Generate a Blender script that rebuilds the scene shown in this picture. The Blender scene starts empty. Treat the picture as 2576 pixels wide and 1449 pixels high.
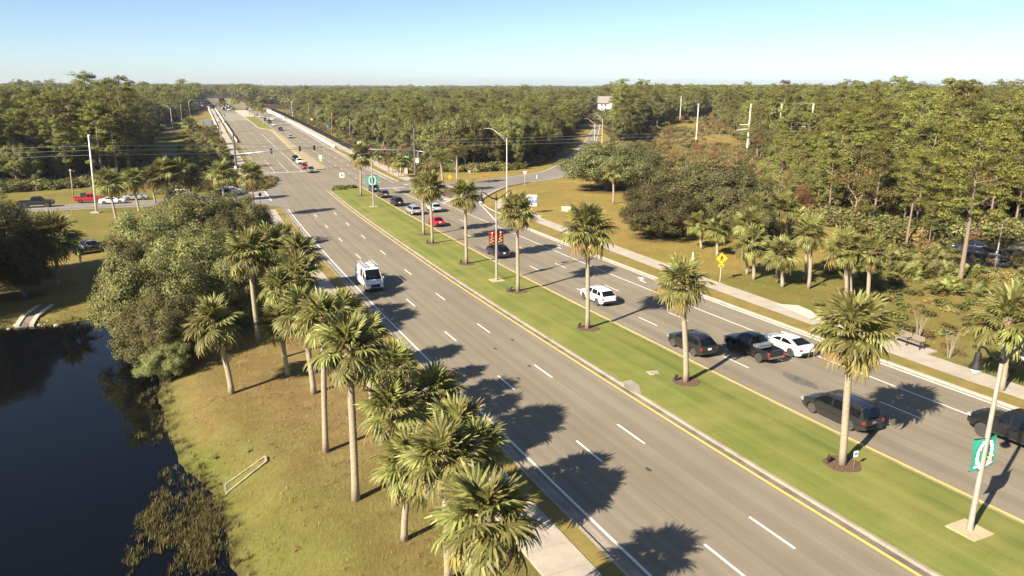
import bpy, math, random
import numpy as np
from math import sin, cos, pi, radians
from mathutils import Vector, Matrix
random.seed(7); RNG = np.random.default_rng(11)
SC = bpy.context.scene; COL = SC.collection
ROAD_X = [19.3,17.16,15.02,12.88,10.76,8.64,6.52,4.41,2.31,0.22,-1.87,-3.96,-6.05,-8.13,-10.2,-12.27,-14.34,-16.4,-18.45,-20.49,-22.52,-24.54,-26.55,-28.55,-30.54,-32.5,-34.45,-36.38,-38.28,-40.16,-42.02,-43.85,-45.67,-47.47,-49.27,-51.06,-52.84,-54.62,-56.39,-58.16,-59.93,-61.7,-63.48,-65.27,-67.07,-68.89,-70.72,-72.56,-74.41,-76.27,-78.15,-80.03,-81.92,-83.82,-85.73,-87.64,-89.56,-91.48,-93.41,-95.35,-97.3,-99.24,-101.19,-103.14,-105.09,-107.05,-109.0,-110.96,-112.91,-114.87,-116.82,-118.78,-120.74,-122.7,-124.66,-126.61,-128.57,-130.52,-132.47,-134.42,-136.36,-138.31,-140.25,-142.2,-144.14,-146.07,-148.01,-149.95,-151.88,-153.82,-155.75,-157.68,-159.61,-161.55,-163.48,-165.41,-167.34,-169.26,-171.19,-173.12,-175.05,-176.97,-178.9,-180.82,-182.75,-184.67,-186.59,-188.52,-190.44,-192.37,-194.29,-196.22,-198.15,-200.08,-202.0,-203.93,-205.86,-207.79,-209.72,-211.65,-213.58,-215.51,-217.44,-219.37,-221.3]
ROAD_Y = [0.0,4.52,9.03,13.56,18.08,22.61,27.14,31.67,36.21,40.75,45.29,49.84,54.38,58.93,63.48,68.03,72.58,77.14,81.7,86.26,90.83,95.4,99.98,104.56,109.15,113.75,118.35,122.97,127.59,132.23,136.87,141.52,146.18,150.84,155.51,160.18,164.85,169.52,174.2,178.87,183.55,188.23,192.9,197.57,202.23,206.89,211.54,216.19,220.84,225.48,230.11,234.74,239.37,244.0,248.62,253.24,257.86,262.47,267.08,271.69,276.3,280.9,285.51,290.11,294.72,299.32,303.92,308.52,313.12,317.73,322.33,326.93,331.53,336.13,340.73,345.33,349.93,354.54,359.14,363.75,368.35,372.96,377.56,382.17,386.78,391.39,396.0,400.61,405.22,409.83,414.44,419.05,423.66,428.27,432.89,437.5,442.11,446.73,451.34,455.95,460.57,465.18,469.8,474.41,479.02,483.64,488.25,492.87,497.48,502.1,506.71,511.33,515.94,520.55,525.17,529.78,534.39,539.01,543.62,548.23,552.84,557.46,562.07,566.68,571.29]
ROAD_TH = [0.4446,0.4431,0.4417,0.4402,0.4387,0.4372,0.4358,0.4344,0.4331,0.4321,0.4311,0.4303,0.4295,0.4287,0.4278,0.4268,0.4254,0.4237,0.4216,0.4193,0.417,0.4147,0.4125,0.4098,0.4065,0.4026,0.398,0.393,0.388,0.3831,0.3781,0.3737,0.3702,0.3677,0.3661,0.3651,0.3641,0.363,0.362,0.3615,0.3618,0.363,0.3652,0.3677,0.3703,0.3729,0.3755,0.3781,0.3807,0.3831,0.3853,0.3872,0.3888,0.3902,0.3916,0.3931,0.3945,0.396,0.3974,0.3987,0.3996,0.4003,0.4007,0.4009,0.4011,0.4013,0.4015,0.4017,0.4019,0.4021,0.4024,0.4025,0.4025,0.4023,0.402,0.4017,0.4013,0.4009,0.4005,0.4002,0.3998,0.3994,0.3991,0.3987,0.3983,0.398,0.3977,0.3975,0.3973,0.3971,0.397,0.3968,0.3967,0.3965,0.3964,0.3962,0.3961,0.3959,0.3958,0.3956,0.3955,0.3953,0.3952,0.3951,0.395,0.395,0.3951,0.3952,0.3953,0.3953,0.3954,0.3955,0.3956,0.3957,0.3958,0.3959,0.396,0.3961,0.3962,0.3963,0.3964,0.3965,0.3966,0.3967,0.3968]
ROAD_Z = [2.88,2.727,2.575,2.423,2.271,2.118,1.966,1.822,1.694,1.58,1.482,1.393,1.303,1.214,1.124,1.041,0.971,0.913,0.868,0.83,0.792,0.754,0.716,0.672,0.618,0.554,0.479,0.4,0.32,0.24,0.16,0.072,-0.029,-0.144,-0.273,-0.41,-0.547,-0.683,-0.82,-0.946,-1.051,-1.137,-1.203,-1.257,-1.312,-1.366,-1.421,-1.475,-1.53,-1.57,-1.584,-1.572,-1.534,-1.481,-1.429,-1.377,-1.324,-1.272,-1.219,-1.158,-1.08,-0.986,-0.876,-0.756,-0.637,-0.518,-0.398,-0.279,-0.16,-0.04,0.079,0.196,0.31,0.419,0.525,0.628,0.731,0.835,0.938,1.041,1.145,1.248,1.351,1.455,1.558,1.656,1.744,1.822,1.89,1.952,2.015,2.077,2.14,2.202,2.265,2.327,2.39,2.452,2.515,2.577,2.64,2.702,2.765,2.825,2.881,2.932,2.979,3.023,3.067,3.112,3.156,3.201,3.245,3.289,3.334,3.378,3.423,3.467,3.511,3.556,3.6,3.644,3.689,3.733,3.778]
ROAD_T = [0.0,5.0,9.99,14.99,19.99,24.99,29.99,34.98,39.98,44.98,49.98,54.98,59.98,64.98,69.98,74.98,79.98,84.98,89.97,94.97,99.97,104.97,109.97,114.97,119.97,124.97,129.97,134.97,139.97,144.97,149.97,154.97,159.96,164.96,169.95,174.95,179.94,184.94,189.93,194.93,199.92,204.91,209.91,214.9,219.9,224.9,229.89,234.89,239.89,244.89,249.88,254.88,259.88,264.88,269.88,274.88,279.88,284.88,289.88,294.88,299.88,304.88,309.88,314.88,319.88,324.88,329.88,334.88,339.88,344.87,349.87,354.87,359.87,364.87,369.87,374.87,379.87,384.87,389.87,394.87,399.87,404.87,409.87,414.87,419.87,424.87,429.87,434.87,439.87,444.87,449.87,454.87,459.87,464.87,469.87,474.87,479.87,484.87,489.87,494.86,499.86,504.86,509.86,514.86,519.86,524.86,529.86,534.86,539.86,544.86,549.86,554.86,559.86,564.86,569.86,574.86,579.86,584.86,589.85,594.85,599.85,604.85,609.85,614.85,619.85]
CAM = (1848.65,0.270926,0.002158,22.912)
PHASE = [28.72,29.64,37.05,37.09]
PALM_LEFT = [(-20.26,49.16,5.38,-0.75,1.74),(-22.29,60.99,8.08,-0.05,1.94),(-17.18,52.57,4.3,-0.35,1.44),(-14.31,49.1,6.16,-0.46,1.73),(-11.2,40.04,8.48,0.38,1.55),(-8.26,34.53,8.64,0.1,1.71),(-7.07,40.61,5.2,0.0,1.53),(-6.07,34.11,5.4,0.0,1.53),(-4.23,37.0,5.0,0.0,1.58),(-2.53,31.1,5.6,0.0,1.51),(-5.16,30.85,4.11,0.43,1.54),(-2.77,27.67,6.04,-0.04,1.57),(-0.84,21.52,7.0,0.0,1.61),(-18.47,60.88,6.0,0.0,1.99),(-25.29,74.81,6.0,0.0,1.92),(-24.31,76.48,6.0,0.0,1.86),(-20.9,70.08,6.0,0.0,1.86),(-12.25,51.27,5.6,0.0,1.49),(-18.75,56.81,6.0,0.0,1.54),(-1.53,29.45,5.6,0.0,1.3),(-9.66,46.62,5.4,0.0,1.36)]
PALM_MEDIAN = [(18.84,37.69,8.19,-0.46,1.91),(12.88,50.52,7.68,-0.79,1.66),(6.89,63.5,9.28,-0.27,2.04),(0.65,76.72,8.92,-0.16,1.77),(-5.72,89.96,8.74,-0.07,1.77),(-11.36,102.73,8.17,-0.11,1.92),(-13.37,109.23,7.57,-0.01,1.68),(-31.87,154.32,8.53,0.45,2.23)]
PALM_STREET = [(-67.42,123.65,6.76,-0.51,2.3),(-68.86,134.43,5.92,-0.66,2.22),(-71.89,147.24,5.11,-0.22,2.32),(-69.65,148.32,6.73,-0.21,2.14),(-69.07,149.53,5.5,0.34,2.15),(-68.18,150.11,6.56,0.3,1.97),(-67.24,153.29,4.81,0.47,2.37),(-57.99,146.97,6.12,0.16,2.32),(-44.63,125.99,7.68,-0.04,1.96),(-50.9,79.68,5.78,0.37,2.28)]
PALM_RIGHT = [(26.28,99.87,3.58,-0.64,1.59),(27.19,95.04,3.85,-0.24,1.63),(29.95,93.34,4.83,0.51,1.83),(28.07,82.51,4.47,-0.54,1.73),(28.07,85.06,3.64,-0.41,1.38),(36.43,103.66,5.3,-1.68,1.8),(38.77,103.64,5.3,-0.42,2.18),(39.25,103.07,5.1,-0.52,1.81),(30.13,78.98,3.9,-0.44,1.78),(30.27,81.15,3.26,-0.41,1.34),(32.76,78.23,6.38,-0.49,1.68),(34.66,83.95,4.54,-0.5,1.3),(34.58,72.98,5.68,-0.86,1.78),(35.21,73.27,5.33,-0.79,1.26),(36.79,72.94,5.31,-0.42,1.62),(19.66,141.97,6.37,-0.25,1.79),(35.07,48.8,5.39,-0.44,2.15)]
PALM_GROVE = [(-41.42,230.76,2.93,-0.36,1.53),(-39.69,230.8,2.45,-0.02,1.53),(-34.78,207.46,3.76,0.16,1.6),(-33.22,204.64,4.25,0.29,1.58),(-30.24,195.79,4.39,-0.04,1.62),(-29.45,194.73,4.68,0.39,1.61),(-28.75,195.71,3.76,-0.07,1.4),(-29.63,211.46,3.6,-0.55,1.39)]
PALM_DATE = [(-14.85,158.83,7.24,-0.52,3.29),(-13.12,175.16,7.29,0.04,3.05)]
PALM_BANK = [(-161.08,373.3,4.63,0.14,2.86),(-154.92,364.2,4.33,0.11,2.57),(-119.46,292.0,4.88,0.38,2.56),(-109.47,273.1,5.01,0.39,2.23),(-99.88,253.4,4.4,-0.08,2.22),(-121.51,291.7,3.21,0.05,1.88),(-91.41,235.9,3.99,-0.35,1.78),(-90.05,224.9,2.99,-0.05,1.58)]
PALM_ISLAND = [(-170.5,489.4,8.26,0.0,2.52),(-161.37,471.5,7.48,-0.3,2.43),(-167.39,484.8,8.92,0.06,2.5),(-150.82,447.2,8.71,0.32,2.3),(-140.06,418.1,7.94,0.49,2.15),(-129.31,391.1,8.65,0.15,2.01),(-147.69,435.7,7.82,0.48,2.24),(-210.01,569.5,6.97,0.69,2.96),(-205.61,563.1,7.75,0.47,2.92),(-220.6,576.1,5.58,0.27,3.0)]
POND_Z = 0.45
POND = [(-57.52,65.06),(-48.75,66.4),(-46.57,66.53),(-44.52,66.91),(-42.31,68.39),(-40.59,69.16),(-37.99,67.56),(-34.28,63.54),(-30.77,59.16),(-29.25,57.12),(-26.54,51.41),(-23.27,44.83),(-20.58,41.05),(-18.17,38.24),(-16.97,36.95),(-15.08,33.57),(-13.64,31.24),(-12.85,29.85),(-11.94,27.89),(-10.53,25.03),(-6.0,12.0),(-60.0,8.0),(-90.0,30.0)]
CROSS_LO = [(-94.42,134.18),(-85.77,136.25),(-78.72,139.03),(-70.72,141.32)]
CROSS_UP = [(-96.02,143.46),(-88.44,145.91),(-80.46,149.67),(-72.3,152.32)]
SIDE_UP = [(-13.45,179.69),(-9.84,183.15),(-1.22,194.63),(4.5,201.96),(8.43,208.08),(14.31,231.32),(19.33,257.66),(29.04,311.33),(43.45,407.82),(59.52,534.36)]
SIDE_LO = [(-4.92,135.94),(-6.38,142.19),(-6.59,148.97),(-4.85,158.37),(-1.71,170.87),(3.52,179.19),(10.19,186.32),(14.96,196.44),(20.27,217.67),(26.41,252.82),(34.02,305.27),(47.36,407.96),(62.93,534.52)]
ISLAND = [(-17.79,159.69),(-14.8,151.03),(-12.08,145.67),(-11.09,147.36),(-10.53,153.36),(-10.06,159.29),(-11.6,166.73),(-13.99,171.78),(-16.96,173.73)]
LOWER_ROAD = [(-181.34,382.99),(-169.28,389.96),(-179.56,418.18),(-199.25,433.3)]
BED_NOSE = [(-40.64,168.11),(-39.15,172.94),(-36.35,175.29),(-32.79,169.93),(-31.65,162.01),(-35.45,160.07),(-38.62,162.53)]
LAMP = [(22.01,30.92,8.75,-0.06),(-1.78,81.6,9.37,0.08),(-26.21,138.05,9.52,0.36)]
TRANS = [(117.73,590.79,15.07,-0.24),(124.97,591.16,15.08,-0.29),(110.57,497.1,16.52,-0.0),(79.58,323.66,16.2,-0.1),(86.31,273.88,17.45,-0.38),(89.9,252.59,17.96,-0.44),(98.23,246.94,17.95,-0.16)]
STREETLIGHT = [(-1.1,149.99,12.24,-0.0),(37.86,315.84,10.33,-0.36),(34.2,311.47,6.49,-0.21),(70.87,534.89,9.59,-0.37),(73.5,603.6,6.8,-0.24),(84.18,735.79,10.87,-0.37),(59.22,87.58,3.73,-0.37)]
WOODPOLE = [(-124.2,457.92,11.29,0.81),(-108.4,417.01,10.84,0.75),(-83.32,345.58,9.84,0.62),(-71.93,330.92,8.42,0.48),(-91.29,152.32,6.5,0.2),(-175.89,399.99,13.37,0.53),(-64.93,474.49,6.1,0.22)]
YLIGHT = [(-137.13,470.2,6.5,0.51)]
LEFTLIGHT = [(-177.88,393.03,11.94,-0.2),(-222.84,521.22,11.47,0.5),(-334.17,781.96,9.16,0.65)]
WHITEPOLE = [(-76.36,133.77,14.12,0.62)]
MAST_L = [(-77.2,207.1,11.25,0.23),(-77.2,207.1,3.82,0.76),(-77.2,207.1,5.01,26.96)]
MAST_R = [(-26.6,202.82,12.45,0.2),(-26.6,202.82,6.62,-0.32),(-26.6,202.82,6.26,-20.69)]
BRLAMP = [(-121.71,312.7,10.69,0.45),(-116.48,298.5,8.85,0.21),(-174.43,444.2,7.29,0.07)]
SIGNS = [(23.86,81.51,3.21,0.08),(3.46,130.5,3.36,-0.03),(-39.53,171.29,3.69,0.22),(-47.81,233.01,6.39,0.34),(2.93,172.63,3.48,-0.02),(-11.04,190.22,1.73,0.02),(-14.04,165.73,3.17,-0.11),(-49.25,143.05,1.95,0.1),(-58.47,159.57,2.25,0.22),(19.26,37.21,1.12,-0.03),(-79.5,131.49,2.02,0.32)]
SIGNS_FAR = [(-56.48,218.7,3.95,0.15),(-106.61,400.0,2.68,0.19),(-86.82,352.1,2.74,0.18),(-142.91,483.2,2.73,0.22),(-152.12,374.6,4.84,0.33)]
BUILD = [(118.24,942.49,13.86,-0.51)]
CABINET = [(9.88,133.6),(-29.49,204.71),(23.37,92.7),(6.25,188.69),(-7.74,195.22),(10.86,52.31),(7.68,51.29)]
BENCH = [(32.95,59.78),(33.95,57.51)]
PAD = [(26.97,71.61),(28.9,71.1),(29.44,69.14),(29.35,66.64),(29.19,66.0),(28.3,66.98),(27.45,69.87)]
MYRTLE = [(35.54,60.82),(35.44,55.93)]
FLUME = [(-48.13,68.18),(-47.43,71.13),(-48.99,71.56),(-46.95,67.66)]
HEADWALL = [(-16.49,37.66),(-14.68,39.47),(-14.41,38.92),(-16.07,36.76)]
VALVE = [(-1.41,76.09)]
PERSON = [(-55.48,91.91)]
PARKLOT = [(58.88,93.32),(65.28,99.92),(77.1,106.7),(66.2,90.79),(63.02,89.04),(56.11,87.43)]
PARKED = [(62.47,97.29),(60.85,92.08)]
CAMO = [(-58.58,95.97),(-56.13,98.74)]
FRONT_L = [(-300,-140.4,162.9),(0,-117.49,168.26),(120,-109.86,173.7),(250,-101.57,180.97),(330,-94.56,182.58),(362,-97.6,195.41),(350,-122.67,244.06),(372,-160.08,328.33),(455,-229.31,520.92),(520,-288.07,712.07)]
FRONT_C = [(715,-216.38,716.64),(760,-153.31,549.46),(850,-81.18,348.28),(900,-57.14,275.34),(960,-42.8,243.16),(1040,-29.07,217.62),(1100,-21.46,211.62),(1215,-8.39,211.87),(1300,1.33,218.21),(1380,11.82,241.75),(1420,20.14,287.69),(1450,30.8,359.95),(1475,46.19,469.51),(1490,65.57,619.03),(1497,91.86,840.61)]
FRONT_R = [(1515,47.64,397.51),(1560,42.21,291.91),(1610,50.03,292.11),(1650,79.64,416.41),(1700,106.8,491.74),(1780,146.08,564.05),(1850,109.64,368.16),(1900,76.24,232.7),(1950,60.13,168.16),(2000,49.21,126.53),(2150,55.26,116.91),(2250,56.7,107.02),(2400,65.47,106.9),(2576,75.71,106.72),(2800,88.63,106.43)]
BRUSH = [(42.21,291.91),(82.52,444.21),(122.22,537.28),(154.27,578.21),(81.85,248.15),(63.72,168.03),(49.29,128.63),(45.15,137.83),(46.63,168.63),(41.34,196.22)]
OAKS = [('L',-39.1,89.4,5.5,4.9),('L',-32.7,62.1,4.2,3.3),('L',-31.6,72.2,5.0,4.8),('L',-33.3,86.4,4.2,3.4),('L',-28.5,56.3,3.6,3.0),('L',-37.6,73.9,4.6,3.6),('L',-36.4,98.8,4.6,3.0),('L',-27.2,53.4,1.9,1.7),('L',-29.8,61.1,5.0,3.8),('L',-39.6,81.1,4.8,4.5),('L',-26.5,64.9,4.0,2.7),('K',-57.8,82.1,6,4.7),('K',-52.3,75.9,4.6,2.5),('K',-56.2,75.0,6.5,4.6),('K',-55.2,67.4,6.5,4.3),('R',21.5,164.4,5.2,9.0),('R',30.7,120.3,6.0,8.1),('R',22.2,108.3,4.6,5.6),('R',34.2,110.2,5.5,5.7),('R',-8.7,220.9,6.0,6.0),('R',29.9,179.7,5.5,5.9),('R',33.6,100.3,3.6,2.9)]
PINES = [(51.51,81.68,16.8,-1.69),(56.18,102.6,10.4,-0.97),(68.09,148.15,13.4,-2.06),(69.29,148.13,11.9,-0.72),(57.76,99.79,3.6,-0.28),(61.6,137.68,7.4,-0.9),(47.77,137.8,4.5,-0.42)]

# ------------------------------------------------------------------ camera, sky, sun, exposure
FPX, PITCH, ROLL, CAMH = CAM
cam_d = bpy.data.cameras.new('camera'); cam = bpy.data.objects.new('camera', cam_d); COL.objects.link(cam)
cam_d.sensor_width = 36.0; cam_d.lens = 36.0 * FPX / 2576.0; cam_d.clip_start = 0.5; cam_d.clip_end = 20000
_r = Vector((1, 0, 0)); _u = Vector((0, sin(PITCH), cos(PITCH))); _f = Vector((0, cos(PITCH), -sin(PITCH)))
_r2 = _r * cos(ROLL) + _u * sin(ROLL); _u2 = _u * cos(ROLL) - _r * sin(ROLL)
cam.matrix_world = Matrix(((_r2.x, _u2.x, -_f.x, 0), (_r2.y, _u2.y, -_f.y, 0), (_r2.z, _u2.z, -_f.z, CAMH), (0, 0, 0, 1)))
SC.camera = cam
SUN_AZ = radians(43.0); SUN_EL = radians(33.0)          # shadows fall towards +x +y
wd = bpy.data.worlds.new('World'); SC.world = wd; wd.use_nodes = True
wn = wd.node_tree.nodes; wn.clear()
w_out = wn.new('ShaderNodeOutputWorld'); w_bg = wn.new('ShaderNodeBackground'); w_sky = wn.new('ShaderNodeTexSky')
w_sky.sky_type = 'NISHITA'; w_sky.sun_disc = False; w_sky.sun_elevation = SUN_EL; w_sky.sun_rotation = pi + SUN_AZ
w_sky.air_density = 0.6; w_sky.dust_density = 0.45; w_sky.ozone_density = 3.0; w_sky.altitude = 0
w_bg.inputs['Strength'].default_value = 0.05
w_mx = wn.new('ShaderNodeMix'); w_mx.data_type = 'RGBA'; w_mx.blend_type = 'MULTIPLY'; w_mx.inputs[0].default_value = 1.0; w_mx.inputs[7].default_value = (1.44, 1.38, 1.28, 1)   # camera white balance
wd.node_tree.links.new(w_sky.outputs[0], w_mx.inputs[6]); wd.node_tree.links.new(w_mx.outputs[2], w_bg.inputs[0]); wd.node_tree.links.new(w_bg.outputs[0], w_out.inputs[0])
sun_d = bpy.data.lights.new('sun', 'SUN'); sun = bpy.data.objects.new('sun', sun_d); COL.objects.link(sun)
sun_d.energy = 5.0; sun_d.angle = radians(0.5); sun_d.color = (1.0, 0.90, 0.74)
sun.rotation_mode = 'QUATERNION'
sun.rotation_quaternion = Vector((sin(SUN_AZ) * cos(SUN_EL), cos(SUN_AZ) * cos(SUN_EL), -sin(SUN_EL))).to_track_quat('-Z', 'Y')
SC.view_settings.view_transform = 'Standard'; SC.view_settings.look = 'None'
SC.view_settings.gamma = 1.0; SC.view_settings.use_curve_mapping = False; SC.view_settings.exposure = 1.38
SC.cycles.max_bounces = 6; SC.cycles.diffuse_bounces = 1; SC.cycles.glossy_bounces = 2; SC.cycles.transmission_bounces = 2
SC.cycles.transparent_max_bounces = 6; SC.cycles.caustics_reflective = False; SC.cycles.caustics_refractive = False

# ------------------------------------------------------------------ tagging helpers
def tag(o, label=None, cat=None, group=None, kind=None):
    if label: o['label'] = label
    if cat: o['category'] = cat
    if group: o['group'] = group
    if kind: o['kind'] = kind
    return o
def link(name, data, parent=None, loc=None, rotz=None):
    o = bpy.data.objects.new(name, data); COL.objects.link(o)
    if parent is not None: o.parent = parent
    if loc is not None: o.location = loc
    if rotz is not None: o.rotation_euler = (0, 0, rotz)
    return o
def empty(name, loc, rotz=0.0, label=None, cat=None, group=None):
    o = link(name, None, None, loc, rotz); o.empty_display_size = 0.3
    return tag(o, label, cat, group)
def copy_tree(o, parent=None):
    c = o.copy(); COL.objects.link(c)
    if parent is not None: c.parent = parent
    for ch in list(o.children): copy_tree(ch, c)
    return c

# ------------------------------------------------------------------ materials
class Nd:
    def __init__(s, m):
        m.use_nodes = True; s.t = m.node_tree; s.n = s.t.nodes; s.b = s.n.get('Principled BSDF'); s.out = s.n.get('Material Output')
    def new(s, k, **kw):
        x = s.n.new(k)
        for a, v in kw.items(): setattr(x, a, v)
        return x
    def l(s, a, b): s.t.links.new(a, b)
    def noise(s, vec, scale, detail=4, rough=0.55):
        x = s.new('ShaderNodeTexNoise'); x.inputs['Scale'].default_value = scale; x.inputs['Detail'].default_value = detail; x.inputs['Roughness'].default_value = rough
        if vec is not None: s.l(vec, x.inputs['Vector'])
        return x.outputs['Fac']
    def ramp(s, fac, stops):
        x = s.new('ShaderNodeValToRGB'); e = x.color_ramp.elements
        while len(e) < len(stops): e.new(0.5)
        for k, (p, c) in enumerate(stops):
            e[k].position = p; e[k].color = (*c, 1) if len(c) == 3 else c
        s.l(fac, x.inputs[0]); return x.outputs[0]
    def mix(s, fac, a, b, bt='MIX'):
        x = s.new('ShaderNodeMix', data_type='RGBA', blend_type=bt)
        for v, i in ((fac, 0), (a, 6), (b, 7)):
            if hasattr(v, 'is_linked') or hasattr(v, 'links'): s.l(v, x.inputs[i])
            elif isinstance(v, tuple): x.inputs[i].default_value = (*v, 1)
            else: x.inputs[i].default_value = v
        return x.outputs[2]
    def math(s, op, a, b=0.0, clamp=False):
        x = s.new('ShaderNodeMath', operation=op, use_clamp=clamp)
        for v, i in ((a, 0), (b, 1)):
            if hasattr(v, 'links'): s.l(v, x.inputs[i])
            else: x.inputs[i].default_value = v
        return x.outputs[0]
    def mapping(s, vec, scale):
        x = s.new('ShaderNodeMapping'); x.inputs['Scale'].default_value = scale; s.l(vec, x.inputs['Vector']); return x.outputs[0]
    def pos(s): return s.new('ShaderNodeNewGeometry').outputs['Position']
    def bump(s, h, strength=0.4, dist=0.05):
        x = s.new('ShaderNodeBump'); x.inputs['Strength'].default_value = strength; x.inputs['Distance'].default_value = dist
        s.l(h, x.inputs['Height']); s.l(x.outputs[0], s.b.inputs['Normal'])
    def base(s, c):
        if hasattr(c, 'links'): s.l(c, s.b.inputs['Base Color'])
        else: s.b.inputs['Base Color'].default_value = (*c, 1)
def mat(name): 
    m = bpy.data.materials.new(name); return m, Nd(m)
MATS = {}
def plain(name, col, rough=0.6, metal=0.0, var=0.12, scale=3.0, spec=0.5, emit=None):
    if name in MATS: return MATS[name]
    m, n = mat(name); n.b.inputs['Roughness'].default_value = rough; n.b.inputs['Metallic'].default_value = metal
    n.b.inputs['Specular IOR Level'].default_value = spec
    if var:
        f = n.noise(n.new('ShaderNodeTexCoord').outputs['Object'], scale, 5)
        n.base(n.ramp(f, [(0.3, tuple(c * (1 - var) for c in col)), (0.7, tuple(min(1, c * (1 + var)) for c in col))]))
    else: n.base(col)
    if emit:
        n.b.inputs['Emission Color'].default_value = (*emit[0], 1); n.b.inputs['Emission Strength'].default_value = emit[1]
    MATS[name] = m; return m
def paint(name, col, rough=0.22, coat=0.5, metal=0.0):
    if name in MATS: return MATS[name]
    m, n = mat(name); n.b.inputs['Roughness'].default_value = rough; n.b.inputs['Metallic'].default_value = metal
    n.b.inputs['Coat Weight'].default_value = coat; n.b.inputs['Coat Roughness'].default_value = 0.05
    tc = n.new('ShaderNodeTexCoord').outputs['Object']
    f = n.noise(tc, 2.2, 4); s = n.new('ShaderNodeSeparateXYZ'); n.l(tc, s.inputs[0])
    low = n.math('SUBTRACT', 0.62, s.outputs['Z']); low = n.math('MULTIPLY', low, 0.45, True); dirt = n.math('MULTIPLY', low, f, True)
    n.base(n.mix(dirt, tuple(col), (0.16, 0.13, 0.10)))
    MATS[name] = m; return m
def foliage(name, stops, rough=0.6, trans=0.25, treevar=0.36, spec=0.12):
    m, n = mat(name)
    g = n.new('ShaderNodeNewGeometry'); oi = n.new('ShaderNodeObjectInfo')
    c = n.ramp(g.outputs['Random Per Island'], stops)
    hsv = n.new('ShaderNodeHueSaturation'); n.l(c, hsv.inputs['Color'])
    n.l(n.math('ADD', n.math('MULTIPLY', oi.outputs['Random'], treevar * 2), 1 - treevar), hsv.inputs['Value'])
    n.l(n.math('ADD', n.math('MULTIPLY', oi.outputs['Random'], 0.05), 0.475), hsv.inputs['Hue'])
    n.base(hsv.outputs[0]); n.b.inputs['Roughness'].default_value = rough; n.b.inputs['Specular IOR Level'].default_value = spec
    if trans:
        tr = n.new('ShaderNodeBsdfTranslucent'); n.l(hsv.outputs[0], tr.inputs[0])
        mx = n.new('ShaderNodeMixShader'); mx.inputs[0].default_value = trans
        n.l(n.b.outputs[0], mx.inputs[1]); n.l(tr.outputs[0], mx.inputs[2]); n.l(mx.outputs[0], n.out.inputs[0])
    MATS[name] = m; return m

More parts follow.
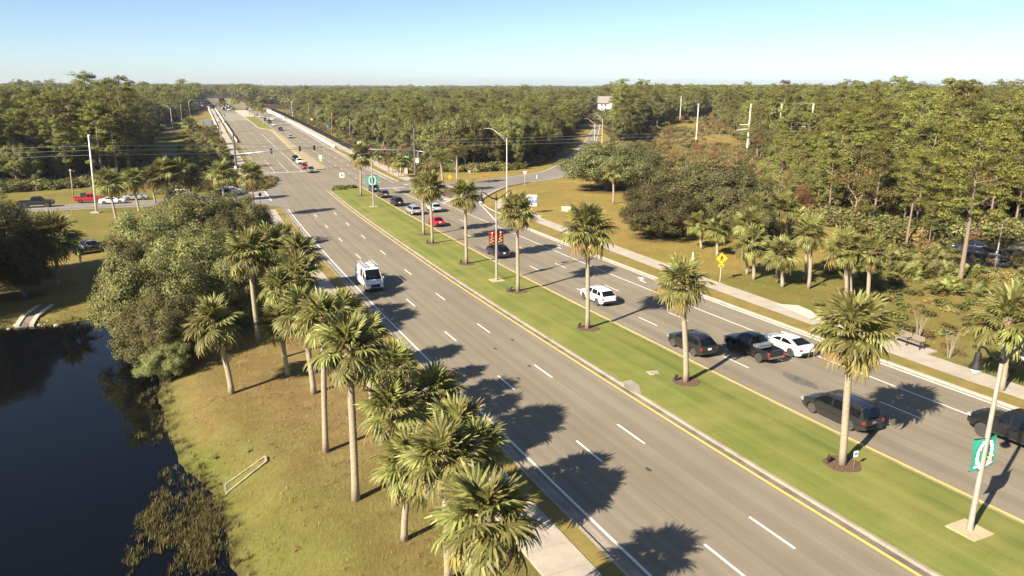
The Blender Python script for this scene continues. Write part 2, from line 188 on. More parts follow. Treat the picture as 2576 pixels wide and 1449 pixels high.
# ------------------------------------------------------------------ mesh helpers
class MB:
    def __init__(s): s.v = []; s.f = []; s.m = []; s.mi = 0
    def add(s, vs, fs):
        b = len(s.v); s.v += [tuple(v) for v in vs]; s.f += [tuple(b + i for i in f) for f in fs]; s.m += [s.mi] * len(fs); return s
    def box(s, c, d, rz=0.0, ry=0.0, taper=1.0):
        x, y, z = d[0] / 2, d[1] / 2, d[2] / 2; vs = []
        for sz in (-1, 1):
            k = taper if sz > 0 else 1.0
            for sx, sy in ((-1, -1), (1, -1), (1, 1), (-1, 1)):
                p = Vector((sx * x * k, sy * y * k, sz * z))
                if ry: p.rotate(Matrix.Rotation(ry, 3, 'Y'))
                if rz: p.rotate(Matrix.Rotation(rz, 3, 'Z'))
                vs.append(p + Vector(c))
        return s.add(vs, [(3, 2, 1, 0), (4, 5, 6, 7), (0, 1, 5, 4), (1, 2, 6, 5), (2, 3, 7, 6), (3, 0, 4, 7)])
    def tube(s, pts, rad, n=8, cap=True):
        pts = [Vector(p) for p in pts]; vs = []; fs = []
        if not hasattr(rad, '__len__'): rad = [rad] * len(pts)
        ref = None
        for i, p in enumerate(pts):
            d = (pts[min(i + 1, len(pts) - 1)] - pts[max(i - 1, 0)]).normalized()
            if ref is None: ref = Vector((1, 0, 0)) if abs(d.x) < 0.9 else Vector((0, 1, 0))
            a = d.cross(ref).normalized(); ref = a.cross(d).normalized()
            for k in range(n):
                t = 2 * pi * k / n; vs.append(p + (a * cos(t) + ref * sin(t)) * rad[i])
        for i in range(len(pts) - 1):
            for k in range(n):
                fs.append((i * n + k, i * n + (k + 1) % n, (i + 1) * n + (k + 1) % n, (i + 1) * n + k))
        if cap: fs += [tuple(range(n))[::-1], tuple(range((len(pts) - 1) * n, len(pts) * n))]
        # outward orientation
        return s.add(vs, [f[::-1] for f in fs])
    def lathe(s, prof, n=12, c=(0, 0, 0), axis='z'):
        vs = []; fs = []
        for r, z in prof:
            for k in range(n):
                t = 2 * pi * k / n
                p = (r * cos(t), r * sin(t), z) if axis == 'z' else (r * cos(t), z, r * sin(t))
                vs.append((p[0] + c[0], p[1] + c[1], p[2] + c[2]))
        for i in range(len(prof) - 1):
            for k in range(n):
                fs.append((i * n + k, i * n + (k + 1) % n, (i + 1) * n + (k + 1) % n, (i + 1) * n + k))
        fs += [tuple(range(n))[::-1], tuple(range((len(prof) - 1) * n, len(prof) * n))]
        return s.add(vs, fs)
    def prism(s, poly, z0, z1):
        n = len(poly); vs = [(p[0], p[1], z0) for p in poly] + [(p[0], p[1], z1) for p in poly]
        ar = sum(poly[i][0] * poly[(i + 1) % n][1] - poly[(i + 1) % n][0] * poly[i][1] for i in range(n))
        fs = [tuple(range(n))[::-1], tuple(range(n, 2 * n))] + [(i, (i + 1) % n, n + (i + 1) % n, n + i) for i in range(n)]
        if ar < 0: fs = [f[::-1] for f in fs]
        return s.add(vs, fs)
    def slab(s, quad, off):
        q = [Vector(p) for p in quad]; nn = (q[1] - q[0]).cross(q[3] - q[0]).normalized() * off
        vs = [p - nn * 0.5 for p in q] + [p + nn for p in q]
        return s.add(vs, [(3, 2, 1, 0), (4, 5, 6, 7), (0, 1, 5, 4), (1, 2, 6, 5), (2, 3, 7, 6), (3, 0, 4, 7)])
    def mesh(s, name, mats, smooth=False, angle=None):
        me = bpy.data.meshes.new(name); me.from_pydata(s.v, [], s.f)
        for m in (mats if isinstance(mats, (list, tuple)) else [mats]): me.materials.append(m)
        if any(s.m): me.polygons.foreach_set('material_index', s.m)
        if smooth:
            me.polygons.foreach_set('use_smooth', [True] * len(me.polygons))
            if angle: 
                try: me.set_sharp_from_angle(angle=radians(angle))
                except Exception: pass
        me.update(); return me
    def build(s, name, mats, parent=None, smooth=False, angle=None, loc=None, rotz=None):
        return link(name, s.mesh(name, mats, smooth, angle), parent, loc, rotz)
def np_quads(name, V, mats, mi=None):
    V = np.asarray(V, dtype=np.float32); N = len(V); me = bpy.data.meshes.new(name)
    me.vertices.add(N * 4); me.vertices.foreach_set('co', V.reshape(-1)); me.loops.add(N * 4)
    me.loops.foreach_set('vertex_index', np.arange(N * 4, dtype=np.int32)); me.polygons.add(N)
    me.polygons.foreach_set('loop_start', np.arange(0, N * 4, 4, dtype=np.int32))
    try: me.polygons.foreach_set('loop_total', np.full(N, 4, dtype=np.int32))
    except Exception: pass
    for m in (mats if isinstance(mats, (list, tuple)) else [mats]): me.materials.append(m)
    if mi is not None: me.polygons.foreach_set('material_index', np.asarray(mi, dtype=np.int32))
    me.update(calc_edges=True); return me
def add_uv(me, fn):
    uv = me.uv_layers.new(name='UVMap'); co = np.zeros(len(me.vertices) * 3); me.vertices.foreach_get('co', co); co = co.reshape(-1, 3)
    li = np.zeros(len(me.loops), dtype=np.int32); me.loops.foreach_get('vertex_index', li)
    uv.data.foreach_set('uv', np.asarray(fn(co))[li].astype(np.float32).reshape(-1))

# ------------------------------------------------------------------ road axis: s along, o across (0 = left white edge line of the near road)
AS = np.arange(len(ROAD_X)) * 5.0; AXX = np.array(ROAD_X); AXY = np.array(ROAD_Y); ATH = np.array(ROAD_TH); AZ = np.array(ROAD_Z); AT = np.array(ROAD_T)
# carry the axis on beyond the survey: straight back behind the camera and ahead to 1200 m, settling to z = 0.5
_k = 8
_bs = -5.0 * np.arange(_k, 0, -1); AXX = np.r_[ROAD_X[0] - np.sin(ATH[0]) * _bs, AXX]; AXY = np.r_[ROAD_Y[0] + np.cos(ATH[0]) * _bs, AXY]
AS = np.r_[_bs, AS]; ATH = np.r_[np.full(_k, ATH[0]), ATH]; AZ = np.r_[AZ[0] - 0.0 * _bs, AZ]; AT = np.r_[_bs, AT]
_fs = 5.0 * np.arange(1, 120); _x0, _y0, _t0, _z0, _T0, _s0 = AXX[-1], AXY[-1], ATH[-1], AZ[-1], AT[-1], AS[-1]
AXX = np.r_[AXX, _x0 - np.sin(_t0) * _fs]; AXY = np.r_[AXY, _y0 + np.cos(_t0) * _fs]; AS = np.r_[AS, _s0 + _fs]; ATH = np.r_[ATH, np.full(len(_fs), _t0)]
AZ = np.r_[AZ, _z0 - np.clip(_fs / 560, 0, 1) * 2.2]; AT = np.r_[AT, _T0 + _fs]
_AX = radians(23.5); TAX = np.array([-sin(_AX), cos(_AX)])
def tco(x, y): return (x - ROAD_X[0]) * TAX[0] + (y - ROAD_Y[0]) * TAX[1]
def road_xy(s, o): 
    x = np.interp(s, AS, AXX); y = np.interp(s, AS, AXY); t = np.interp(s, AS, ATH); return x + np.cos(t) * o, y + np.sin(t) * o
def road_th(s): return float(np.interp(s, AS, ATH))
def road_z(x, y): return np.interp(tco(x, y), AT, AZ)
def so(x, y):
    x = np.asarray(x, float); y = np.asarray(y, float); sh = x.shape; x = x.ravel(); y = y.ravel(); S_ = np.zeros(len(x)); O_ = np.zeros(len(x))
    for a in range(0, len(x), 20000):
        xx = x[a:a + 20000, None]; yy = y[a:a + 20000, None]
        i = ((AXX[None] - xx) ** 2 + (AXY[None] - yy) ** 2).argmin(1)
        dx = x[a:a + 20000] - AXX[i]; dy = y[a:a + 20000] - AXY[i]; th = ATH[i]
        S_[a:a + 20000] = AS[i] + (-np.sin(th) * dx + np.cos(th) * dy); O_[a:a + 20000] = np.cos(th) * dx + np.sin(th) * dy
    return S_.reshape(sh), O_.reshape(sh)
def sstep(a, b, x): t = np.clip((x - a) / (b - a), 0, 1); return t * t * (3 - 2 * t)
PONDP = np.array(POND)
def poly_sd(P, x, y):
    x = np.asarray(x, float); y = np.asarray(y, float); d = np.full(x.shape, 1e9); ins = np.zeros(x.shape, bool); n = len(P)
    for i in range(n):
        a = P[i]; b = P[(i + 1) % n]; ab = b - a; t = np.clip(((x - a[0]) * ab[0] + (y - a[1]) * ab[1]) / (ab @ ab), 0, 1)
        d = np.minimum(d, np.hypot(x - a[0] - ab[0] * t, y - a[1] - ab[1] * t))
        c = ((a[1] > y) != (b[1] > y)) & (x < (b[0] - a[0]) * (y - a[1]) / (b[1] - a[1] + 1e-12) + a[0]); ins ^= c
    return np.where(ins, -d, d)
ZT_S = np.array([-400, -40, 195, 215, 6000.]); 
def ground_z(x, y, sink=True):
    x = np.asarray(x, float); y = np.asarray(y, float); t = tco(x, y)
    zr = np.interp(t, AT, AZ); zt = np.where(t < 200, zr, -1.25)
    zt = np.where((t >= 195) & (t < 215), np.interp(t, [195, 215], [float(np.interp(195, AT, AZ)), -1.25]), zt)
    s_, o_ = so(x, y); k = sstep(22, 40, np.abs(o_ - 14.5)); z = zr * (1 - k) + zt * k
    far = np.hypot(x, y) > 1300
    z = np.where(far, -1.25, z)
    near = (x < 0) & (y < 90) & (x > -130)
    if near.any():
        d = poly_sd(PONDP, x, y); w = 0.30 * np.sin(x * 0.9 + 1.3 * np.sin(y * 0.7)) + 0.22 * np.sin(y * 1.7 + x * 0.6)
        d = d + w * 0.6
        zb = np.where(d > 0, POND_Z + 0.30 * d, POND_Z + 0.22 * d); z = np.where(near, np.minimum(z, np.maximum(zb, POND_Z - 1.5)), z)
    if sink:
        main = (np.abs(o_ - 16.0) < 16.6) & (s_ < 1190)
        z = np.where(main, z - 0.45, z)
    return z
def gz(x, y): return float(ground_z(np.array([x]), np.array([y]), False)[0])
# ------------------------------------------------------------------ ground materials
def ground_mat():
    m, n = mat('meadow'); p = n.pos()
    at = n.new('ShaderNodeVertexColor', layer_name='zone'); sp = n.new('ShaderNodeSeparateColor'); n.l(at.outputs[0], sp.inputs[0])
    big = n.noise(p, 0.09, 4, 0.6); mid = n.noise(p, 0.55, 5, 0.65); fine = n.noise(n.mapping(p, (6, 2.2, 4)), 1.0, 6, 0.75); tiny = n.noise(p, 14.0, 3, 0.7)
    dry = n.ramp(mid, [(0.25, (0.1725, 0.1191, 0.04402)), (0.5, (0.226, 0.1587, 0.06072)), (0.72, (0.2846, 0.2113, 0.0926))])
    green = n.ramp(mid, [(0.25, (0.1125, 0.1242, 0.024)), (0.7, (0.1575, 0.1665, 0.0384))])
    gold = n.ramp(mid, [(0.3, (0.2663, 0.1823, 0.04669)), (0.7, (0.3674, 0.271, 0.0805))])
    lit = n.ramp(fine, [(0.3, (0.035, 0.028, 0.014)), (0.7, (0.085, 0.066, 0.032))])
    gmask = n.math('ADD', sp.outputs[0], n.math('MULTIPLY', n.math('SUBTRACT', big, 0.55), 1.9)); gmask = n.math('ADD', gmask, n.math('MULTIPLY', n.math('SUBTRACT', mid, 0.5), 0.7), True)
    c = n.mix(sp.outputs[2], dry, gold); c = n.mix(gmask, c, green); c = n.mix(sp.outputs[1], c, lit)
    c = n.mix(0.8, c, n.ramp(fine, [(0.25, (0.62, 0.62, 0.62)), (0.55, (1, 1, 1)), (0.8, (1.3, 1.28, 1.2))]), 'MULTIPLY')
    c = n.mix(0.7, c, n.ramp(tiny, [(0.3, (0.7, 0.7, 0.68)), (0.65, (1.15, 1.13, 1.1))]), 'MULTIPLY')
    n.base(c); n.b.inputs['Roughness'].default_value = 0.95; n.b.inputs['Specular IOR Level'].default_value = 0.1
    n.bump(n.math('ADD', fine, n.math('MULTIPLY', tiny, 0.5)), 0.7, 0.12); return m
M_GROUND = ground_mat()
def lawn_mat():
    m, n = mat('mown_lawn'); uv = n.new('ShaderNodeUVMap').outputs[0]; p = n.pos()
    st = n.noise(n.mapping(uv, (1.3, 0.035, 1)), 1.0, 4, 0.6); big = n.noise(p, 0.3, 4); tiny = n.noise(p, 16, 3, 0.7)
    sx = n.new('ShaderNodeSeparateXYZ'); n.l(uv, sx.inputs[0])
    mow = n.math('MULTIPLY', n.math('SINE', n.math('MULTIPLY', sx.outputs[0], 3.3)), 0.22); st = n.math('ADD', st, n.math('MULTIPLY', mow, 0.35))
    c = n.ramp(st, [(0.25, (0.119, 0.1452, 0.0315)), (0.5, (0.159, 0.1813, 0.04275)), (0.75, (0.1972, 0.2112, 0.057))])
    c = n.mix(n.math('MULTIPLY', n.ramp(big, [(0.42, (0, 0, 0)), (0.75, (1, 1, 1))]), 0.55), c, (0.30, 0.25, 0.085))
    c = n.mix(0.75, c, n.ramp(tiny, [(0.3, (0.74, 0.74, 0.72)), (0.65, (1.12, 1.1, 1.08))]), 'MULTIPLY')
    n.base(c); n.b.inputs['Roughness'].default_value = 0.95; n.b.inputs['Specular IOR Level'].default_value = 0.1; n.bump(tiny, 0.5, 0.04); return m
M_LAWN = lawn_mat()
def verge_mat():
    m, n = mat('verge_grass'); p = n.pos(); a = n.noise(p, 0.5, 5, 0.65); t = n.noise(p, 13, 3, 0.7)
    c = n.ramp(a, [(0.3, (0.165, 0.15, 0.036)), (0.52, (0.235, 0.18, 0.058)), (0.75, (0.30, 0.21, 0.075))])
    c = n.mix(0.75, c, n.ramp(t, [(0.3, (0.7, 0.7, 0.68)), (0.65, (1.12, 1.1, 1.08))]), 'MULTIPLY')
    n.base(c); n.b.inputs['Roughness'].default_value = 0.95; n.b.inputs['Specular IOR Level'].default_value = 0.1; n.bump(t, 0.5, 0.05); return m
M_VERGE = verge_mat()
def road_mat(name, lo, hi, lanes=True):
    m, n = mat(name); uv = n.new('ShaderNodeUVMap').outputs[0]; p = n.pos()
    st = n.noise(n.mapping(uv, (2.6, 0.012, 1)), 1.0, 5, 0.6); big = n.noise(n.mapping(uv, (0.25, 0.03, 1)), 1.0, 4, 0.6); tiny = n.noise(p, 22, 3, 0.7)
    patch = n.noise(p, 0.22, 4, 0.6)
    f = n.math('ADD', n.math('MULTIPLY', st, 0.5), n.math('MULTIPLY', big, 0.5)); f = n.math('ADD', n.math('MULTIPLY', f, 0.75), n.math('MULTIPLY', patch, 0.25))
    c = n.ramp(f, [(0.36, lo), (0.64, hi)])
    if lanes:   # seams and oil lines run along the lanes
        sx = n.new('ShaderNodeSeparateXYZ'); n.l(uv, sx.inputs[0])
        wob = n.math('ADD', sx.outputs[0], n.math('MULTIPLY', n.noise(n.mapping(uv, (0, 0.05, 1)), 1.0, 2), 0.22))
        for o0, w, k in ((3.95, 0.05, 0.42), (7.55, 0.05, 0.4), (22.3, 0.06, 0.5), (25.95, 0.05, 0.42), (1.0, 0.5, 0.16), (2.8, 0.5, 0.16), (4.6, 0.5, 0.16), (6.4, 0.5, 0.16), (8.1, 0.5, 0.16), (9.8, 0.45, 0.14), (20.7, 0.75, 0.24), (24.0, 0.7, 0.2), (27.4, 0.6, 0.16), (1.9, 0.28, 0.14), (5.5, 0.28, 0.14)):
            d = n.math('ABSOLUTE', n.math('SUBTRACT', wob, o0)); d = n.math('SUBTRACT', 1.0, n.math('DIVIDE', d, w), True); d = n.math('MULTIPLY', d, k * 1.0)
            if w < 0.1: d = n.math('MULTIPLY', d, n.ramp(n.noise(n.mapping(uv, (0, 0.09, 1)), 1.0, 3), [(0.4, (0, 0, 0)), (0.55, (1, 1, 1))]))
            c = n.mix(d, c, (0.05, 0.045, 0.04))
    c = n.mix(0.7, c, n.ramp(tiny, [(0.3, (0.8, 0.8, 0.8)), (0.68, (1.13, 1.13, 1.13))]), 'MULTIPLY')
    n.base(c); n.b.inputs['Roughness'].default_value = 0.86; n.b.inputs['Specular IOR Level'].default_value = 0.25; n.bump(tiny, 0.25, 0.02); return m
M_ROAD = road_mat('worn_asphalt', (0.1852, 0.1531, 0.1092), (0.2612, 0.223, 0.1617))
M_SIDE = road_mat('grey_asphalt', (0.18, 0.158, 0.132), (0.25, 0.222, 0.188), False)
M_DECK = road_mat('bridge_deck', (0.24, 0.21, 0.17), (0.31, 0.275, 0.225), False)
M_DARKROAD = road_mat('parking_asphalt', (0.07, 0.068, 0.066), (0.11, 0.105, 0.10), False)
def concrete(name, col, var=0.14, rough=0.85):
    m, n = mat(name); p = n.pos(); a = n.noise(p, 0.7, 6, 0.65); t = n.noise(p, 18, 3); s = n.noise(p, 3.0, 5, 0.7)
    c = n.ramp(a, [(0.3, tuple(x * (1 - var) for x in col)), (0.7, tuple(x * (1 + var) for x in col))])
    c = n.mix(n.math('MULTIPLY', n.ramp(s, [(0.55, (0, 0, 0)), (0.78, (1, 1, 1))]), 0.35), c, tuple(x * 0.45 for x in col))
    c = n.mix(0.6, c, n.ramp(t, [(0.3, (0.82, 0.82, 0.82)), (0.7, (1.1, 1.1, 1.1))]), 'MULTIPLY')
    n.base(c); n.b.inputs['Roughness'].default_value = rough; n.bump(t, 0.2, 0.01); MATS[name] = m; return m
M_WALK = concrete('sidewalk_concrete', (0.40, 0.345, 0.275)); M_CURB = concrete('curb_concrete', (0.36, 0.305, 0.235)); M_BARRIER = concrete('barrier_concrete', (0.66, 0.585, 0.47), 0.10)
M_MCURB = concrete('median_curb_concrete', (0.26, 0.22, 0.165), .25)
M_GUTTER = concrete('gutter_concrete', (0.29, 0.25, 0.20), 0.3); M_DARKGUT = concrete('stained_gutter', (0.16, 0.135, 0.105), 0.45)
M_PAVER = concrete('tan_pavers', (0.34, 0.27, 0.165), 0.18)
def marking(name, col):
    m, n = mat(name); p = n.pos(); a = n.noise(p, 5.0, 5, 0.7); b = n.noise(p, 0.6, 3)
    w = n.math('ADD', n.math('MULTIPLY', a, 0.7), n.math('MULTIPLY', b, 0.3))
    n.base(n.mix(n.math('MULTIPLY', n.ramp(w, [(0.52, (0, 0, 0)), (0.72, (1, 1, 1))]), 0.55), col, tuple(x * 0.45 for x in col))); n.b.inputs['Roughness'].default_value = 0.6; return m
M_WHITE = marking('white_road_paint', (0.74, 0.70, 0.63)); M_YELLOW = marking('yellow_road_paint', (0.70, 0.47, 0.11))
M_FADED = marking('faded_yellow_paint', (0.50, 0.38, 0.14))
M_MULCH = plain('brown_mulch', (0.115, 0.066, 0.036), 0.95, var=0.5, scale=9)
def water_mat():
    m, n = mat('pond_water'); n.base((0.0025, 0.003, 0.004)); n.b.inputs['Roughness'].default_value = 0.04; n.b.inputs['IOR'].default_value = 1.33; n.b.inputs['Specular IOR Level'].default_value = 0.32
    p = n.pos(); n.bump(n.noise(p, 1.4, 3), 0.05, 0.03); return m
M_WATER = water_mat()
def strip_mesh(name, svals, profile, mats, mi=None):
    """sweep a cross profile [(o, dz)] (floats or callables of s) along the road; z follows the road"""
    V = []; UV = []
    for s in svals:
        for o, dz in profile:
            oo = o(s) if callable(o) else o; x, y = road_xy(s, oo); V.append((float(x), float(y), float(road_z(x, y)) + (dz(s) if callable(dz) else dz))); UV.append((oo, s))
    n = len(profile); F = []; MI = []
    for i in range(len(svals) - 1):
        for k in range(n - 1):
            F.append((i * n + k, i * n + k + 1, (i + 1) * n + k + 1, (i + 1) * n + k)); MI.append(mi[k] if mi else 0)
    me = bpy.data.meshes.new(name); me.from_pydata(V, [], F)
    for m in (mats if isinstance(mats, (list, tuple)) else [mats]): me.materials.append(m)
    if mi: me.polygons.foreach_set('material_index', MI)
    uv = me.uv_layers.new(name='UVMap'); li = np.zeros(len(me.loops), dtype=np.int32); me.loops.foreach_get('vertex_index', li)
    uv.data.foreach_set('uv', np.array(UV, dtype=np.float32)[li].reshape(-1)); me.update(); return me
def strip(name, s0, s1, profile, mats, parent=None, ds=2.5, mi=None, kind=None):
    n = max(2, int(abs(s1 - s0) / ds) + 1); o = link(name, strip_mesh(name, np.linspace(s0, s1, n), profile, mats, mi), parent)
    if kind: o['kind'] = kind
    return o
def patch(name, L, R, mats, dz=0.06, parent=None, kind=None, sub=6):
    """a sheet between two polylines of equal count, laid on the ground"""
    V = []; F = []; rows = []
    L = np.array(L, float); R = np.array(R, float); n = len(L)
    for i in range(n - 1):
        for k in range(sub if i < n - 2 else sub + 1):
            t = k / sub; rows.append((L[i] * (1 - t) + L[i + 1] * t, R[i] * (1 - t) + R[i + 1] * t))
    m_ = 7
    P = np.array([[a * (1 - j / (m_ - 1)) + b * j / (m_ - 1) for j in range(m_)] for a, b in rows]); sh = P.shape
    z = ground_z(P[..., 0], P[..., 1], False) + dz; V = np.dstack([P, z]).reshape(-1, 3)
    for i in range(len(rows) - 1):
        for j in range(m_ - 1): F.append((i * m_ + j, i * m_ + j + 1, (i + 1) * m_ + j + 1, (i + 1) * m_ + j))
    me = bpy.data.meshes.new(name); me.from_pydata([tuple(v) for v in V], [], F)
    for m in (mats if isinstance(mats, (list, tuple)) else [mats]): me.materials.append(m)
    add_uv(me, lambda co: np.stack([(co[:, 0] * 0.9 + co[:, 1] * 0.4), co[:, 1]], 1))
    if me.polygons and me.polygons[0].normal.z < 0: me.flip_normals()
    o = link(name, me, parent)
    if kind: o['kind'] = kind
    return o
def flat_poly(name, pts, mats, dz, parent=None, kind=None, thick=0.0, skirt=0.3):
    """polygon plate on the ground, with side walls reaching below ground"""
    pts = [tuple(map(float, p)) for p in pts]; n = len(pts)
    ar = sum(pts[i][0] * pts[(i + 1) % n][1] - pts[(i + 1) % n][0] * pts[i][1] for i in range(n))
    if ar < 0: pts = pts[::-1]
    z = ground_z(np.array([p[0] for p in pts]), np.array([p[1] for p in pts]), False) + dz
    mb = MB(); mb.add([(p[0], p[1], float(zz)) for p, zz in zip(pts, z)] + [(p[0], p[1], float(zz) - skirt - dz) for p, zz in zip(pts, z)],
                      [tuple(range(n))] + [((i + 1) % n, i, n + i, n + (i + 1) % n) for i in range(n)])
    o = mb.build(name, mats, parent)
    if kind: o['kind'] = kind
    return o

# ------------------------------------------------------------------ ground sheet (fine near, coarse to the horizon)
def grid_axes(lo, hi, fine_lo, fine_hi, step, grow=1.22, mx=400):
    a = list(np.arange(fine_lo, fine_hi + 0.01, step)); d = step
    while a[-1] < hi: d = min(d * grow, mx); a.append(a[-1] + d)
    d = step
    while a[0] > lo: d = min(d * grow, mx); a.insert(0, a[0] - d)
    return np.array(a)
gx = grid_axes(-5200, 5200, -104, 92, 1.0); gy = grid_axes(-150, 6500, 16, 182, 1.0)
GX, GY = np.meshgrid(gx, gy); GZ = ground_z(GX, GY)
nx, ny = len(gx), len(gy)
def zone_colors(x, y):
    s_, o_ = so(x, y); d = poly_sd(PONDP, x, y)
    g = np.full(x.shape, 0.38)
    left = (o_ < -4)
    g = np.where(left & (y < 75) & (s_ < 75), np.interp(y, [25, 35, 44, 75], [1.05, 0.72, 0.26, 0.26]), g)
    g = np.where(left & (d < 1.6), 0.72, g); g = np.where(left & (s_ > 120), 0.62, g)
    tilt = np.clip((-s_ * 0 - o_ - 10) / 8, 0, 1); g = np.where(left & (s_ < 60), g * (0.55 + 0.6 * tilt), g)
    gold = np.where((o_ > 36), 0.85, 0.0); gold = np.where((o_ > 33) & (s_ < 75), 0.4, gold); gold = np.where(left & (s_ > 90), 0.45, gold)
    g = np.where((o_ > 33), 0.28, g); g = np.where((o_ > 33) & (s_ < 75), 0.62, g)
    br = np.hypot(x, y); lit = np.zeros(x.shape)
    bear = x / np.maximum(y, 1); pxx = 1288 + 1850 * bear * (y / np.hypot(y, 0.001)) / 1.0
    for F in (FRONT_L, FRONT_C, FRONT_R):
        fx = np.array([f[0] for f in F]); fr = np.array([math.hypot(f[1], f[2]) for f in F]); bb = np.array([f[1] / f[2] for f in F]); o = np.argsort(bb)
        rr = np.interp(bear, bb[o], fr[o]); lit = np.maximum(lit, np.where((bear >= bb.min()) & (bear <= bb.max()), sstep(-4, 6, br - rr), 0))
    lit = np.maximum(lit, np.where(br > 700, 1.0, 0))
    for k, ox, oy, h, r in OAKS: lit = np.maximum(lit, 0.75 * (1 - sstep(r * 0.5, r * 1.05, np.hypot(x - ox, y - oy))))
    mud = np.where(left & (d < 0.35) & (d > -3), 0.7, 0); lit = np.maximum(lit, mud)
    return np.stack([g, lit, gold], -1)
me = bpy.data.meshes.new('ground'); V = np.stack([GX, GY, GZ], -1).reshape(-1, 3).astype(np.float32)
i0 = (np.arange(ny - 1)[:, None] * nx + np.arange(nx - 1)[None]).ravel(); F = np.stack([i0, i0 + 1, i0 + nx + 1, i0 + nx], 1).astype(np.int32)
me.vertices.add(len(V)); me.vertices.foreach_set('co', V.ravel()); me.loops.add(F.size); me.loops.foreach_set('vertex_index', F.ravel()); me.polygons.add(len(F))
me.polygons.foreach_set('loop_start', np.arange(0, F.size, 4, dtype=np.int32)); me.update(calc_edges=True)
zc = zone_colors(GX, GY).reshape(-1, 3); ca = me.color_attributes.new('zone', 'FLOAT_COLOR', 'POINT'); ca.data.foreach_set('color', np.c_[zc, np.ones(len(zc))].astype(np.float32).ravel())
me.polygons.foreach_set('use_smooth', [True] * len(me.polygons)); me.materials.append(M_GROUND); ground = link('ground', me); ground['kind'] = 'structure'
# water
pw = [(-300.0, 60.0), (-300.0, -30.0), (5.0, -30.0), (0.0, 40.0), (-15.0, 75.0), (-40.0, 76.0), (-120.0, 70.0)]
mb = MB(); mb.add([(p[0], p[1], POND_Z) for p in pw], [tuple(range(len(pw)))]); wat = mb.build('pond_water', M_WATER); wat['kind'] = 'structure'

# ------------------------------------------------------------------ roads
SE = 184.0
road = strip('main_road', -38, 1190, [(-1.0, 0), (6, 0), (15, 0), (24, 0), (33.0, 0)], M_ROAD, ds=4, kind='structure')
deck = strip('bridge_deck', 468, 560, [(-2.2, 0.004), (8, 0.004), (16, 0.004), (31, 0.004)], M_DECK, ds=5, kind='structure')
# intersection corners
cl = np.array(CROSS_LO); cu = np.array(CROSS_UP)
dirL = np.array([-0.94, -0.34])
Llo = [cl[0] + dirL * d for d in (140, 70)] + list(cl); Lup = [cu[0] + dirL * d for d in (140, 70)] + list(cu)
xa, ya = road_xy(150.0, 1.0); xb, yb = road_xy(188.0, 1.0); xc, yc = road_xy(160.5, -6.0); xd, yd = road_xy(184.0, -7.0)
cross = patch('cross_street', Llo + [(xc, yc), (xa, ya)], Lup + [(xd, yd), (xb, yb)], M_SIDE, 0.035, kind='structure')
su = np.array(SIDE_UP); sl = np.array(SIDE_LO)
def resamp(P, n):
    P = np.array(P, float); d = np.r_[0, np.cumsum(np.hypot(*np.diff(P, axis=0).T))]; t = np.linspace(0, d[-1], n); return np.stack([np.interp(t, d, P[:, 0]), np.interp(t, d, P[:, 1])], 1)
x1, y1 = road_xy(196.0, 28.0); x2, y2 = road_xy(118.0, 30.5)
Ls = resamp([(x1, y1), (-20.5, 186.0)] + list(su), 60); Rs = resamp([(x2, y2)] + list(sl), 60)
# pair edges by nearest travel: near mouth the edges differ, so pair by fraction after the mouth
side = patch('side_road', Ls, Rs, M_SIDE, 0.045, kind='structure', sub=2)
patch('under_bridge_road', [LOWER_ROAD[0], LOWER_ROAD[1]], [LOWER_ROAD[3], LOWER_ROAD[2]], M_SIDE, 0.08, kind='structure')
# curbs and gutters
def curb(name, o0, side_, s0, s1, dz=0.0, gutter=M_GUTTER, gw=0.55, cm=M_CURB):
    """gutter pan 0.6 m then curb 0.2 m wide; side_ = +1 curb rises towards larger o"""
    q = side_; pr = [(o0 - q * gw, 0.006), (o0, 0.002), (o0 + q * 0.05, 0.14), (o0 + q * 0.22, 0.15), (o0 + q * 0.26, -0.2)]
    if q < 0: pr = pr[::-1]
    mi = [0, 1, 1, 1] if q > 0 else [1, 1, 1, 0]
    return strip(name, s0, s1, pr, [gutter, cm], ds=2, mi=mi, kind='structure')
curb('left_curb', -0.85, -1, -38, 150); curb('right_curb', 32.75, 1, -38, 118)
curb('median_curb', 11.15, 1, -38, 178, gutter=M_DARKGUT, gw=0.38, cm=M_MCURB); curb('median_curb', 18.85, -1, -38, 180, gutter=M_DARKGUT, gw=0.14, cm=M_MCURB)
# median nose
nose = []
for a in np.linspace(0, pi, 12): nose.append(road_xy(178.5 + sin(a) * 3.4, 15.0 - cos(a) * 3.85))
flat_poly('median_nose_curb', nose, M_MCURB, 0.15, kind='structure')
# median lawn, slightly crowned, its edge a little ragged
strip('median_lawn', -38, 180.6, [(11.37, 0.14), (12.2, 0.17), (13.6, 0.22), (15, 0.24), (16.4, 0.22), (17.9, 0.17), (18.63, 0.14)], M_LAWN, ds=3, kind='structure')
